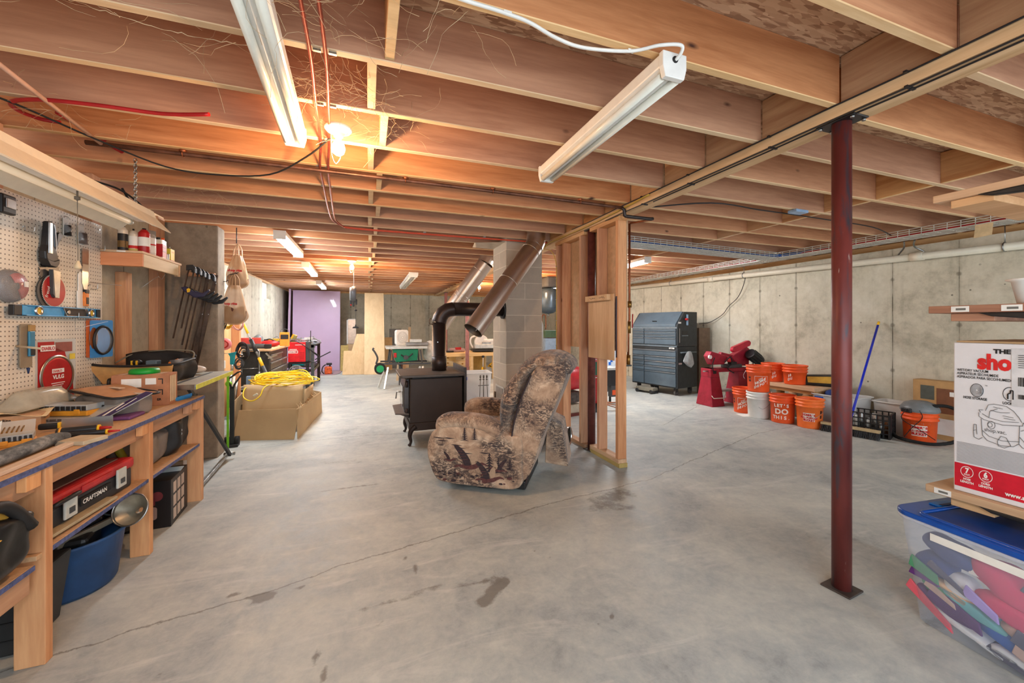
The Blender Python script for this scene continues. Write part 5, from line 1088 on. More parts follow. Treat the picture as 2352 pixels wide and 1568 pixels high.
# plywood sheets
PLP = WOOD('pale_ply', (222, 194, 152), (236, 210, 168), 'Z', knots=0, rv=.04); PLY2 = WOOD('tan_ply', (206, 174, 132), (222, 192, 150), 'Z', knots=0, rv=.04)
lv = Vector((0, .45, 1)).normalized()
M().prism([(-.10, 0), (.415, 0), (.415, 2.44), (-.10, 2.44)], (0, 11.15, .005), Vector((1, -.1, 0)), lv, Y_*.018).build('plywood_sheet', PLP, label='tall pale plywood sheet leaning up to the joists', cat='plywood')
M().prism([(-.64, 0), (-.02, 0), (-.02, 1.18), (-.3, 1.18), (-.42, .68), (-.62, .68)], (0, 11.25, .005), Vector((1, -.1, 0)), lv*.9+Z_*.08, Y_*.015).build('plywood_offcut', PLY2, label='stepped plywood offcut leaning left of the tall sheet', cat='plywood')
M().prism([(-.75, 0), (-.55, 0), (-.55, .72), (-.75, .72)], (0, 12.3, .005), X_, Vector((0, .3, 1)), Y_*.015).build('yellow_board', P('board_ochre', (186, 162, 96), .7), label='small ochre board behind the stepped plywood offcut', cat='board')
t = T('leaning_mirror', 'small white framed mirror leaning on the back wall', 'frame', (-.45, 12.9, .75), 0); M().box(-.16, -.12, 0, .03, 0, .75).build('frame_side', WHITE, t); M().box(-.16, .1, 0, .03, .72, .75).build('frame_side', WHITE, t); M().box(-.12, .1, .01, .02, 0, .72).build('panel', P('panel_pale', (196, 170, 150), .2, .5), t); M().box(-.15, .15, 0, .04, -.75, -.01).build('stand_board', PLY2, t)
M().box(.42, .66, 12.2, 12.25, 0, .95).build('tan_panel_board', P('board_tan', (196, 160, 110), .7), label='tan board behind the white fan', cat='board')
M().box(.6, .95, 12.6, 12.65, .0, 1.2).build('leaning_sheet', P('panel_slate', (104, 104, 100), .5), label='dark grey panel behind the white fan', cat='panel')
M().prism([(0, 0), (.12, 0), (.2, 1.25), (.12, 1.25)], (1.05, 12.6, .0), X_, Vector((0, .1, 1)), Y_*.02).build('lumber', PLY2, label='short leaning board on the back wall right of the fan', cat='board')
# cord reel hanging
t = T('cord_reel', 'grey and black cord reel hanging under the far bulb with three outlets', 'cord reel', (-.22, 6.9, 0))
M().cyl((-.035, 0, 1.8), (.035, 0, 1.8), .13, n=28).build('drum', P('reel_grey', (86, 88, 92), .35), t, bevel=.02); M().cyl((-.06, 0, 1.8), (-.036, 0, 1.8), .11, n=24).build('side_plate', P('reel_pale', (160, 166, 170), .35), t, bevel=.01); M().tube([(0, 0, 1.92), (0, 0, 2.08), (0, 0, 2.19)], .005, 6).build('hanger', P('pole_white', (214, 214, 210), .4), t)
m = M(); m.box(-.06, -.03, -.03, .03, 1.62, 1.7); m.box(-.02, .01, -.03, .03, 1.60, 1.68); m.box(.02, .05, -.03, .03, 1.63, 1.72); m.build('cord_plugs', BLACK, t, bevel=.006); M().cyl((-.05, -.01, 1.635), (-.04, -.035, 1.62), .012, n=8).build('red_plug', RED, t)
M().tube([(.03, 0, 1.66), (.03, 0, 1.54), (.028, 0, 1.3)], .004, 6).build('cord', DGREY, t); M().sphere((.03, 0, 1.54), (.022, .022, .015), 10).build('stop_ball', BLACK, t); M().prism([(-.05, 0), (.05, 0), (.04, .025), (.01, .03), (.008, .06), (-.008, .06), (-.01, .03), (-.04, .025)], (.028, -.02, 1.25), X_, Z_, Y_*.04).build('triple_outlet', BLACK, t, bevel=.005)
# fan
t = T('box_fan', 'white round cornered fan standing on the table saw', 'fan', (.70, 9.25, .86), .3)
M().prism(rrect(-.14, .14, 0, .34, .05), (0, -.06, 0), X_, Z_, Y_*.12).build('housing', WHITE, t, bevel=.012)
m = M(); [m.tube([(r*math.cos(a), -.062, .17+r*1.1*math.sin(a)) for a in [2*PI*k/24 for k in range(24)]], .004, 5, closed=True) for r in (.03, .06, .09, .115)]; m.build('grille_rings', P('fan_grey', (176, 176, 170), .4), t); M().box(-.1, .1, -.08, .08, -.02, .0).build('foot', WHITE, t)
# table saw on rolling stand
SG = P('saw_green', (12, 120, 84), .4); SAL = P('saw_alu', (206, 208, 202), .35, .4)
t = T('table_saw', 'green table saw with pale top on a folding wheeled stand', 'table saw', (.75, 9.0, 0), .0)
M().box(-.40, .45, -.3, .32, .80, .85).build('table_top', SAL, t, bevel=.005); M().prism([(-.27, .79), (.26, .79), (.24, .55), (-.2, .52)], (0, -.27, 0), X_, Z_, Y_*.5).build('housing', SG, t, bevel=.01)
M().box(-.245, -.19, -.29, -.27, .62, .72).build('red_switch', RED, t, bevel=.006); m = M(); m.tube([(-.1, -.29, .68), (-.02, -.3, .63), (.05, -.3, .63), (.14, -.3, .70)], .014, 8, smooth=5); m.build('height_scale', BLACK, t); M().cyl((.0, -.27, .62), (0, -.33, .62), .05, n=16).build('hand_wheel', DGREY, t)
m = M()
for s in (-1, 1): m.bar((s*.3, -.28, .78), (s*.34, -.3, .48), .025); m.bar((s*.3, .28, .78), (s*.34, .3, .48), .025)
m.bar((-.5, -.3, .50), (.52, -.3, .48), .035); m.bar((-.5, .3, .5), (.52, .3, .48), .035); m.build('frame', DGREY, t)
for s, x in ((-1, -.42), (1, .3)):
    m = M(); m.bar((x, -.3, .42), (x-.14, -.42, .03), .035, .035); m.build('leg', SAL, t); m = M(); m.bar((x+.06, -.28, .42), (x-.02, -.5, .0), .035, .035); m.build('leg', SAL, t)
m = M(); m.bar((-.1, .0, .5), (-.1, 0, .0), .05); m.build('centre_leg', DGREY, t); m = M(); m.bar((-.16, .3, .5), (.2, .32, 0), .03); m.build('rear_leg', DGREY, t)
for y in (-.34, -.2): 
    wl = M().cyl((-.52, y, .40), (-.52, y+.05, .40), .115, n=28).build('wheel', BRUB, t, bevel=.012); M().cyl((-.52, y-.006, .40), (-.52, y+.002, .40), .075, n=24).build('green_hub', P('hub_green', (20, 150, 90), .4), wl); 
M().tube([(-.6, -.28, .50), (-.57, -.28, .62), (-.62, -.28, .74), (-.66, -.28, .80), (-.64, -.28, .83)], .02, 10, smooth=5).build('lift_handle', DGREY, t)
m = M(); m.box(.02, .5, -.1, .1, .86, .93); m.build('mitre_gauge_box', P('gauge_grey', (150, 150, 148), .4, .4), t, bevel=.01); M().box(.1, .35, -.15, .0, .93, 1.0).build('fence_block', SAL, t, bevel=.01)
m = M(); m.sphere((.56, .1, .72), (.16, .16, .24)); m.build('dust_bag', P('dust_bag_white', (206, 204, 196), .7, bump=.4, bs=9), t); M().box(.1, .32, .1, .3, .2, .45).build('white_bucket', WHITE, label='white pail behind the table saw legs', cat='pail', loc=(1.0, 9.6, -.19), bevel=.02)
m = M(); random.seed(4)
for i, (x, mt) in enumerate(((.0, PLY2), (.08, P('board_redbrown', (128, 76, 54), .7)), (.16, PLYW))): M().prism([(0, 0), (.06, 0), (.06, .75), (0, .75)], (.62+x, 9.75+.1*i, .0), X_, Vector((.05, .1, 1)), Y_*.02).build('offcut_board', mt, label=('tan offcut board behind the table saw legs', 'reddish brown board behind the table saw legs', 'pale board rightmost behind the table saw legs')[i], cat='board')
# steel posts far along the beam
POST = P('red_oxide_post', (128, 56, 52), .42, .3, var=.35, scale=5)
POSTP = P('pink_primer_post', (176, 120, 116), .5, var=.15)
def worn_paint():
    m = NT('oxide_worn'); v = m.coord((1, 1, .16)); n = m.noise(v, 16, 6, .65, .5); n2 = m.noise(m.coord((1, 1, .3)), 7, 4)
    c = m.ramp(n2, [(.3, (84, 34, 32)), (.7, (128, 56, 50))]); c = m.mix(m.ramp(n, [(.54, (0, 0, 0, 1)), (.64, (1, 1, 1, 1))]), c, lin((66, 60, 68))); c = m.mix(m.ramp(m.noise(v, 60, 3), [(.72, (0, 0, 0, 1)), (.78, (1, 1, 1, 1))]), c, lin((170, 150, 140)))
    m.base(c); m.b.inputs['Roughness'].default_value = .45; m.b.inputs['Metallic'].default_value = .15; return m.m
def lally(y, label, mat, r=.044):
    t = T('steel_post', label, 'post', (BX0+.076, y, 0))
    M().cyl((0, 0, .008), (0, 0, BZ-.008), r, n=32).build('pipe', mat, t); M().box(-.062, .062, -.062, .062, 0, .009).xf(Matrix.Rotation(.1, 4, 'Z')).build('base_plate', P('plate_rust', (96, 88, 84), .5, .7), t, bevel=.002)
    m = M(); m.prism([(-.055, -.085), (.055, -.085), (.055, .085), (-.055, .085)], (0, 0, BZ-.009), X_, Y_, Z_*.008); m.build('cap_plate', P('plate_dark', (70, 70, 72), .4, .8), t, bevel=.002)
    m = M(); [m.cyl((a, b, BZ-.02), (a, b, BZ-.009), .009, n=6) for a in (-.042, .042) for b in (-.07, .07)]; m.build('cap_bolts', GALV, t); return t
lally(1.29, 'dark red steel post standing free in the right foreground', worn_paint(), .040)
lally(3.62, 'dark red steel post standing between the open studs', P('oxide_brown', (112, 62, 56), .38, .3, var=.25), .040)
lally(9.15, 'pink primed steel post seen below the angled ducts', POSTP); lally(11.9, 'pink primed steel post nearest the back wall', POSTP)
# ---------------- chimney, stove, ducts
def blockmat():
    m = NT('concrete_block'); s = m.n('SeparateXYZ'); m.l(m.coord(), s.inputs[0]); cb = m.n('CombineXYZ')
    m.l(m.math('ADD', s.outputs[0], s.outputs[1]), cb.inputs[0]); m.l(s.outputs[2], cb.inputs[1])
    br = m.n('TexBrick'); m.l(cb.outputs[0], br.inputs['Vector']); br.offset = .5
    for k, v in (('Scale', 1), ('Mortar Size', .006), ('Mortar Smooth', .2), ('Bias', 0), ('Brick Width', .5), ('Row Height', .203)): br.inputs[k].default_value = v
    br.inputs['Color1'].default_value = lin((196, 184, 168)); br.inputs['Color2'].default_value = lin((180, 168, 152)); br.inputs['Mortar'].default_value = lin((216, 206, 188))
    n = m.noise(m.coord(), 9, 6, .7); c = m.mix(.45, br.outputs[0], m.ramp(n, [(.35, (128, 110, 96)), (.6, (206, 192, 172))]), 'MULTIPLY'); c = m.mix(.55, c, br.outputs[0])
    m.base(c); m.b.inputs['Roughness'].default_value = .9; m.bump(m.math('SUBTRACT', n, br.outputs[1]), .5, .006); return m.m
t = T('chimney', 'square grey concrete block chimney in the middle of the basement', 'chimney', (1.6, 4.65, 0))
M().box(0, .485, 0, .54, 0, ZC-.005).build('block_stack', blockmat(), t, bevel=.004)
M().box(-.012, -.001, .06, .40, .10, .52).build('cleanout_frame', P('cleanout_white', (190, 186, 176), .5), t, bevel=.002); M().box(-.016, -.012, .09, .37, .13, .5).build('cleanout_door', P('cleanout_taupe', (140, 128, 118), .5), t, bevel=.002); M().box(-.03, -.012, .38, .42, .22, .42).build('cleanout_latch', P('rusty_steel', (120, 100, 84), .6, .5), t, bevel=.003)
M().prism([(-.5, 4.85), (-.06, 4.65), (.0, 4.9), (-.1, 5.2), (-.45, 5.15)], (1.75, 0, ZJ-.02), X_, Y_, Z_*.003).build('sheet_metal', P('sheet_galv', (190, 184, 172), .3, .8), label='bent sheet metal piece on the joists beside the chimney top', cat='sheet metal')
SP = P('stove_pipe', (58, 46, 42), .38, .45, var=.25, scale=4); SB = P('stove_black', (62, 50, 44), .5, .3, var=.2, scale=3, bump=.1); STT = P('stove_top', (92, 84, 78), .5, .3, var=.15)
t = T('wood_stove', 'black cast wood stove on curved legs in front of the chimney', 'stove', (.72, 4.72, 0))
M().box(-.30, .27, -.34, .30, .24, .72).build('body', SB, t, bevel=.01); M().prism(rrect(-.41, .30, -.38, .34, .04), (0, 0, .735), X_, Y_, Z_*.028).build('top_plate', STT, t, bevel=.006); M().box(-.27, .24, -.31, .27, .72, .735).build('top_gap', BLACK, t)
M().box(-.31, .26, -.345, .3, .16, .245).build('ash_base', SB, t, bevel=.008); M().prism([(-.45, -.28), (-.31, -.34), (-.31, .28), (-.45, .22)], (0, 0, .335), X_, Y_, Z_*.014).build('ash_shelf', P('shelf_iron', (104, 96, 92), .45, .4), t, bevel=.003)
M().prism([(-.31, .30), (-.40, .335), (-.31, .335)], (0, -.3, 0), X_, Z_, Y_*.02).build('shelf_bracket', SB, t)
d = M().prism([(-.345, .30), (-.36, .40), (-.36, .6), (-.34, .70), (-.30, .72), (-.30, .28)], (0, -.26, 0), X_, Z_, Y_*.5).build('door', P('door_iron', (84, 80, 80), .35, .5), t, bevel=.008); M().box(-.366, -.36, -.19, .18, .40, .62).build('door_glass', P('door_glass', (46, 40, 36), .1), d); 
for z in (.36, .66): M().cyl((-.33, -.285, z-.035), (-.33, -.285, z+.035), .016, n=10).build('hinge', SP, d)
M().tube([(-.36, .22, .5), (-.40, .24, .5), (-.41, .24, .42)], .009, 8).build('door_handle', STEEL, d)
for x, y, s in ((-.29, -.33, -1), (.25, -.33, 1), (-.29, .28, -1), (.25, .28, 1)):
    m = M(); m.tube([(x-s*.05, y, .21), (x-s*.005, y, .17), (x+s*.012, y, .11), (x-s*.0, y, .05), (x+s*.012, y, .012)], .02, 10, smooth=5, rr=lambda q: .034-.02*min(1, q*1.2)); m.sphere((x+s*.014, y, .014), (.02, .02, .014), 10); m.build('leg', SP, t)
M().box(.30, .33, -.3, .33, .2, .82).build('rear_heat_shield', P('shield_grey2', (84, 80, 78), .4, .5), t, bevel=.004)
t = T('stove_pipe', 'dark brown stove pipe rising from the stove and turning into the chimney', 'stove pipe', (.79, 4.74, 0))
r = .082; m = M(); m.rings([((0, 0, .765), r+.004), ((0, 0, .93), r+.004), ((0, 0, .931), r), ((0, 0, 1.33), r)], 32, axis=Z_); m.build('vertical_pipe', SP, t)
els = [(0, 0, 1.33), (0.012, 0, 1.385), (.045, 0, 1.44), (.10, 0, 1.478), (.17, 0, 1.49)]
m = M(); m.tube(els, r+.003, 32, caps=False); m.build('elbow', SP, t, angle=80); m = M()
M().cyl((.17, 0, 1.49), (.80, 0, 1.49), r, n=32).build('horizontal_pipe', SP, t); M().lathe([(r+.002, 0), (r+.03, 0), (r+.03, .02), (r+.002, .025)], (.785, 0, 1.49), 32, R=(0, PI/2, 0)).build('thimble_collar', BLACK, t)
for z in (.93, 1.33): M().tube([((r+.003)*math.cos(a), (r+.003)*math.sin(a), z) for a in [2*PI*k/32 for k in range(32)]], .003, 5, closed=True).build('seam_ring', SP, t)
M().cyl((-.03, -.08, 1.1), (-.03, -.088, 1.1), .006, n=8).build('rivet', STEEL, t); M().tube([(-.08, -.01, 1.31), (-.11, -.01, 1.31), (-.115, -.01, 1.36), (-.1, -.01, 1.38)], .008, 8).build('damper_handle', P('rusty_steel', (120, 100, 84), .6, .5), t)
DG = P('duct_galv', (206, 194, 182), .36, 1, var=.1, scale=3)
def duct(a, b, r, label, rings, elbow=None, cut=True):
    a = Vector(a); b = Vector(b); t = T('metal_duct', label, 'duct', b); d = (b-a)
    m = M(); m.rings([(a-b, r), (Vector((0, 0, 0)), r)], 40, 0, False, True, axis=d); m.rings([(a-b, r-.004), (Vector((0, 0, 0)), r-.004)], 40, 0, False, True, axis=d); m.build('duct_tube', DG, t)
    for q in rings:
        c = a.lerp(b, q)-b; dn = d.normalized(); u = dn.cross(Z_).normalized(); w_ = dn.cross(u)
        M().tube([c+(u*math.cos(an)+w_*math.sin(an))*(r+.0015) for an in [2*PI*k/40 for k in range(40)]], .0028, 5, closed=True).build('crimp_ring', DG, t)
    u = d.normalized().cross(Z_).normalized(); M().bar(a-b+u*0+Vector((0, -r, 0)), Vector((0, -r, 0)), .008, .003).build('seam', DG, t)
    if elbow: m = M(); m.tube([p-b for p in map(Vector, elbow)], r+.003, 40, caps=False); m.build('collar', DG, t)
    return t
duct((1.83, 4.32, 2.22), (1.03, 4.05, 1.24), .108, 'brown reflecting galvanised duct hanging down in front of the chimney, open end low', (.0, .06, .45), ((1.83, 4.32, 2.22), (1.86, 4.33, 2.28), (1.87, 4.34, 2.36), (1.87, 4.34, 2.588)))
duct((1.72, 6.0, 2.26), (1.06, 6.25, 1.30), .125, 'second galvanised duct angled down behind the stove pipe', (.12, .5, .55), ((1.72, 6.0, 2.26), (1.76, 6.0, 2.34), (1.78, 6.0, 2.5)))
t = T('duct_elbow', 'short shiny duct elbow lying on the floor behind the recliner', 'duct', (1.93, 3.92, .0), .3)
m = M(); m.tube([(-.12, .16, .13), (-.08, .06, .12), (0, -.03, .105), (.06, -.14, .105)], .10, 28, smooth=4, caps=False); m.build('duct_tube', P('duct_shiny', (206, 206, 204), .2, 1), t, solid=.003)
for p in ((-.09, .08, .12), (-.02, -.01, .108), (.06, -.135, .105)): 
    dn = Vector((.45, -.85, 0)).normalized(); u = Vector((dn.y, -dn.x, 0)); M().tube([Vector(p)+(u*math.cos(a)+Z_*math.sin(a))*.101 for a in [2*PI*k/28 for k in range(28)]], .003, 5, closed=True).build('crimp_ring', GALV, t)
# bricks under stove
for i, (x, y, z, mt, l) in enumerate(((.95, 4.5, 0, P('plank_pinkish', (170, 132, 112), .8), 'pinkish board lying on the floor under the stove'), (1.0, 4.52, .04, P('plank_pale', (186, 168, 136), .8), 'pale grooved board stacked on the pinkish one under the stove'), (1.1, 4.55, .08, DGREY, 'dark slat on top of the boards under the stove'))):
    M().cb((x, y, z+.02), (.56-.12*i, .2-.04*i, .038), 0, (0, 0, -.25)).build('hearth_board', mt, label=l, cat='board', bevel=.003)
# fireplace tools
t = T('fireplace_tools', 'thin black fireplace tool set standing by the chimney', 'fireplace tools', (1.62, 5.75, 0))
M().cyl((0, 0, 0), (0, 0, .012), .09, n=24).build('stand_base', BLACK, t); M().cyl((0, 0, .01), (0, 0, .45), .006, n=8).build('stand_rod', BLACK, t); M().bar((-.08, 0, .4), (.08, 0, .4), .008).build('cross_arm', BLACK, t)
for i, x in enumerate((-.05, .0, .05)):
    m = M(); m.cyl((x*1.4, -.02, .05), (x, -.01, .48), .005, n=8); m.sphere((x, -.01, .53), (.013, .013, .03), 10); m.sphere((x, -.01, .49), (.018, .018, .01), 10); m.build('tool_rod', P('iron_pewter', (92, 86, 78), .4, .6), t)
# clear bin beside the stove
def bin_(name, label, loc, rz, w, d, h, body, lid=None, taper=.9, lidh=.025):
    t = T(name, label, 'storage bin', loc, rz)
    m = M(); b0 = [(x*taper, y*taper) for x, y in rrect(-w/2, w/2, -d/2, d/2, .04)]; b1 = rrect(-w/2, w/2, -d/2, d/2, .045); n = len(b0)
    vs = [(*p, 0) for p in b0]+[(*p, h) for p in b1]+[(p[0]*.985, p[1]*.98, h) for p in b1]+[(p[0]*.985, p[1]*.98, .006) for p in b0]
    fs = [tuple(range(n))[::-1], tuple(range(3*n, 4*n))]
    for k in range(3): fs += [(k*n+i, k*n+(i+1) % n, (k+1)*n+(i+1) % n, (k+1)*n+i) for i in range(n)]
    m.add(vs, fs, 0, False); m.build('bin_body', body, t)
    m = M(); rim = rrect(-w/2-.012, w/2+.012, -d/2-.012, d/2+.012, .05); m.tube([(*p, h-.008) for p in rim], .009, 6, closed=True); m.build('rim', body, t)
    return t
FROST = P('frosted_bin', (232, 232, 230), .3, alpha=.62, var=.02)
t = bin_('storage_bin', 'frosted bin with pink contents on the floor left of the chimney', (1.66, 6.45, 0), -.1, .50, .42, .53, FROST); M().sphere((.02, 0, .14), (.2, .17, .13)).build('pink_contents', P('pink_fill', (214, 84, 110), .8, bump=.5), t); M().box(-.2, .2, -.16, .16, .28, .42).build('pale_contents', P('pale_fill', (206, 190, 170), .8), t, bevel=.04); M().box(-.23, -.15, -.232, -.22, .42, .47).build('blue_latch', BLUE, t)
# workbench with drawers behind
BIR = WOOD('birch', (222, 186, 130), (238, 206, 152), 'X', knots=0, rv=.04)
t = T('drawer_bench', 'pale wooden bench with four drawers and a vise beneath the chop saw', 'workbench', (2.35, 9.9, 0))
def Wd(m, n, mt=BIR, **k): return m.build(n, mt, t, world=True, **k)
Wd(M().box(1.7, 2.95, 9.3, 10.3, .56, .64), 'bench_top', bevel=.004); Wd(M().prism([(1.7, 9.9), (2.3, 9.3), (2.3, 10.3), (1.7, 10.3)], (0, 0, .30), X_, Y_, Z_*.26), 'drawer_case')
for a, b in ((.45, .55), (.32, .43)):
    for s in (0, 1):
        p = Vector((1.7+.3*s, 9.9-.3*s, 0)); q = Vector((2.0+.3*s, 9.6-.3*s, 0)); nrm = Vector((-.7, -.7, 0))*.015; m = M(); m.prism([(.02, a), (.40, a), (.40, b), (.02, b)], p, Vector((.707, -.707, 0)), Z_, nrm); dd = Wd(m, 'drawer', bevel=.003); c = p.lerp(q, .5)+nrm*1.5+Z_*((a+b)/2); M().sphere(c, (.025, .025, .016), 10).build('drawer_knob', P('brass_pull', (176, 128, 60), .4, .8), dd, world=True)
for x, y in ((2.33, 9.35), (2.9, 9.35), (2.9, 10.2), (1.75, 10.2)): Wd(M().box(x-.04, x+.04, y-.04, y+.04, 0, .56), 'leg')
Wd(M().box(2.36, 2.88, 10.1, 10.14, .05, .5), 'back_panel', P('ochre_ply', (206, 160, 80), .6)); m = M(); m.cyl((2.6, 9.26, .3), (2.6, 9.26, .58), .012, n=8); Wd(m, 'vise_screw', P('pole_white', (214, 214, 210), .4)); Wd(M().sphere((2.6, 9.26, .55), (.04, .03, .03), 10), 'vise_handle', BLACK); Wd(M().prism([(-.03, 0), (.03, 0), (.01, .1), (-.01, .1)], (2.58, 9.25, .2), X_, Z_, Y_*.02), 'yellow_clamp_foot', YEL)
t = T('chop_saw', 'white and grey chop saw with dark base on the pale wooden bench', 'mitre saw', (2.75, 9.6, .642), -.1)
M().box(-.34, .45, -.2, .2, .02, .07).build('base', BLACK, t, bevel=.006); M().box(-.28, .5, -.16, .1, .09, .2).build('fence', SAL, t, bevel=.01); M().cyl((-.1, -.06, .25), (-.1, .06, .25), .17, n=30).build('blade_guard', WHITE, t, bevel=.01); M().box(-.05, .45, -.1, .1, .16, .32).build('motor', P('motor_white', (226, 226, 222), .4), t, bevel=.04); M().tube([(-.3, 0, .1), (-.37, 0, .24), (-.34, 0, .36), (-.22, 0, .4)], .022, 8, smooth=5).build('handle', WHITE, t); m = M(); m.box(-.1, .12, -.13, -.1, .15, .25); m.build('bracket', GALV, t, bevel=.01)
small('bench_vac_parts', 'red and grey power tool lying left of the chop saw', 'power tool', [('body', M().cyl((-.2, 0, .06), (.2, 0, .04), .05, n=14), P('tool_pinkgrey', (166, 140, 140), .5), .005), ('trigger_grip', M().box(-.05, .1, -.06, .0, .06, .12), RED, .01), ('base', M().box(-.26, -.1, -.06, .06, 0, .04), BLACK, .01)], (2.05, 9.7, .642), .2)
t = T('yellow_stand', 'bright yellow folding stand behind the chimney', 'stand', (3.1, 9.6, 0)); 
for a, b in (((-.25, 0, .3), (.2, 0, .62)), ((-.25, 0, .3), (.15, 0, .0)), ((-.28, 0, .28), (.2, 0, .26)), ((-.1, 0, .62), (.15, 0, .3))): M().bar(a, b, .035, .035).build('yellow_strut', YEL, t, bevel=.004)
# ---------------- recliner
def tapestry():
    m = NT('hunting_tapestry'); v = m.coord()
    c = m.ramp(m.noise(v, 7, 7, .7, .8), [(.3, (134, 104, 84)), (.5, (176, 146, 120)), (.66, (208, 182, 156))])
    w1 = m.noise(m.coord((1, 1, 2.2)), 15, 9, .78, 2.2)
    d1 = m.ramp(w1, [(.49, (1, 1, 1, 1)), (.56, (0, 0, 0, 1))]); g = m.ramp(m.noise(v, 3.4, 3), [(.42, (0, 0, 0, 1)), (.55, (1, 1, 1, 1))])
    c = m.mix(m.math('MULTIPLY', m.math('MULTIPLY', d1, g), .9), c, lin((44, 34, 38)))
    st = m.noise(m.coord((3, 3, .7)), 26, 7, .8, 2.5); g2 = m.ramp(m.noise(v, 4.5, 3, .5), [(.5, (0, 0, 0, 1)), (.6, (1, 1, 1, 1))]); d2 = m.ramp(st, [(.5, (0, 0, 0, 1)), (.57, (1, 1, 1, 1))])
    c = m.mix(m.math('MULTIPLY', m.math('MULTIPLY', d2, g2), .9), c, lin((58, 40, 38)))
    m.base(c); m.b.inputs['Roughness'].default_value = .85; m.b.inputs['Sheen Weight'].default_value = .2; m.bump(m.noise(v, 220, 3), .35, .002); return m.m
TAP = tapestry(); TDK = P('tapestry_ink', (54, 42, 46), .85, var=.3, scale=60); TBR = P('tapestry_maroon', (92, 54, 52), .85, var=.3, scale=60); TCR = P('tapestry_cream', (168, 140, 116), .85, var=.1, scale=50)
rc = T('recliner', 'recliner chair in duck and pine tree tapestry fabric facing the stove', 'recliner', (1.09, 2.78, 0), math.atan2(.54, -.84))
# local frame: x forwards, y towards the viewer (0 = near side, -0.82 = far side)
def sp2(pts, k=5): return [(p.x, p.z) for p in spline([Vector((a, 0, b)) for a, b in pts], k, True)]
def arm(y0, y1):
    body = sp2([(.03, .07), (.3, .05), (.60, .06), (.70, .09), (.755, .2), (.775, .31), (.74, .44), (.62, .50), (.4, .5), (.1, .46), (.015, .44), (.01, .25)], 4)
    o = M().prism(body, (0, y0, 0), X_, Z_, Y_*(y1-y0), sm=True); o = o.build('arm_panel', TAP, rc, bevel=.035, seg=4)
    return o
pa = arm(-.15, 0); arm(-.82, -.67)
def cush(y0, y1):
    """puffed arm rest pad, swept along the arm"""
    path = [(.72, .45), (.70, .53), (.62, .575), (.45, .585), (.30, .565), (.16, .49), (.08, .43)]
    P3 = spline([Vector((a, 0, b)) for a, b in path], 6); m = M(); n = len(P3); k = 24
    def fn(u, v):
        i = min(n-1, int(u*(n-1)+.5)); p = P3[i]; t_ = (P3[min(i+1, n-1)]-P3[max(i-1, 0)]).normalized(); nn = Vector((-t_.z, 0, t_.x)); a = 2*PI*v
        e = math.sin(PI*min(1, max(0.03, u*.94+.03)))**.35; th = .068*e*(1+.10*math.sin(u*9)+.05*mnoise.noise(Vector((u*9, a, y0)))); wd = (abs(y1-y0)/2+.012)*(.75+.25*e)
        return p+nn*(th*math.sin(a)-.045)*(-1)+Vector((0, (y0+y1)/2+wd*math.copysign(abs(math.cos(a))**.7, math.cos(a)), 0))
    m.grid(fn, 40, k, cv=True); return m.build('arm_rest', TAP, rc)
cush(-.15, 0); cush(-.82, -.67)
def puff(name, prof, y0, y1, mat=TAP, sub=.05):
    return M().prism(sp2(prof, 5), (0, y0, 0), X_, Z_, Y_*(y1-y0), sm=True).build(name, mat, rc, bevel=sub, seg=4)
M().box(.06, .68, -.665, -.155, .08, .30).build('seat_box', TAP, rc, bevel=.03)
puff('seat_cushion', [(.15, .30), (.45, .29), (.70, .30), (.77, .37), (.70, .45), (.4, .46), (.15, .44)], -.665, -.155)
puff('front_panel', [(.68, .08), (.75, .1), (.775, .2), (.77, .32), (.70, .34), (.67, .2)], -.665, -.155, sub=.02)
# back shell leaning rearwards and two fat pillows
puff('back_shell', [(.06, .14), (.10, .42), (.03, .70), (-.06, .93), (-.15, 1.0), (-.27, 1.0), (-.32, .93), (-.25, .72), (-.14, .45), (-.06, .2), (-.0, .12)], -.80, -.02, sub=.03)
def pillow(name, path, rad, y0, y1, sq=.6):
    P3 = spline([Vector((a, 0, b)) for a, b in path], 6); n = len(P3)
    def fn(u, v):
        i = min(n-1, int(u*(n-1)+.5)); p = P3[i]; t_ = (P3[min(i+1, n-1)]-P3[max(i-1, 0)]).normalized(); nn = Vector((t_.z, 0, -t_.x)); a = 2*PI*v
        e = max(.08, math.sin(PI*min(1, max(0, u)))**.4); yy = math.copysign(abs(math.cos(a))**sq, math.cos(a)); th = rad*e*(1+.09*math.sin(u*13)*abs(math.cos(a))+.12*mnoise.noise(Vector((u*6, yy*3, rad*30))))
        return p+nn*th*math.copysign(abs(math.sin(a))**.8, math.sin(a))+Vector((0, (y0+y1)/2+(y1-y0)/2*yy*(.86+.14*e), 0))
    return M().grid(fn, 44, 40, cv=True).build(name, TAP, rc)
pillow('lower_back_pillow', [(.15, .36), (.15, .52), (.13, .68), (.075, .83), (.0, .92)], .088, -.78, -.035)
pillow('head_pillow', [(.06, .80), (.015, .93), (-.09, 1.00), (-.2, 1.01), (-.30, .985), (-.35, .93)], .072, -.80, -.02)
m = M(); m.tube([(.05, -.012, .14), (.09, -.008, .42), (.03, -.008, .70), (-.06, -.012, .92)], .006, 6, smooth=5); m.tube([(-.02, -.02, .10), (-.06, -.03, .25), (-.2, -.03, .62), (-.28, -.03, .85)], .005, 6, smooth=5); m.build('piping', TDK, rc)
M().prism([(-.10, .12), (-.30, .10), (-.24, .45), (-.12, .50)], (0, -.80, 0), X_, Z_, Y_*.35).build('loose_back_flap', TAP, rc, bevel=.01)
M().box(.0, .62, -.72, -.10, .018, .085).build('base_frame', BLACK, rc, bevel=.008); M().lathe([(0, 0), (.30, 0), (.31, .012), (.28, .02), (0, .02)], (.33, -.41, 0), 40).build('swivel_ring', BLACK, rc)
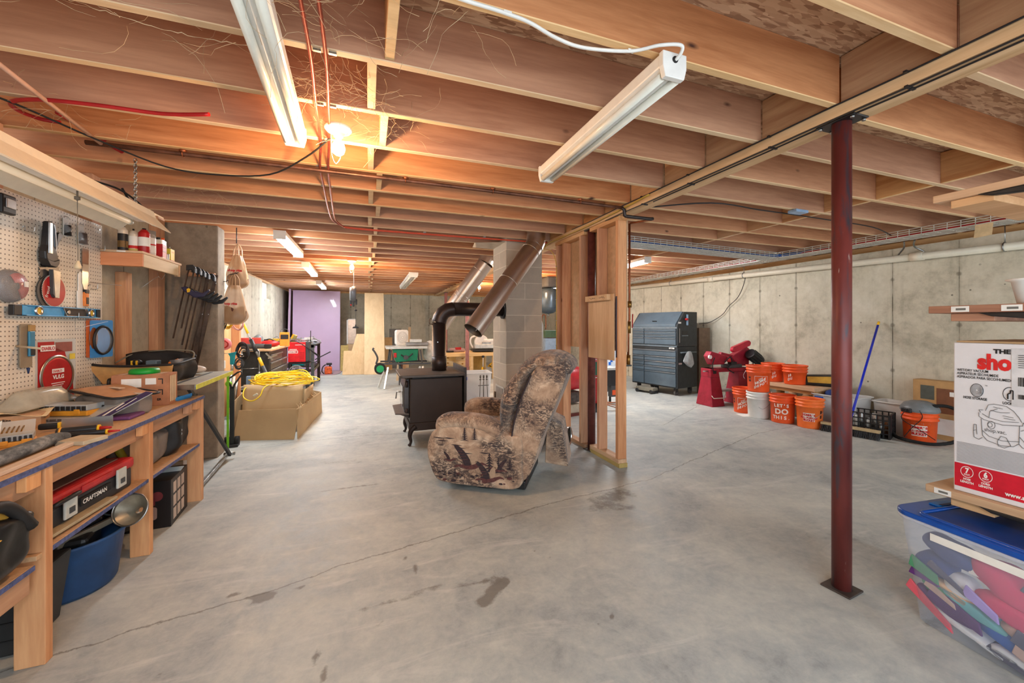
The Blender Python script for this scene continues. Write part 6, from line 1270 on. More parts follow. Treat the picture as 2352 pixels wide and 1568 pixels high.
# woven motifs on the near arm panel (surface print)
random.seed(21); m = M(); yS = .0015
def flat(poly, mi, k=0): m.prism(poly, (0, yS+.0003*k, 0), X_, Z_, Y_*.0004, mi)
def P2(px, pz, s=1, flip=1): return lambda q: [(px-flip*a*s, pz+b*s) for a, b in q]
def fir(x, z, h):
    for k in range(7):
        f = k/7; w_ = h*.34*(1-f)+.005; zz = z+h*f; flat([(x-w_, zz+random.uniform(-.005, .003)), (x-w_*.2, zz+h*.025), (x+w_, zz+random.uniform(-.005, .003)), (x+w_*.25, zz+h*.1), (x, zz+h*.2), (x-w_*.25, zz+h*.1)], 0, 1)
for x, z, h in ((.26, .17, .15), (.19, .17, .12), (.46, .40, .10), (.38, .41, .09), (.54, .11, .07), (.10, .2, .08)): fir(x, z, h)
def duck(px, pz, s, fl=1):
    T_ = P2(px, pz, s, fl)
    sm = lambda q: T_(sp2(q, 4))
    flat(sm([(-.085, -.012), (-.04, -.004), (.02, -.02), (.08, -.014), (.12, .008), (.15, .022), (.185, .018), (.17, .032), (.14, .042), (.11, .034), (.05, .024), (-.03, .014), (-.075, .006)]), 1, 2)
    flat(sm([(.0, .01), (-.02, .05), (-.05, .10), (-.085, .15), (-.075, .165), (-.04, .15), (.0, .115), (.035, .07), (.055, .02)]), 0, 3); flat(sm([(.05, .02), (.045, .06), (.06, .10), (.085, .125), (.11, .12), (.10, .09), (.105, .06), (.09, .03)]), 2, 3)
    for f in (.25, .45, .65, .85): flat(T_([(-.01-.06*f, .02+.11*f), (.045-.075*f, .03+.10*f), (.045-.075*f, .034+.10*f), (-.01-.06*f, .026+.11*f)]), 1, 4)
duck(.46, .20, 1.0); duck(.30, .11, .85, 1); duck(.60, .24, .4); duck(.17, .19, .55, -1)
for i in range(26):
    x = random.uniform(.06, .70); z = random.uniform(.085, .15); r_ = random.uniform(.008, .022); flat([(x+r_*math.cos(a)*random.uniform(.8, 1.5), z+r_*.6*math.sin(a)) for a in [2*PI*k/8 for k in range(8)]], random.choice((0, 0, 2, 1)), 0)
for cx, cz, nn, h in ((.66, .35, 12, .08), (.12, .14, 12, .08), (.64, .14, 12, .08), (.1, .32, 10, .05), (.30, .37, 8, .05), (.70, .26, 8, .06)):
    for k in range(nn): a = -.7+1.4*k/nn; x = cx+.03*a; l = h*random.uniform(.6, 1); flat([(x-.0012, cz), (x+.0012, cz), (x+math.sin(a)*l+.0004, cz+math.cos(a)*l)], 0, 1)
for k in range(9): x = random.uniform(.1, .68); z = random.uniform(.30, .42); flat([(x, z), (x+.07, z+.004), (x+.1, z), (x+.05, z-.006)], 0, 0)
m.build('woven_motifs', [TDK, TBR, TCR], pa)
# ---------------- stud partition
t = T('stud_partition', 'short open partition of pine studs under the main beam', 'stud wall', (2.19, 3.7, 0))
def Wp(m, n, mt=STUDW, **k): k.setdefault('bevel', .002); return m.build(n, mt, t, world=True, **k)
PA = P('ply_patch', (212, 170, 128), .7, var=.1)
for y in (3.07, 3.385, 3.74, 4.14, 4.30): Wp(M().box(2.13, 2.225 if y != 3.07 else 2.22, y, y+.04, .078 if y < 3.6 else .04, BZ-.04), 'stud')
Wp(M().box(2.13, 2.22, 3.065, 3.56, .04, .078), 'bottom_plate', JWY); Wp(M().box(2.135, 2.225, 3.06, 3.57, 0, .04), 'bottom_plate', WOOD('treated_plate', (160, 136, 84), (184, 160, 104), 'Y', rv=.02)); Wp(M().box(2.14, 2.22, 3.68, 4.38, 0, .04), 'bottom_plate', JWY)
Wp(M().box(2.13, 2.22, 3.06, 3.565, BZ-.04, BZ-.001), 'top_plate', JWY); Wp(M().box(2.13, 2.22, 3.68, 4.36, BZ-.04, BZ-.001), 'top_plate', JWY)
Wp(M().box(2.230, 2.242, 3.08, 4.36, 1.05, BZ-.02), 'osb_backing', P('backing_board', (206, 170, 134), .75, var=.1, scale=20))
Wp(M().box(2.118, 2.130, 3.12, 3.57, .97, 1.585), 'plywood_panel', PLYW)
b_ = Wp(M().box(2.075, 2.118, 3.17, 3.56, 1.53, 1.585), 'wood_block', PLYW, bevel=.003); m = M(); random.seed(6)
for x0 in (3.47, 3.30):
    for i in range(5): m.tube([(2.0745, x0-.02*i, 1.555+random.uniform(-.006, .01)), (2.0745, x0-.02*i-.008, 1.56+random.uniform(-.01, .01)), (2.0745, x0-.02*i-.018, 1.552+random.uniform(-.006, .01))], .0016, 4)
m.build('pencil_scribble', INK, b_, world=True)
Wp(M().box(2.129, 2.1315, 3.085, 3.108, 1.0, 1.56), 'dark_strip', P('navy_strip', (30, 30, 56), .5))
M().text('09', (2.2215, 3.73, 1.9), -Y_, Z_, .07, bold=.02).build('lettering', INK, t, world=True)
m = M(); m.tube([(2.105, 4.6, 2.26), (2.11, 4.42, 2.2), (2.125, 4.33, 2.05), (2.126, 4.32, 1.8), (2.126, 4.32, 1.3), (2.126, 4.32, .9)], .005, 6, smooth=4); YCB = P('yellow_romex', (206, 168, 76), .5)
t2 = T('yellow_cable', 'yellow cable stapled down the farthest stud of the partition', 'cable', (2.12, 4.32, .9)); m.build('cable', YCB, t2, world=True); m = M(); [m.box(2.118, 2.13, 4.31, 4.33, z, z+.006) for z in (1.05, 1.35, 1.6, 1.85, 2.0)]; m.build('staples', GALV, t2, world=True)
small('outlet_box', 'dark outlet box fixed between the far partition studs', 'outlet box', [('box_body', M().box(-.03, .03, -.04, .04, 0, .05), P('outlet_dark', (70, 60, 54), .4), .004), ('plate', M().box(-.028, .03, -.035, .035, -.14, -.01), P('outlet_plate', (186, 178, 160), .5), .003)], (2.2, 4.22, 1.02))
# copper riser with valve on near stud
t = T('copper_riser', 'copper water pipe with a red lever valve hanging beside the nearest stud', 'pipe', (2.29, 3.12, 0)); m = M(); m.tube([(0, 0, 2.24), (0, 0, 1.75), (0, 0, 1.35), (-.012, 0, 1.3), (-.015, 0, .95)], .0105, 10); m.build('pipe', COPPER, t)
M().cyl((0, 0, 1.46), (0, 0, 1.52), .02, n=12).build('coupling', P('brass', (150, 110, 56), .35, .9), t); M().cyl((-.012, 0, 1.22), (-.012, 0, 1.33), .022, n=12).build('valve_body', P('brass', (150, 110, 56), .35, .9), t); M().bar((.03, 0, 1.27), (.035, 0, 1.40), .014, .006).build('valve_lever', RED, t, bevel=.002); M().cyl((-.012, 0, .93), (-.012, 0, 1.02), .018, n=12).build('drain_cock', P('brass', (150, 110, 56), .35, .9), t); M().cyl((-.045, 0, .92), (.02, 0, .92), .008, n=10).build('drain_handle', DGREY, t)
# ---------------- things behind the partition
t = T('pressure_tank', 'dark blue grey tank hanging on the ceiling behind the chimney', 'tank', (3.74, 8.0, 0)); M().lathe([(0, 1.55), (.12, 1.57), (.22, 1.64), (.23, 1.7), (.23, 2.0), (.2, 2.1), (.0, 2.12)], n=28).build('tank_body', P('tank_slate', (70, 84, 96), .25, .3), t); M().cyl((0, 0, 1.5), (0, 0, 1.56), .02, n=10).build('drain', GALV, t); M().box(-.15, .15, -.26, .26, 2.12, 2.352).build('bracket', DGREY, t, bevel=.03)
t = T('water_tank', 'grey vertical tank seen in the gap right of the chimney', 'tank', (2.98, 6.9, 0)); M().lathe([(0, 0), (.13, 0), (.13, 1.3), (.09, 1.42), (0, 1.45)], n=24).build('tank_body', P('tank_grey', (138, 134, 128), .4, .3), t)
t = T('blue_cabinet', 'pale blue cabinet with a dark band seen in the gap right of the chimney', 'cabinet', (4.05, 8.6, 0)); M().box(-.2, .2, -.2, .2, 0, 1.0).build('cabinet_body', P('cab_blue', (136, 160, 186), .4), t, bevel=.01); M().box(-.21, .21, -.21, .21, .5, .56).build('band', P('band_brown', (70, 48, 40), .5), t); M().box(-.2, .2, -.2, .2, 1.02, 1.18).build('green_box', P('box_green_dk', (70, 96, 70), .5), t, bevel=.005)
m = M(); m.tube([(3.9, 8.7, 1.3), (3.9, 8.7, 1.5), (3.95, 8.7, 1.56), (4.0, 8.7, 1.5), (4.0, 8.7, 1.2)], .012, 8, smooth=4); m.build('copper_loop', COPPER, label='bent copper pipe above the pale blue cabinet', cat='pipe')
t = T('air_compressor', 'upright red air compressor tank behind the partition studs', 'compressor', (3.23, 5.35, 0)); M().lathe([(0, .10), (.13, .12), (.165, .2), (.165, .95), (.13, 1.05), (0, 1.07)], n=32).build('tank', P('compressor_red', (186, 30, 34), .3), t); M().lathe([(.167, .55), (.167, .75)], n=32).build('green_label', P('label_green', (20, 96, 70), .5), t)
m = M(); m.lathe([(.167, .78), (.168, .79)], n=32); m.lathe([(.167, .51), (.168, .52)], n=32); m.build('white_stripe', PAPER, t); M().lathe([(.1, 1.07), (.14, 1.1), (.14, 1.25), (.1, 1.3), (0, 1.3)], n=24).build('head_cover', WHITE, t); M().lathe([(.2, 0), (.2, .04), (.14, .12)], n=24).build('skirt', BLACK, t)
t = T('red_compressor', 'pink red horizontal compressor tank with motor left of the upright red tank', 'compressor', (2.75, 5.2, 0), .2); M().cyl((-.25, 0, .52), (.2, 0, .52), .17, n=28).build('tank', P('compressor_pink', (206, 52, 60), .35), t, bevel=.03)
m = M(); m.box(-.2, .15, -.12, .1, .18, .34); m.build('motor_block', P('motor_mix', (86, 76, 72), .5, var=.5, scale=25), t, bevel=.03); M().box(-.24, .18, -.14, .12, .04, .16).build('base_tray', P('tray_cream', (196, 182, 160), .5), t, bevel=.01); M().box(-.26, .2, -.16, -.12, .0, .04).build('skid', P('skid_rust', (110, 50, 40), .6), t)
for i in range(3): M().tube([(3.35, 5.3, .12), (3.5, 5.15+.03*i, .06+.03*i), (3.62, 5.2, .05+.04*i), (3.66, 5.22, .22)], .007, 6, smooth=5).build('copper_line', COPPER, label=('coppery hose lowest on the floor behind the partition', 'coppery hose arching behind the partition', 'coppery hose rising to the black box behind the partition')[i], cat='hose')
t = T('tool_drawer_box', 'black machine box with orange label behind the nearest studs', 'machine', (3.78, 5.75, 0)); M().box(-.14, .13, -.14, .1, .30, .56).build('housing', BLACK, t, bevel=.01); M().box(-.15, .13, -.15, .1, .56, .60).build('pale_top', SAL, t, bevel=.005); M().box(-.02, .08, -.14, -.05, .12, .30).build('charger', DGREY, t); M().box(.0, .06, -.146, -.141, .15, .23).build('orange_label', ORANGE, t); M().cyl((-.08, 0, 0), (-.08, 0, .3), .02, n=8).build('leg', BLACK, t); M().cyl((.05, 0, 0), (.05, 0, .3), .02, n=8).build('leg', BLACK, t)
t = T('mini_fridge', 'small white cabinet with blue stickers seen between the studs', 'cabinet', (4.45, 6.9, 0)); M().box(-.18, .2, -.2, .2, .32, .98).build('cabinet_body', P('fridge_white', (206, 212, 220), .4), t, bevel=.01); M().box(-.13, -.05, -.204, -.2, .86, .92).build('blue_tag', P('label_blue', (48, 84, 184), .45), t); M().box(-.1, .02, -.21, -.2, .72, .76).build('handle_slot', BLACK, t, bevel=.003); m = M(); [m.box(x, x+.05, -.204, -.2, z, z+.06) for x, z in ((-.12, .45), (-.02, .52), (.05, .42), (.02, .58))]; m.build('blue_stickers', P('sticker_blue', (30, 100, 196), .5), t); M().box(-.2, .22, -.2, .2, 0, .32).build('crate_under', DGREY, t)
t = T('sawhorse_bench', 'pale wooden bench between partition and tool chest', 'bench', (4.75, 7.6, 0)); M().box(-.35, .25, -.25, .25, .86, .9).build('bench_top', BIR, t); 
for x in (-.3, .2): M().box(x-.03, x+.03, -.22, .22, 0, .86).build('leg', BIR, t)
small('water_bottle', 'deep blue bottle on the floor left of the tool chest', 'bottle', [('bottle_body', M().lathe([(0, 0), (.05, 0), (.05, .16), (.03, .2), (0, .2)], n=16), P('cobalt', (20, 50, 190), .3), 0), ('cap', M().lathe([(.02, .2), (.02, .24), (0, .24)], n=12), BLUE, 0)], (4.35, 6.95, .06))
M().bar((4.3, 6.75, .03), (4.95, 6.95, .03), .12, .05).build('floor_lumber', BIR, label='board lying on the floor at the foot of the tool chest', cat='board')
t = T('tool_heap', 'heap of black tools and hoses left of the tool chest', 'tools', (4.72, 7.15, 0)); random.seed(14)
for i in range(6): M().sphere((random.uniform(-.08, .08), random.uniform(-.08, .08), .08+.06*i), (.06, .06, .045), 10).build('tool_lump', BLACK if i % 2 else P('heap_grey', (120, 112, 104), .5), t)
M().cyl((.0, 0, .3), (.08, .1, .75), .03, n=10).build('plastic_tube', CLEARD, t)
# ---------------- right side
CH = P('chest_slate', (88, 102, 112), .32, .15, var=.15, scale=3); CHS = P('chest_side', (44, 48, 50), .5, var=.2); CHT = P('chest_trim', (120, 132, 140), .3, .6)
t = T('rolling_tool_chest', 'large dark grey rolling tool chest with many drawers against the right wall', 'tool chest', (5.30, 5.80, 0), math.radians(101.5))
Lc, D = 1.06, .58
M().box(0, Lc, -D, 0, .14, .90).build('lower_cabinet', CHS, t, bevel=.006)
M().prism([(0, .905), (-D, .905), (-D, 1.55), (-.2, 1.55), (0, 1.30)], (0, 0, 0), Y_, Z_, X_*Lc).build('top_chest', CHS, t, bevel=.006)
M().prism([(.012, 1.27), (.012, 1.315), (-.19, 1.555), (-.21, 1.548), (-.0, 1.29)], (.04, 0, 0), Y_, Z_, X_*(Lc-.08)).build('slanted_lid', CH, t, bevel=.003)
M().box(.45*Lc, .55*Lc, .0, .003, 0, .03).xf(MX((0, -.04, 1.365), (-.70, 0, 0))).build('lid_badge', INK, t)
M().box(.01, Lc-.01, .0, .012, .895, .925).build('trim_strip', CHT, t); M().box(.01, Lc-.01, .0, .01, 1.24, 1.268).build('trim_strip', CHT, t)
def drawers(z0, hs, split, top=0):
    z = z0
    for h in hs:
        for a, b in ((.03, split-.01), (split+.01, Lc-.03)) if h > 0 else ((.03, Lc-.03),):
            hh = abs(h); d = M().box(a, b, 0, .018, z+.004, z+hh-.004).build('drawer', CH, t, bevel=.003); M().box(a+.005, b-.005, .014, .03, z+hh-.022, z+hh-.008).build('drawer_pull', CHT, d, bevel=.003)
        z += abs(h)
sp_ = .62*Lc+.09
drawers(.16, (.27, .095, .095, .095, -.12), sp_); drawers(.935, (.13, .058, .058, .058), sp_)
M().box(.06, .17, .012, .016, .862, .888).build('name_plate', PAPER, t); M().text('HUSKY', (.155, .0165, .866), -X_, Z_, .022, bold=.04).build('lettering', INK, t)
M().cyl((-.035, -.5, .80), (-.035, -.05, .80), .013, n=12).build('side_handle', CHT, t); m = M(); [m.cyl((0, y, .80), (-.035, y, .80), .01, n=8) for y in (-.48, -.07)]; m.build('handle_mount', CHT, t)
M().box(-.004, .0, -.30, -.14, 1.12, 1.2).build('recessed_grip', BLACK, t, bevel=.002); M().box(-.008, 0, -.30, -.12, 1.10, 1.115).build('grip_lip', CHT, t); M().box(-.003, 0, -.10, -.02, 1.33, 1.36).build('side_label', PAPER, t); M().box(-.003, 0, -.12, -.03, .58, .61).build('side_label', P('label_pinkish', (196, 170, 164), .5), t)
for x in (.1, Lc*.5, Lc-.1):
    for y in (-.5, -.09): 
        if x == Lc*.5 and y == -.5: continue
        M().cyl((x-.018, y, .052), (x+.018, y, .052), .052, n=18).build('caster', P('caster_grey', (86, 84, 82), .5), t, bevel=.006); M().bar((x, y, .06), (x, y, .14), .05, .06).build('caster_fork', BLACK, t)
t2 = T('plastic_bag', 'translucent plastic bag tied on the side handle of the grey tool chest', 'bag', (5.30, 5.80, 0), math.radians(101.5))
def fb(u, v): a = 2*PI*u; r = (.03+.1*v**.6)*(1-.6*max(0, v-.8)*4); return (-.05+.4*r*math.cos(a)-.02*v, -.27+.06*v+1.2*r*math.sin(a)*(1+.15*math.sin(5*a)), .82-.26*v+.04*math.sin(a)*v)
M().grid(fb, 28, 14, cu=True).build('bag_film', P('bag_film', (210, 216, 216), .25, alpha=.55, bump=.6, bs=18), t2)
small('paint_marker_rack', 'steel sockets rails hanging on the side of the grey tool chest', 'socket rails', [('rail', M().box(-.012, -.0, -.03, .0, 0, .26), STEEL, .004), ('rail', M().box(-.012, -.0, .02, .045, 0, .25), STEEL, .004)], (5.355, 5.835, .98), math.radians(11.5))
small('magnet_holder', 'blue and red holder stuck high on the side of the grey tool chest', 'holder', [('blue_rail', M().box(-.02, .02, -.015, .0, 0, .2), P('rail_paleblue', (150, 180, 206), .4), .004), ('red_knob', M().cyl((-.05, -.01, .11), (-.05, -.06, .11), .022, n=14), RED, .004)], (5.56, 5.845, 1.30), .1)
t = T('floor_jack', 'low tan and grey jack parked under the tool chest', 'jack', (5.06, 6.35, 0), math.radians(101.5)); M().box(-.18, .22, -.1, .06, .04, .11).build('frame', P('jack_olive', (140, 134, 118), .5, .3), t, bevel=.01); [M().cyl((x, -.12, .04), (x, .08, .04), .035, n=14).build('wheel', BLACK, t) for x in (-.15, .18)]
M().box(5.95, 6.22, 5.95, 6.0, 0, 1.25).build('brown_board', P('board_umber', (112, 92, 74), .8), label='dark brown board behind the right side of the tool chest', cat='board')
# band saw
BSR = P('bandsaw_red', (158, 34, 54), .4, .1, var=.15)
t = T('band_saw', 'red metal cutting band saw on a splayed red stand', 'band saw', (5.12, 5.02, 0), -.02)
def leg(x, w0, w1): return M().add([(x-w1, -.17, 0), (x+w1, -.17, 0), (x+w1, .17, 0), (x-w1, .17, 0), (x-w0, -.09, .54), (x+w0, -.09, .54), (x+w0, .09, .54), (x-w0, .09, .54)], [(0, 1, 2, 3), (7, 6, 5, 4), (0, 4, 5, 1), (1, 5, 6, 2), (2, 6, 7, 3), (3, 7, 4, 0)])
leg(.13, .09, .13).build('stand_leg', BSR, t, bevel=.008); leg(.72, .09, .13).build('stand_leg', BSR, t, bevel=.008); M().box(.2, .66, -.1, .1, .22, .235).build('stand_shelf', P('shelf_grey', (150, 140, 136), .5), t)
M().box(.03, .86, -.1, .1, .54, .60).build('bed', BSR, t, bevel=.008); M().box(.03, .2, -.11, .1, .46, .60).build('switch_box', BSR, t, bevel=.01); M().box(.08, .14, -.12, -.108, .52, .57).build('switch', BLACK, t, bevel=.004)
M().prism([(.02, .80), (.10, .66), (.34, .66), (.44, .74), (.40, .80), (.08, .88)], (0, -.08, 0), X_, Z_, Y_*.12).build('wheel_housing', BSR, t, bevel=.015); M().prism([(.30, .82), (.60, .77), (.60, .80), (.32, .86)], (0, -.05, 0), X_, Z_, Y_*.06).build('arm_beam', BSR, t, bevel=.006)
M().prism([(.52, .78), (.86, .94), (.92, .90), (.90, .62), (.66, .62)], (0, -.06, 0), X_, Z_, Y_*.12).build('drive_housing', BSR, t, bevel=.012); M().prism(rrect(0, .42, 0, .10, .05), (.52, -.10, .84), Vector((.93, 0, .3)), Vector((-.3, 0, .93)), Y_*.06).build('belt_cover', P('bandsaw_bright', (188, 36, 56), .35), t, bevel=.01)
M().cyl((.80, -.16, .84), (1.02, -.16, .70), .085, n=28).build('motor', P('motor_black', (40, 42, 44), .35, .3), t, bevel=.012); m = M(); a0 = Vector((.80, -.16, .84)); d0 = Vector((.22, 0, -.14))
for k in range(14):
    an = 2*PI*k/14; m.bar(a0+d0*.12+Vector((.54*.088*math.cos(an), .088*math.sin(an), .84*.088*math.cos(an))), a0+d0*.8+Vector((.54*.088*math.cos(an), .088*math.sin(an), .84*.088*math.cos(an))), .006, .01)
m.build('cooling_fins', P('motor_black', (40, 42, 44), .35, .3), t); M().cyl((.03, -.11, .79), (.03, -.08, .79), .03, n=16).build('tension_knob', WHITE, t)
m = M(); m.box(.4, .68, -.12, .05, .60, .66); m.build('vise', DGREY, t, bevel=.01); M().box(.44, .56, -.13, -.05, .66, .70).build('vise_jaw', BLACK, t, bevel=.006); M().cyl((-.06, -.05, .56), (.04, -.05, .56), .012, n=10).build('vise_handle', STEEL, t); M().cyl((.42, -.1, .70), (.42, -.1, .76), .03, n=12).build('red_cap', RED, t)
m = M(); m.tube([(.1, -.12, .78), (.05, -.13, .68), (.06, -.13, .58), (.1, -.12, .54)], .008, 6, smooth=5); m.tube([(.9, -.12, .66), (1.0, -.14, .6), (.95, -.12, .55), (.8, -.12, .56)], .008, 6, smooth=5); m.tube([(.3, -.12, .7), (.4, -.14, .78), (.46, -.12, .68), (.36, -.13, .6), (.5, -.12, .52)], .008, 6, smooth=5); m.build('power_cord', BRUB, t); M().tube([(.0, -.16, .18), (-.02, -.22, .15), (.2, -.24, .15), (.26, -.18, .23)], .006, 6).build('tray_hanger', P('hanger_cream', (206, 196, 180), .4), t)
# buckets
def bucket_bm(h=.365, r=.15, rb=.128, inner=True):
    return M().lathe([(0, 0), (rb, 0), (rb+.003, .01), (r-.008, h-.10), (r+.004, h-.098), (r+.004, h-.085), (r-.006, h-.083), (r-.005, h-.062), (r+.006, h-.06), (r+.006, h-.047), (r-.004, h-.045), (r-.003, h-.022), (r+.007, h-.02), (r+.008, h), (r-.004, h), (r-.006, h-.02), (rb-.004, .012), (0, .012)], n=44)
OR2 = P('orange_pale', (248, 120, 52), .42, var=.05)
def arc_text(m, body, r, z, a, size, mi=0, step=None, bold=.02, tilt=0, taper=.066, zr=0):
    """letters bent round a bucket; a = angle faced, r at z"""
    step = step or size*.68; n = len(body); 
    for i, ch in enumerate(body):
        if ch == ' ': continue
        an = a+(i-(n-1)/2)*step/r; U = Vector((-math.sin(an), math.cos(an), tilt)); N = Vector((math.cos(an), math.sin(an), 0)); V = Vector((N.x*taper, N.y*taper, 1))
        zz = z+tilt*(i-(n-1)/2)*step
        m.text(ch, N*(r+.002+(zz-zr)*taper*0)+Z_*zz, U, V, size, mi, 'CENTER', .0005, bold)
    return m
def arc_patch(r0, r1, z0, z1, a0, a1, mi=0, n=14, m=None):
    m = m or M(); return m.lathe([(r0, z0), (r1, z1)], n=n, a0=a0, a1=a1, mi=mi)
BPR = P('bucket_print', (240, 226, 214), .5); BPG = P('bucket_slate_print', (140, 116, 112), .5)
def rz_(z, h=.365, r=.142, rb=.128): return rb+(r-rb)*z/(h-.1)
def bucket(x, y, z, label, mat, kind, face=None, handle='right', h=.365, rz=None):
    t = T('bucket', label, 'bucket', (x, y, z)); bucket_bm(h).build('pail', mat, t)
    a = math.atan2(-y, -x) if rz is None else rz   # the printed side
    m = M()
    if kind == 'logo':
        m2 = M(); c, s_ = .115, .2; z0 = .06
        for q in ((z0, z0+.004), (z0+.16, z0+.164)): arc_patch(rz_(q[0])+.0012, rz_(q[1])+.0012, q[0], q[1], a-.6, a+.6, m=m)
        for q in (a-.6, a+.58): arc_patch(rz_(z0)+.0012, rz_(z0+.164)+.0012, z0, z0+.164, q, q+.025, n=2, m=m)
        for w_, dz, sz in (('THE', .118, .028), ('HOME', .078, .052), ('DEPOT', .03, .046)): arc_text(m, w_, rz_(z0+dz), z0+dz, a-.08, sz, tilt=.55, bold=.05, step=sz*.66)
        m.build('logo_print', BPR, t)
        m3 = M(); [arc_patch(rz_(q)+.0012, rz_(q+.03)+.0012, q, q+.03, a-1.25, a-1.0, n=5, m=m3) for q in (.06, .14, .18)]; m3.build('warning_print', P('warning_print', (70, 30, 20), .6), t)
    if kind == 'do':
        for w_, zz, sz, st in (("LET'S", .215, .058, .035), ('DO', .125, .095, .075), ('THIS.', .055, .062, .042)): arc_text(m, w_, rz_(zz), zz, a-.1, sz, bold=.035, step=st)
        m.build('lettering', BPR, t)
    if kind == 'homer':
        arc_patch(rz_(.07)+.0012, rz_(.215)+.0012, .07, .215, a-.75, a+.55); m.build('slate_panel', BPG, t); m2 = M(); arc_patch(rz_(.09)+.0022, rz_(.195)+.0022, .09, .195, a-.5, a+.4, m=m2); m2.build('pale_flag', BPR, t); m4 = M()
        for w_, zz, sz in (("HOMER'S", .16, .033), ('ALL-PURPOSE', .127, .028), ('BUCKET', .095, .034)): arc_text(m4, w_, rz_(zz)+.002, zz, a-.05, sz, bold=.06, step=sz*.56, tilt=-.04)
        m4.build('lettering', REDINK, t); m3 = M(); [arc_patch(rz_(q)+.0012, rz_(q+.04)+.0012, q, q+.04, a+.85, a+1.05, n=5, m=m3) for q in (.06, .13, .19)]; m3.build('warning_print', P('warning_print', (70, 30, 20), .6), t)
    if handle:
        s = 1 if handle == 'right' else -1; ca = Vector((-math.sin(a), math.cos(a), 0))*s; fr = Vector((math.cos(a), math.sin(a), 0))
        M().tube([ca*.155+Z_*(h-.075), ca*.15+fr*.05+Z_*(h-.13), ca*.06+fr*.15+Z_*(h-.22), ca*-.0+fr*.15+Z_*(h-.2)] if handle == 'right' else [ca*.155+Z_*(h-.075), ca*.19+Z_*(h-.15), ca*.17+Z_*(h-.2)], .0025, 6, smooth=5).build('wire_handle', STEEL, t)
    return t
bucket(5.30, 4.44, 0, 'orange bucket with white lettering on the floor, half hidden behind the white bucket', ORANGE, 'logo', handle=None, rz=-2.45)
bucket(5.20, 4.12, 0, 'white bucket on the floor carrying an orange bucket', P('bucket_white', (232, 230, 224), .4, var=.03), None, handle='right')
bucket(5.19, 4.115, .368, 'orange bucket standing on top of the white bucket', ORANGE, 'logo', handle='left', rz=-2.2)
bucket(5.25, 3.81, 0, "bright orange bucket with stencilled LET'S DO THIS lettering", ORANGE, 'do', handle=None)
bucket(5.31, 3.50, 0, 'paler orange bucket with slate and white printed panel, front of the low bench', OR2, 'homer', handle='right')
bucket(5.80, 4.36, .455, 'left orange bucket standing on the low wooden bench', ORANGE, 'logo', handle=None, h=.27, rz=-1.95)
bucket(5.79, 4.02, .455, 'right orange bucket standing on the low wooden bench', ORANGE, 'logo', handle=None, h=.27)
M().prism([(0, 0), (.25, -.08), (.3, .1), (.05, .16)], (5.0, 4.2, .001), X_, Y_, Z_*.003).build('paper_sheet', PAPER, label='white paper sheet on the floor beneath the left buckets', cat='paper')
# low bench
t = T('low_bench', 'low pine bench with stubby round legs behind the orange buckets', 'bench', (5.87, 4.05, 0))
M().box(-.24, .24, -.40, .48, .40, .452).build('bench_top', WOOD('bench_pine', (196, 150, 110), (222, 182, 140), 'Y', rv=.02), t, bevel=.004); M().box(-.2, .2, -.37, .44, .35, .399).build('under_board', JWY, t)
for x, y in ((-.16, -.25), (-.16, -.05), (-.16, .36), (.16, -.25), (.16, .36)): M().lathe([(0, 0), (.045, 0), (.055, .2), (.055, .32), (.04, .35), (0, .35)], (x, y, 0), 20).build('leg', WOOD('turned_leg', (176, 130, 90), (206, 164, 120), 'Z', knots=0), t)
M().box(5.98, 6.1, 3.95, 4.3, .0, .09).build('yellow_box', YEL, label='yellow item on the floor under the low bench', cat='box', bevel=.01)
t = T('tool_tote_bag', 'black and yellow open tool bag on the low bench beside the orange buckets', 'bag', (5.98, 3.76, .455), -1.2)
M().prism([(-.2, 0), (.2, 0), (.23, .17), (-.24, .13)], (0, -.1, 0), X_, Z_, Y_*.2).build('body', BBAG, t, bevel=.02); M().prism([(-.15, .04), (.2, .05), (.21, .15), (-.16, .12)], (0, -.112, 0), X_, Z_, Y_*.008).build('yellow_panel', P('bag_gold', (206, 160, 60), .6), t); M().tube([(-.28, -.08, .02), (-.25, -.1, .08), (-.22, -.08, .14)], .02, 8).build('handle', BLACK, t)
# totes by the wall
t = bin_('storage_bin', 'frosted bin with blue latch and purple contents behind the dark red post', (5.86, 3.46, 0), -1.5, .50, .40, .385, FROST); M().box(-.2, .2, -.165, .165, .01, .24).build('purple_contents', P('fill_violet', (70, 44, 84), .8, var=.3), t, bevel=.04); M().box(-.2, -.1, -.225, -.21, .33, .355).build('blue_latch', BLUE, t, bevel=.004); M().sphere((-.1, 0, .38), (.08, .12, .06), 12).build('blue_cloth', P('cloth_navy', (36, 60, 120), .8), t)
m = M(); m.box(-.25, -.14, -.219, -.215, .22, .31); m.build('handwritten_label', PAPER, t); m = M(); m.text('Grandma', (-.245, -.229, .285), X_, Z_, .022); m.text('LEGO', (-.24, -.229, .255), X_, Z_, .024); m.text('Box', (-.235, -.229, .23), X_, Z_, .022); m.build('handwriting', INK, t)
bin_('storage_bin', 'low milky basin between the frosted bin and the bucket vacuum', (6.10, 2.98, 0), -1.5, .40, .28, .36, P('milky_plastic', (226, 222, 216), .4, alpha=.85, var=.02))
t = T('milk_crate', 'black plastic milk crate full of bottles behind the push broom', 'crate', (5.62, 3.04, 0), -1.25)
m = M(); W2, D2, H2 = .22, .16, .27
for z in (0, .05, .10, .15, .20, .26): m.box(-W2, W2, -D2, -D2+.012, z, z+.012); m.box(-W2, W2, D2-.012, D2, z, z+.012); m.box(-W2, -W2+.012, -D2, D2, z, z+.012); m.box(W2-.012, W2, -D2, D2, z, z+.012)
for k in range(9): x = -W2+k*2*W2/8; m.box(x-.006, x+.006, -D2, -D2+.012, 0, H2); m.box(x-.006, x+.006, D2-.012, D2, 0, H2)
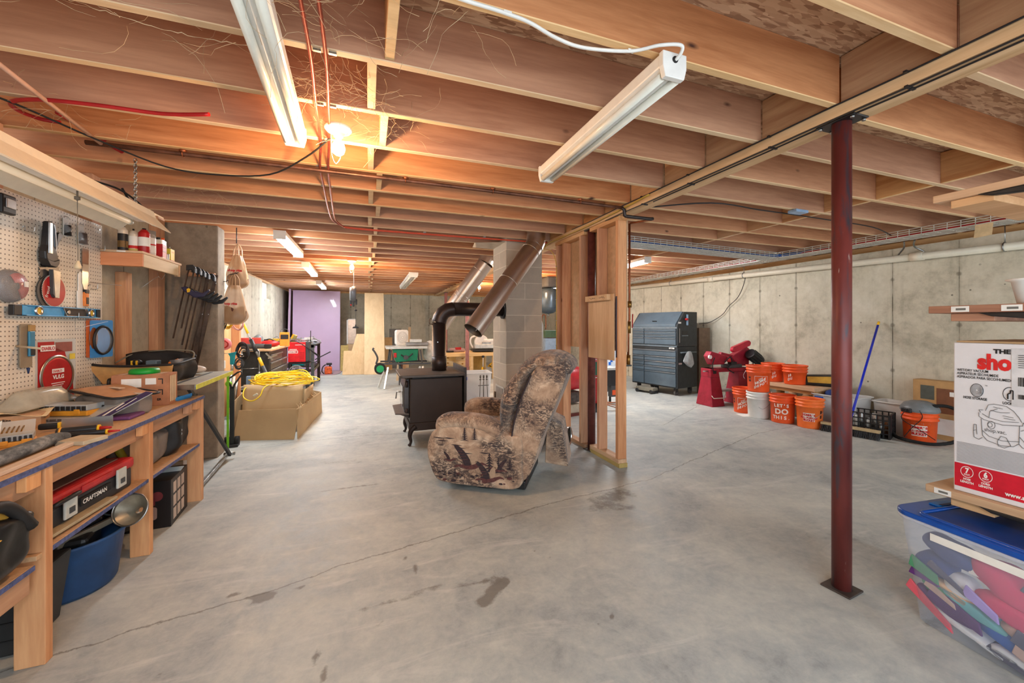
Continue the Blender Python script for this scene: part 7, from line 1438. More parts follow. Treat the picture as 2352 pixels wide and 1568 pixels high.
for k in range(6): y = -D2+k*2*D2/5; m.box(-W2, -W2+.012, y-.006, y+.006, 0, H2); m.box(W2-.012, W2, y-.006, y+.006, 0, H2)
m.box(-W2, W2, -D2, D2, 0, .01); m.build('crate_body', BLACK, t); M().box(W2-.002, W2+.003, -D2, -.06, .0, .27).build('solid_end', BLACK, t)
random.seed(31)
for k in range(9):
    x = -.17+.043*k; y = random.choice((-.09, .0, .08)); hb = random.uniform(.14, .24); c = random.choice((STEEL, PAPER, P('jar_amber', (120, 80, 50), .2), GALV)); b = M().lathe([(0, .012), (.022, .012), (.024, hb), (.014, hb+.02), (.014, hb+.03), (0, hb+.03)], (0, 0, 0), 12).build('bottle', c, loc=(5.62+math.cos(-1.25)*x-math.sin(-1.25)*y, 3.04+math.sin(-1.25)*x+math.cos(-1.25)*y, 0), label='small '+('pale', 'tall', 'squat')[k % 3]+' bottle in the black crate, '+ORD[k]+' counted from the red post side', cat='bottle', group='bottles in the milk crate')
t = T('push_broom', 'push broom with blue handle and yellow tip leaning on the right wall', 'broom', (5.34, 3.08, 0))
a = Vector((-.06, .26, 0)); b_ = Vector((.06, -.28, 0)); M().bar(a+Z_*.095, b_+Z_*.095, .06, .03).build('wood_block', P('broom_wood', (186, 164, 124), .6), t, bevel=.004); m = M(); random.seed(17)
for i in range(64):
    p = a.lerp(b_, (i+.5)/64)
    for q in (-.022, 0, .022): o = Vector((.97*q, .2*q, 0)); m.cyl(p+o+Z_*.08, p+o*1.7+Vector((random.uniform(-.006, .006)-.012, random.uniform(-.006, .006), .004)), .0028, .004, n=4, caps=False)
m.build('bristles', BLACK, t); hd = Vector((.92, .18, 1.24)); M().cyl(Vector((0, 0, .1)), Vector((0, 0, .1))+hd*.965, .0125, n=14).build('blue_handle', P('handle_blue', (24, 44, 190), .3), t); M().cyl(Vector((0, 0, .1))+hd*.965, Vector((0, 0, .1))+hd, .0135, n=14).build('yellow_tip', YEL, t)
# bucket vacuum
t = T('bucket_vacuum', 'orange bucket vacuum with grey lid and black hose near the right wall', 'vacuum', (5.84, 2.66, 0)); bucket_bm(.34).build('pail', ORANGE, t); va = math.atan2(-2.62, -5.87)
m = M(); arc_patch(rz_(.05)+.0012, rz_(.22)+.0012, .05, .22, va-.85, va+.65, m=m); m.build('slate_panel', BPG, t); m2 = M(); arc_patch(rz_(.07)+.0022, rz_(.19)+.0022, .07, .19, va-.5, va+.45, m=m2); m2.build('pale_flag', BPR, t); m4 = M()
for w_, zz, sz in (("HOMER'S", .155, .034), ('ALL-PURPOSE', .118, .027), ('BUCKET', .083, .036)): arc_text(m4, w_, rz_(zz)+.002, zz, va-.03, sz, bold=.06, step=sz*.56)
m4.build('lettering', REDINK, t); M().lathe([(.158, .33), (.165, .345), (.16, .375), (.13, .42), (.07, .445), (0, .45)], n=36).build('vacuum_head', P('vac_grey', (118, 122, 124), .4), t); M().cb((math.cos(va-.7)*.15, math.sin(va-.7)*.15, .345), (.05, .1, .05), 0, (0, 0, va-.7)).build('latch', BLACK, t, bevel=.008)
m = M(); [m.bar((math.cos(q)*.158, math.sin(q)*.158, .35), (math.cos(q)*.145, math.sin(q)*.145, .395), .004, .004) for q in [va+.1*k for k in range(1, 8)]]; m.build('vent_slots', BLACK, t); f = Vector((math.cos(va), math.sin(va), 0)); s_ = Vector((-math.sin(va), math.cos(va), 0))
pts = [Vector((0, 0, .40))+f*.08+s_*.06, s_*.2+f*.05+Z_*.42, s_*.31+Z_*.36+f*.05, s_*.345+f*.08+Z_*.22, s_*.28+f*.17+Z_*.09, s_*.12+f*.26+Z_*.035, s_*-.06+f*.25+Z_*.03, s_*-.18+f*.16+Z_*.035, s_*-.22+f*.02+Z_*.05]
P3 = spline(pts, 40); M().tube(P3, .019, 12, rr=lambda q: .0175+.0025*math.sin(q*900)).build('hose', BRUB, t); m = M(); m.tube([f*.16+Z_*.36, f*.165+s_*.02+Z_*.28, f*.17-s_*.06+Z_*.16, f*.17-s_*.12+Z_*.05], .004, 6, smooth=6); m.tube([f*.15-s_*.1+Z_*.36, f*.16-s_*.14+Z_*.25, f*.175+Z_*.15, f*.17+s_*.12+Z_*.06], .004, 6, smooth=6); m.build('power_cord', BRUB, t)
t = T('printed_carton', 'brown carton with printed pictures standing against the right wall', 'box', (6.17, 2.60, 0)); M().box(-.07, .09, -.22, .24, 0, .66).build('carton_body', P('carton_ochre', (186, 146, 96), .8, var=.08), t, bevel=.004); M().box(-.073, -.07, .05, .17, .44, .6).build('slate_print', P('print_slate', (84, 88, 80), .5), t); M().box(-.073, -.07, -.17, .03, .3, .58).build('brown_print', P('print_umber', (124, 78, 52), .5), t); M().box(-.075, -.073, -.15, -.08, .50, .55).build('white_sticker', PAPER, t); M().box(-.075, -.07, -.15, .03, .06, .24).build('white_label', PAPER, t)
# ---------------- shelving with the boxed vacuum, bottom right
SHW = WOOD('shelf_plank', (150, 96, 68), (196, 138, 100), 'Y', rv=.08); FX = 2.37
t = T('shelving_rack', 'pine plank shelving with black brackets at the right picture edge', 'shelf', (2.6, .6, 0))
def Wk(m, n, mt, **k): return m.build(n, mt, t, world=True, **k)
for z, y1, mt in ((.545, 1.06, WOOD('shelf_plank_pale', (188, 150, 112), (220, 184, 142), 'Y', rv=.03)), (1.345, 1.05, SHW), (1.835, 1.035, WOOD('shelf_plank_warm', (206, 158, 112), (230, 186, 140), 'Y', rv=.03))):
    Wk(M().box(FX, FX+.30, -.3, y1, z, z+.032), 'shelf_plank', mt, bevel=.003); Wk(M().box(FX+.305, FX+.60, -.3, y1, z, z+.032), 'shelf_plank', mt, bevel=.003)
    Wk(M().bar((FX+.02, .92, z-.018), (FX+.6, .92, z-.018), .13, .034), 'cleat', mt, bevel=.003)
    m = M(); m.prism([(.90, z-.001), (.30, z-.001), (.26, z-(.03 if z < 1 else .10)), (.40, z-(.025 if z < 1 else .07)), (.86, z-.016)], (FX+.004, 0, 0), Y_, Z_, X_*.03); Wk(m, 'bracket_arm', BLACK, bevel=.004)
m = M(); 
for y in (.12, -.25): Wk(M().box(FX+.05, FX+.1, y, y+.05, 0, 2.2), 'upright', BLACK, bevel=.004); Wk(M().box(FX+.52, FX+.57, y, y+.05, 0, 2.2), 'upright', BLACK, bevel=.004)
[Wk(M().box(FX-.0012, FX-.0002, y, y+.055, z+.004, z+.028), 'paper_label', PAPER) for y, z in ((.92, 1.345), (.775, 1.345), (.975, .545))]; [Wk(M().box(FX-.0018, FX-.0012, y+.01, y+.04, z+.011, z+.02), 'label_print', P('label_grey', (110, 108, 102), .6)) for y, z in ((.92, 1.345), (.775, 1.345), (.975, .545))]
M().lathe([(0, 0), (.03, 0), (.045, .085), (.06, .09), (.06, .096), (.04, .096), (.028, .006), (0, .006)], n=20).build('white_cup', WHITE, loc=(FX+.05, .775, 1.378), label='white plastic cup on the middle shelf at the right picture edge', cat='cup')
# printed vacuum box: the printed face looks to -X; letters run towards -Y
BXW = P('box_offwhite', (222, 220, 222), .5, var=.03); t = T('vacuum_box', 'large white and red shop vacuum box standing on the lower shelf', 'box', (FX+.03, .98, .578))
M().box(0, .5, -.52, 0, 0, .64).build('carton', BXW, t, bevel=.004); M().box(.0, .5, -.5, -.01, .641, .648).build('top_flaps', CARD, t); F = -.0012
M().box(F, -.0004, -.52, -.004, .022, .122).build('red_band', P('box_red', (206, 24, 46), .45), t)
BS = Matrix.Translation((0, .0139, 0))@Matrix.Diagonal((1, .7, 1, 1)); U = -Y_; m = M(); o = lambda y, z: (F, -y, z)
m.text('shop', o(.125, .535), U, Z_, .085, bold=.05, sx=1.1); m.xf(BS); m.build('red_lettering', P('vac_red', (214, 36, 36), .5), t); m = M(); m.text('THE', o(.19, .600), U, Z_, .024, bold=.05, sx=1.5)
m.build('the_lettering', INK, t) if 0 else None
for k, w_ in enumerate(('WET/DRY VACUUM', 'ASPIRATEUR SEC/HUMIDE', 'ASPIRADOR PARA SECO/HUMEDO')): m.text(w_, o(.037, .518-.0145*k), U, Z_, .015, bold=.015, sx=1.0)
m.text('HOSE STORAGE', o(.065, .403), U, Z_, .0145, bold=.03, sx=.95); m.text('LOCK ON', o(.225, .398), U, Z_, .0145, bold=.03, sx=.95); m.text('TM', o(.155, .462), U, Z_, .008)
def ring(m, cy, cz, r, th, mi=0, n=28, e=1): 
    m.add([(F-.0006, -(cy+q*math.cos(a)), cz+q*e*math.sin(a)) for a in [2*PI*k/n for k in range(n)] for q in (r, r-th)], [(2*i, 2*((i+1) % n), 2*((i+1) % n)+1, 2*i+1) for i in range(n)], mi); return m
def line(m, pts, w=.0018, mi=0):
    for (a, b), (c, d) in zip(pts, pts[1:]): m.bar((F-.0006, -a, b), (F-.0006, -c, d), w, w, mi, up=(1, 0, 0))
ring(m, .122, .442, .028, .0025); ring(m, .253, .44, .028, .0025); line(m, [(.245, .42), (.245, .44), (.255, .445), (.255, .455), (.265, .455), (.265, .42)], .004)
m.xf(BS); m.build('black_lettering', INK, t); m = M()
for q in (.023, .018, .013, .008): ring(m, .122, .442, q, .003)
line(m, [(.13, .43), (.143, .43), (.143, .45)], .004); m.xf(BS); m.build('hose_icon', P('icon_grey', (150, 150, 152), .5), t)
m = M(); L_ = lambda p: line(m, [(.108+(a-.118)*1.35, .222+(b-.175)*.9) for a, b in p], .0014)
L_([(.155, .33), (.163, .358), (.18, .365), (.215, .362), (.235, .345), (.25, .32), (.258, .30)]); L_([(.145, .315), (.165, .30), (.205, .292), (.25, .298)]); L_([(.165, .30), (.168, .33), (.19, .345)]); L_([(.135, .318), (.135, .30), (.15, .288), (.205, .276), (.26, .285), (.262, .30)]); L_([(.142, .29), (.146, .215), (.16, .195), (.20, .183), (.235, .188), (.25, .205), (.252, .285)])
L_([(.145, .238), (.165, .216), (.205, .205), (.252, .215)]); L_([(.14, .32), (.135, .33), (.148, .332)]); L_([(.262, .30), (.272, .29), (.268, .27), (.255, .262)]); L_([(.125, .235), (.118, .23), (.12, .20), (.135, .193), (.146, .205)]); L_([(.118, .23), (.12, .26), (.127, .26), (.129, .215)]); L_([(.19, .20), (.20, .225), (.215, .222), (.228, .19), (.21, .175), (.192, .18), (.19, .20)]); L_([(.252, .235), (.272, .205), (.285, .195), (.275, .187), (.26, .19), (.25, .205)])
ring(m, .181, .306, .016, .002); ring(m, .176, .306, .010, .002); L_([(.17, .335), (.20, .33), (.225, .335)]); L_([(.178, .352), (.205, .348)]); L_([(.205, .318), (.235, .315)]); L_([(.208, .308), (.24, .306)]); m.text('shop.vac.', o(.152, .277), U, Z_, .022, bold=.0, sx=1.1); m.xf(BS); m.build('vacuum_drawing', P('drawing_grey', (96, 94, 94), .5), t)
m = M(); random.seed(41)
for k in range(17): z = .212-.0051*k; line(m, [(.036, z), (.036+random.choice((.46, .58, .70, .75)), z)], .0013)
m.xf(BS)
m.build('small_print', P('small_print', (126, 124, 126), .6), t); m = M()
for cy, ch, w_ in ((.080, '7', 'HOSE'), (.158, '6', 'CORD')): ring(m, cy, .090, .028, .0028, e=.85); m.text(ch, o(cy, .085), U, Z_, .030, 0, 'CENTER', bold=.05); m.text('FOOT', o(cy, .075), U, Z_, .0095, 0, 'CENTER', bold=.03); m.text(w_, o(cy, .055), U, Z_, .0115, 0, 'CENTER', bold=.04, sx=1.1); m.text('LENGTH', o(cy, .042), U, Z_, .0125, 0, 'CENTER', bold=.04, sx=1.2)
m.text('www.shopvac', o(.235, .034), U, Z_, .022, bold=.04, sx=1.2); m.xf(BS); m.build('white_lettering', PAPER, t)
lb = M().box(F-.001, F-.0002, -.50, -.167, .395, .622).build('shipping_label', P('label_film', (214, 212, 212), .3), t); m = M(); random.seed(3)
for z0, z1, w0 in ((.455, .49, 34), (.405, .422, 30)):
    y = .30
    for k in range(w0): dw = random.uniform(.001, .003); m.box(F-.0022, F-.0012, -(y+dw), -y, z0, z1); y += dw+random.uniform(.0012, .003)
for k in range(7): m.box(F-.0022, F-.0012, -(.30+random.uniform(.05, .13)), -.30, .575-.008*k, .577-.008*k)
m.xf(Matrix.Translation((0, .025, .02))@Matrix.Diagonal((1, .7, 1, 1))); m.build('label_print', INK, lb); m = M()
# clear tote with blue lid
LID = P('lid_blue', (0, 76, 168), .32, var=.08, coat=.3); TOT = P('tote_clear', (216, 222, 240), .2, alpha=.27, var=.01)
t = T('clear_tote', 'large clear tote with blue lid full of bright cloth, lower right corner', 'storage bin', (2.44, .70, 0), math.radians(-96)); hl, hw, H = .39, .235, .455
def shell(s0, s1): return rrect(-hl*s0, hl*s0, -hw*s0, hw*s0, .05, 8), rrect(-hl*s1, hl*s1, -hw*s1, hw*s1, .06, 8)
b0, b1 = shell(.86, 1); n = len(b0); m = M(); m.add([(*p, .004) for p in b0]+[(*p, H) for p in b1], [(i, (i+1) % n, n+(i+1) % n, n+i) for i in range(n)]+[tuple(range(n))[::-1]], 0, True); m.build('tote_body', TOT, t)
ring_ = rrect(-hl-.012, hl+.012, -hw-.012, hw+.012, .07, 8); m = M(); m.prism(ring_, (0, 0, H-.005), X_, Y_, Z_*.022); m.build('lid', LID, t, bevel=.007, seg=3); o2 = rrect(-hl+.09, hl-.09, -hw+.035, hw-.035, .03, 5)
m = M(); m.tube([(*p, H+.017) for p in rrect(-hl+.075, hl-.075, -hw+.02, hw-.02, .03, 5)], .009, 6, closed=True); m.build('lid_ridge', LID, t); M().prism(o2, (0, 0, H+.0172), X_, Y_, Z_*.001).build('lid_panel', P('lid_panel_blue', (0, 52, 124), .4, var=.1), t)
for s in (-1, 1): M().box(s*(hl-.04)-.02, s*(hl-.04)+.022, -.055, .055, H+.016, H+.024).build('lid_handle', P('handle_azure', (0, 112, 196), .35), t, bevel=.006); M().box(s*(hl-.055)-.006, s*(hl-.055)+.008, -.04, .04, H+.0242, H+.0252).build('handle_slot', P('slot_dark', (0, 30, 80), .5), t)
m = M(); m.tube([(*p, H-.012) for p in rrect(-hl-.004, hl+.004, -hw-.004, hw+.004, .062, 8)], .008, 6, closed=True); m.build('tote_rim', TOT, t)
CC = [('magenta', (214, 30, 92)), ('white', (232, 236, 240)), ('navy', (30, 46, 84)), ('royal', (0, 96, 190)), ('teal', (110, 190, 196)), ('peach', (232, 190, 150)), ('salmon', (222, 96, 110)), ('plum', (96, 50, 120)), ('green', (80, 150, 110)), ('grey', (84, 82, 104)), ('tan', (200, 170, 156)), ('lilac', (170, 150, 220))]
CM = {k: P('cloth_'+k, v, .85, var=.14, scale=9, bump=.4, bs=30) for k, v in CC}
def cloth(name, x, z, rx, ry, rz_, col, label, y=.165, tilt=0, sd=0):
    def fn(u, v):
        a = 2*PI*u; b = PI*(v-.5); p = Vector((rx*math.cos(b)*math.cos(a), ry*math.cos(b)*math.sin(a), rz_*math.sin(b))); k = 1+.3*mnoise.noise(p*14+Vector((sd, sd*2, 0))); p = p*k; p = Matrix.Rotation(tilt, 3, 'Y')@p; zz = z*1.05+p.z; return (x+p.x, max(-.19-.025*min(1, zz/.4), y+p.y), max(.008, zz))
    o = M().grid(fn, 26, 16, cu=True); Mw = MX((2.44, .70, 0), (0, 0, math.radians(-96))); o.xf(Mw); o.build(name, CM[col], label=label, cat='cloth', group=None)
# local x grows towards the camera side, y=+ is the side facing the viewer? (kept inside the tote walls)
for i, (x, z, rx, rz2, col, tl, lb) in enumerate(((-.05, .30, .12, .07, 'magenta', .2, 'large magenta cloth high in the clear tote'), (-.03, .20, .13, .05, 'magenta', .15, 'second magenta cloth below the first in the clear tote'), (-.02, .25, .10, .025, 'white', .2, 'white cloth strip between the magenta cloths in the tote'),
    (-.22, .33, .10, .05, 'navy', .3, 'dark teal navy cloth upper left in the tote'), (-.28, .25, .07, .05, 'navy', 0, 'navy cloth at the far end of the tote'), (-.20, .20, .05, .05, 'white', .1, 'small white soft cloth lump left in the tote'), (-.16, .15, .12, .022, 'teal', .35, 'pale teal strip of fabric in the tote'),
    (-.20, .17, .10, .02, 'peach', .35, 'peach fabric strip above the salmon one in the tote'), (-.23, .13, .10, .022, 'salmon', .4, 'salmon fabric strip low left in the tote'), (-.27, .165, .06, .03, 'green', .4, 'patterned green fabric at the far end of the tote'), (-.24, .10, .10, .02, 'plum', .4, 'plum fabric strip low in the tote'),
    (-.05, .10, .13, .04, 'royal', .2, 'royal blue cloth in the middle of the tote'), (.10, .10, .12, .05, 'lilac', .2, 'pale blue lilac patterned cloth right in the tote'), (-.0, .14, .08, .035, 'tan', .1, 'tan cloth in the middle of the tote'), (-.16, .05, .16, .02, 'white', .25, 'white cloth along the bottom of the tote'),
    (.02, .04, .13, .025, 'white', .1, 'second white cloth lying at the tote bottom'), (-.04, .03, .09, .022, 'grey', .2, 'dark grey cloth at the tote bottom'), (.2, .25, .12, .08, 'white', 0, 'white cloth near the cut off right end of the tote'), (.22, .12, .12, .07, 'royal', 0, 'blue cloth near the cut off right end of the tote'))):
    cloth('folded_cloth', x, z, rx, .06, rz2, col, lb, y=-.165+.012*(i % 3), tilt=tl, sd=i*3.1)
m = M(); m.box(-.26, .02, -.2365, -.2345, .385, .415); m.xf(MX((0, 0, 0), (0, -.0, 0))); m.build('white_sticker', PAPER, t); M().box(-.16, -.02, -.196, -.193, .30, .325).build('clear_tape', PAPER, t)
random.seed(52)
for i in range(11):
    x = random.uniform(-.30, .12); z = random.uniform(.05, .33); cn = random.choice([c for c, _ in CC]); a = random.uniform(.1, .7); L = random.uniform(.05, .10); h = random.uniform(.012, .03)
    pts = [(x-L*math.cos(a), z+L*math.sin(a)-h), (x+L*math.cos(a), z-L*math.sin(a)-h*.6), (x+L*math.cos(a)*.9, z-L*math.sin(a)+h), (x-L*math.cos(a)*.8, z+L*math.sin(a)+h)]
    m = M(); m.prism(pts, (0, -.232+.02*(1-min(1, z/.4))-.0004*i+.012, 0), X_, Z_, Y_*.01); m.xf(MX((2.44, .70, 0), (0, 0, math.radians(-96))))
    m.build('fabric_scrap', CM[cn], label=cn+' fabric scrap inside the clear tote side, '+('near its base' if z < .13 else 'at mid height' if z < .23 else 'in its upper part')+('' if i % 2 else ', crumpled'), cat='cloth', group='fabric scraps in the clear tote', bevel=.003)
# ---------------- pipes and cables under the joists
RC = P('copper_red', (168, 74, 56), .35, .55, var=.25); OPX = P('orange_pex', (214, 78, 44), .4)
def run(name, pts, r, mat, label, cat, sm=5, clips=None, clipmat=GALV):
    t = T(name, label, cat, pts[0]); m = M(); m.tube(pts, r, 8, smooth=sm); m.build(name+'_run', mat, t, world=True)
    if clips:
        for c in clips: M().cb(c, (.028, .012, .008)).build('clip', clipmat, t, world=True)
    return t
z = ZJ-.012
for i, dx in enumerate((0, .055)):
    run('copper_pipe', [(-.205+dx, 1.2, z), (-.21+dx, 1.69, z), (-.235+dx, 2.1, z), (-.255+dx*.8, 2.5, z), (-.30+dx*.9, 2.9, z), (-.315+dx*.8, 3.3, z), (-.335+dx*.7, 3.9, z), (-.33+dx*.5, 4.3, z-.005), (-.25+dx*.3, 4.52+.04*i, z-.008)], .0075, RC, ('left one of the two copper pipes running along under the joists', 'right one of the two copper pipes running along under the joists')[i], 'pipe', 6, [(-.205+dx+.02, 1.69, ZJ-.004), (-.235+dx+.02, 2.1, ZJ-.004), (-.255+dx+.02, 2.5, ZJ-.004), (-.31+dx, 2.91, ZJ-.004), (-.32+dx, 3.31, ZJ-.004)])
for i, dy in enumerate((0, .035)):
    run('pex_pipe', [(-.25+.02*i, 4.53+dy, z-.01), (.0, 4.56+dy, z-.01), (.8, 4.55+dy, z-.012), (1.6, 4.54+dy*.6, z-.012), (2.09, 4.5+dy, z-.015)], .0065, OPX, ('nearer orange red tube crossing under the joists towards the beam', 'farther orange red tube crossing under the joists towards the beam')[i], 'pipe', 5, [(.6, 4.56+dy, ZJ-.004), (1.3, 4.56+dy, ZJ-.004)])
t = run('iron_pipe', [(-1.5, 2.93, 2.325), (-.6, 2.93, 2.325), (.4, 2.93, 2.325), (1.6, 2.93, 2.32), (2.07, 2.93, 2.315)], .014, P('iron_brown', (110, 74, 58), .4, .6, var=.3), 'brown iron pipe hung from copper hooks across the aisle ceiling', 'pipe', 2)
for x in (-1.05, .25, .9, 1.66): m = M(); m.lathe([(.0, .03), (.02, .028), (.022, .02), (.006, .012), (.005, -.005)], (x, 2.93, 2.32), 12); m.tube([(x, 2.93+.018*math.cos(a), 2.325+.018*math.sin(a)) for a in [2*PI*k/12 for k in range(12)]], .003, 5, closed=True); m.build('pipe_hanger', COPPER, t, world=True)
t = run('black_pipe', [(2.07, 2.93, 2.315), (2.095, 2.93, 2.30), (2.1, 2.93, 2.25), (2.11, 2.93, 2.245), (2.38, 2.93, 2.245), (2.40, 2.93, 2.25)], .015, P('gas_black', (56, 48, 46), .35, .5), 'short dark pipe wrapping under the main beam', 'pipe', 0)
run('thin_rail', [(2.40, 2.95, 2.245), (2.29, 3.11, 2.243)], .009, COPPER, 'thin pipe leading from the beam pipe to the copper riser', 'pipe', 0)
run('white_cable', [(.05, 1.17, ZJ-.01), (.21, 1.25, ZJ-.01), (.42, 1.265, ZJ-.01), (.52, 1.27, ZJ-.015), (.64, 1.30, ZJ-.02), (.76, 1.31, ZJ-.02), (.94, 1.28, ZJ-.01), (1.03, 1.22, ZJ-.006), (1.10, 1.19, ZJ-.008), (1.115, 1.20, ZJ-.025), (1.112, 1.235, ZJ-.04)], .0065, WHITE, 'white flat cable stapled under the nearest joist feeding the unlit fixture', 'cable', 6, [(.44, 1.265, ZJ-.008), (.945, 1.28, ZJ-.008)], WHITE)
run('black_cable', [(-1.8, 2.3, 2.33), (-1.57, 2.5, 2.325), (-1.41, 2.8, 2.31), (-1.19, 3.06, 2.28), (-.92, 3.05, 2.26), (-.59, 2.9, 2.25), (-.35, 2.66, 2.3), (-.2, 2.42, 2.33)], .005, BRUB, 'black cable drooping from the left wall to the near bulb', 'cable')
M().cyl((-1.37, 1.95, 2.335), (-1.42, 2.90, 2.318), .010, n=10).build('wood_rod', P('rod_pinkish', (190, 150, 128), .5), label='thin pinkish rod running under the joists at the upper left', cat='rod')
run('red_hose', [(-.74, 2.36, 2.335), (-.95, 2.42, 2.33), (-1.2, 2.43, 2.33), (-1.42, 2.46, 2.33), (-1.56, 2.53, 2.33), (-1.59, 2.62, 2.33), (-1.56, 2.70, 2.335), (-1.50, 2.74, 2.345)], .0095, P('red_hose', (176, 32, 36), .35), 'looped red hose under the joists above the workbench', 'hose', 6)
for i, (a, b, l) in enumerate((((-1.55, 2.80, 2.42), (-1.50, 3.10, 2.41), 'short red tube passing through joists above the workbench, nearest'), ((-1.52, 3.2, 2.42), (-1.48, 3.5, 2.42), 'short red tube passing through joists above the workbench, second'))): M().cyl(a, b, .011, n=10).build('red_tube', P('red_hose', (176, 32, 36), .35), label=l, cat='hose')
run('grey_wire', [(-1.80, 3.60, 2.3), (-1.70, 3.7, 2.28), (-1.62, 3.8, 2.2), (-1.60, 3.84, 2.12), (-1.66, 3.82, 2.16), (-1.7, 3.72, 2.3)], .007, BRUB, 'looped black cable hanging beside the light chain', 'cable')
# cables on the beam
CK = P('cable_charcoal', (36, 34, 36), .45)
for i, (x, z0, l) in enumerate(((BX0-.006, ZJ-.006, 'black cable stapled along the top edge of the main beam'), (BX0+.002, BZ-.006, 'black cable stapled along the lower edge of the main beam'), (BX0+.034, BZ-.007, 'second black cable under the main beam edge'))):
    pts = [(x+.003*math.sin(k*1.7), YF+.05+.32*k, z0+.002*math.sin(k*2.3)) for k in range(int((4.2-.6*i-YF)/.32))]; run('beam_cable', pts, .0042, CK, l, 'cable', 3, [(x, y, z0) for y in (.6, 1.0, 1.6, 2.2, 2.7)], BLACK)
for i, dx in enumerate((0, .012)): run('yellow_wire', [(2.10-dx, 2.6, ZJ-.02), (2.10-dx, 3.0, ZJ-.035), (2.10-dx, 3.6, ZJ-.04-.01*i), (2.095-dx, 4.2, ZJ-.045), (2.08, 4.45+.04*i, ZJ-.05), (2.09, 4.6, ZJ-.10)], .005, YCB, ('yellow wire stapled along the side of the main beam', 'second yellow wire along the side of the main beam')[i], 'cable')
run('black_wire', [(2.3, 2.95, ZJ-.008), (2.75, 2.62, ZJ-.012), (3.3, 2.62, ZJ-.015), (3.7, 2.63, ZJ-.012), (4.3, 2.64, ZJ-.014), (5.0, 2.66, ZJ-.02), (5.6, 2.8, ZJ-.03)], .006, CK, 'thin black wire running under the joists of the right bay', 'cable')
M().box(3.62, 3.78, 2.50, 2.58, ZJ-.03, ZJ-.005).build('blue_tag_box', P('tag_bluewhite', (150, 176, 206), .4), label='small blue and white box under a joist left of the red post', cat='box', bevel=.003)
# wire mesh cable trays
def tray(a, b, w, h, label, y_dir):
    a = Vector(a); b = Vector(b); d = (b-a).normalized(); s = Vector((-d.y, d.x, 0)); L = (b-a).length; t = T('wire_tray', label, 'cable tray', a); m = M(); N = 7
    for k in range(N): o = s*(w*(k/(N-1)-.5)); m.bar(a+o, b+o, .008)
    for zz in (.33, .66, 1):
        for q in (-.5, .5): m.bar(a+s*w*q+Z_*h*zz, b+s*w*q+Z_*h*zz, .007)
    n = int(L/.10)
    for k in range(n+1):
        p = a+d*L*k/n; m.tube([p-s*w/2+Z_*h, p-s*w/2, p+s*w/2, p+s*w/2+Z_*h], .004, 4, caps=False)
    m.build('mesh', P('tray_zinc', (214, 214, 204), .4, .35), t, world=True); return t
tray((5.70, .3, 2.275), (5.70, 9.5, 2.275), .26, .07, 'zinc wire mesh cable tray running along the right wall', 0)
tray((2.75, 4.05, 2.275), (5.55, 4.22, 2.27), .26, .07, 'zinc wire mesh cable tray crossing the right bay', 0)
random.seed(12)
run('red_conduit', [(5.64, .3, 2.297), (5.65, 2.4, 2.297), (5.66, 3.4, 2.297), (5.68, 4.5, 2.297), (5.72, 6, 2.297)], .016, P('cable_red', (186, 34, 40), .4), 'fat red cable lying in the wall cable tray', 'cable')
run('blue_conduit', [(2.8, 4.0, 2.302), (3.6, 4.06, 2.302), (4.5, 4.12, 2.302), (5.3, 4.15, 2.302), (5.6, 4.05, 2.305), (5.72, 3.5, 2.31), (5.74, 3.0, 2.305)], .022, P('cable_navy', (24, 74, 150), .4), 'fat blue cable lying in the crossing cable tray', 'cable')
for i in range(5): run('magenta_cable', [(3.3+.1*i, 4.26, ZJ-.008), (3.9+.12*i, 4.22-.015*i, 2.33), (4.6+.1*i, 4.17+.015*i, 2.31), (5.3, 4.2+.015*i, 2.31), (5.7, 4.3+.02*i, 2.315)], .007, P('cable_magenta', (190, 40, 70), .4), ('first', 'second', 'third', 'fourth', 'fifth')[i]+' red cable fanning out of the crossing tray, counted from the stud partition', 'cable', 5)
for i in range(3): run('teal_cable', [(2.70, 4.3+.03*i, 1.95+.08*i), (2.74, 4.2, 2.18), (2.9, 4.1+.03*i, 2.30), (3.5, 4.1+.03*i, 2.30)], .006, P('cable_teal', (30, 110, 150), .4) if i else P('cable_magenta', (190, 40, 70), .4), ('red cable bending down beside the near stud', 'teal cable bending down beside the near stud', 'second teal cable bending down beside the near stud')[i], 'cable', 5)
# white drain pipe on the right wall with hangers
PV = P('pvc_cream', (226, 216, 194), .35, var=.04)
t = T('drain_pipe', 'cream white plastic drain pipe hung along the right wall', 'pipe', (6.2, 4, 2.1)); zf = lambda y: 2.06+.022*y
M().cyl((6.21, .2, zf(.2)), (6.21, 10.5, zf(10.5)), .042, n=24).build('pipe', PV, t, world=True)
for y in (2.85, 5.9, 1.7): M().cyl((6.21, y-.06, zf(y)), (6.21, y+.06, zf(y)), .05, n=24).build('coupling', PV, t, world=True)
for y in (2.15, 3.55, 5.2, 7.0, 8.6): m = M(); m.tube([(6.21+.047*math.cos(a), y, zf(y)+.047*math.sin(a)) for a in [2*PI*k/20 for k in range(20)]], .006, 6, closed=True); m.cyl((6.21, y, zf(y)+.045), (6.21, y, 2.34), .005, n=6); m.build('strap_hanger', GALV, t, world=True)
for i, (y0, y1) in enumerate(((2.95, 3.05), (2.85, 2.8))): run('grey_conduit', [(6.26, y1, 2.1), (6.24, y1, 2.17), (6.15, y0, 2.24), (6.05, y0-.05, 2.3)], .009, GALV, ('left one of two grey conduits bending over the drain pipe', 'right one of two grey conduits bending over the drain pipe')[i], 'conduit')
M().prism([(0, 0), (.12, .0), (.11, -.12), (-.01, -.13)], (5.568, 2.12, 2.275), Vector((0, -1, 0)), Z_, X_*.002).build('paper_tag', P('tag_manila', (216, 190, 146), .7), label='manila paper tag hanging from the wall cable tray', cat='tag')
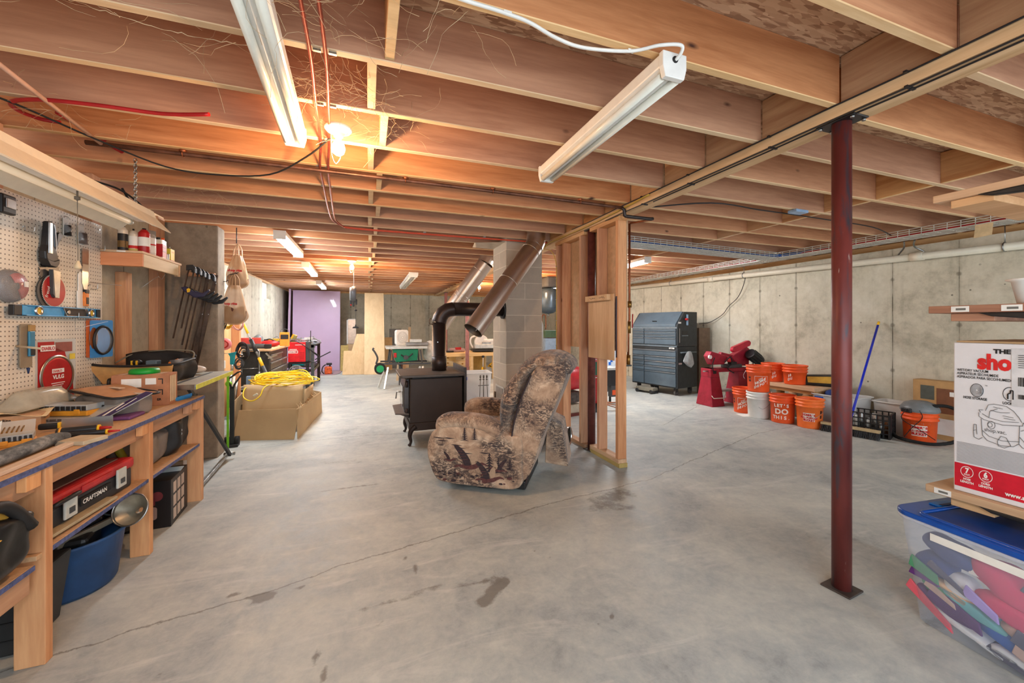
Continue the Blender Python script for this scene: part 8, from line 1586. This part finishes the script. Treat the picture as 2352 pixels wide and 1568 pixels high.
run('wall_cable', [(6.2, 5.15, 2.2), (6.22, 5.22, 2.0), (6.24, 5.35, 1.8), (6.25, 5.55, 1.65), (6.26, 5.7, 1.5), (6.22, 5.95, 1.36), (6.1, 6.1, 1.33)], .006, CK, 'thin black cable hanging down the right wall behind the tool chest', 'cable')
# cobwebs: uncountable dusty strands
random.seed(77); m = M()
def web(c, sp, n, step=.05, dirx=None):
    for i in range(n):
        p = Vector(c)+Vector((random.uniform(-sp[0], sp[0]), random.uniform(-sp[1], sp[1]), random.uniform(-sp[2], sp[2]))); d = Vector((random.uniform(-1, 1), random.uniform(-.5, .5), random.uniform(-.3, .3))).normalized(); pts = [p]
        for k in range(random.randint(4, 9)): d = (d+Vector((random.uniform(-.5, .5), random.uniform(-.5, .5), random.uniform(-.35, .35)))).normalized(); p = p+d*step*random.uniform(.5, 1.2); p.z = min(p.z, ZC-.01); pts.append(p.copy())
        m.tube(pts, .0008, 3, caps=False, rr=lambda q: .0003+.0006*abs(math.sin(q*5)))
web((-.18, 1.45, 2.36), (.22, .15, .05), 60, .035); web((-.12, 1.95, 2.34), (.2, .14, .05), 90, .03); web((.25, 1.35, 2.40), (.16, .12, .06), 30, .04); web((-.1, 2.35, 2.38), (.18, .12, .04), 30, .03); web((-.85, 1.75, 2.34), (.35, .12, .05), 14, .05); web((-1.45, 2.7, 2.36), (.25, .2, .06), 30, .03); web((-1.3, 3.9, 2.34), (.35, .3, .05), 60, .03); web((-2.1, 7.5, 2.34), (.12, 1.5, .05), 50, .05); web((.15, 2.2, 2.36), (.12, .2, .05), 20, .03)
for pts in ([(-1.15, 1.72, 2.42), (-1.0, 1.70, 2.37), (-.9, 1.73, 2.36), (-.75, 1.74, 2.345), (-.6, 1.77, 2.35), (-.42, 1.72, 2.33)], [(-.95, 1.6, 2.45), (-.87, 1.7, 2.37), (-.8, 1.74, 2.35)], [(-.6, 1.18, 2.33), (-.55, 1.22, 2.30), (-.42, 1.2, 2.34)]): m.tube([p+Vector((random.uniform(-.004, .004), random.uniform(-.004, .004), random.uniform(-.004, .004))) for p in spline([Vector(q) for q in pts], 9)], .002, 4, rr=lambda q: .0006+.0012*abs(math.sin(q*23)))
tag(m.build('cobweb', P('cobweb_dust', (206, 178, 140), .9)), 'dusty cobweb strands between the joists of the near left bay', 'cobweb', kind='stuff')
# small round plug in a joist and a dark smoke detector like disc above the shelf
M().cyl((-1.35, 3.95, 2.42), (-1.35, 3.925, 2.42), .02, n=16).build('wood_plug', P('plug_pale', (226, 196, 160), .6), label='round pale wooden plug on a joist above the stub wall', cat='plug')
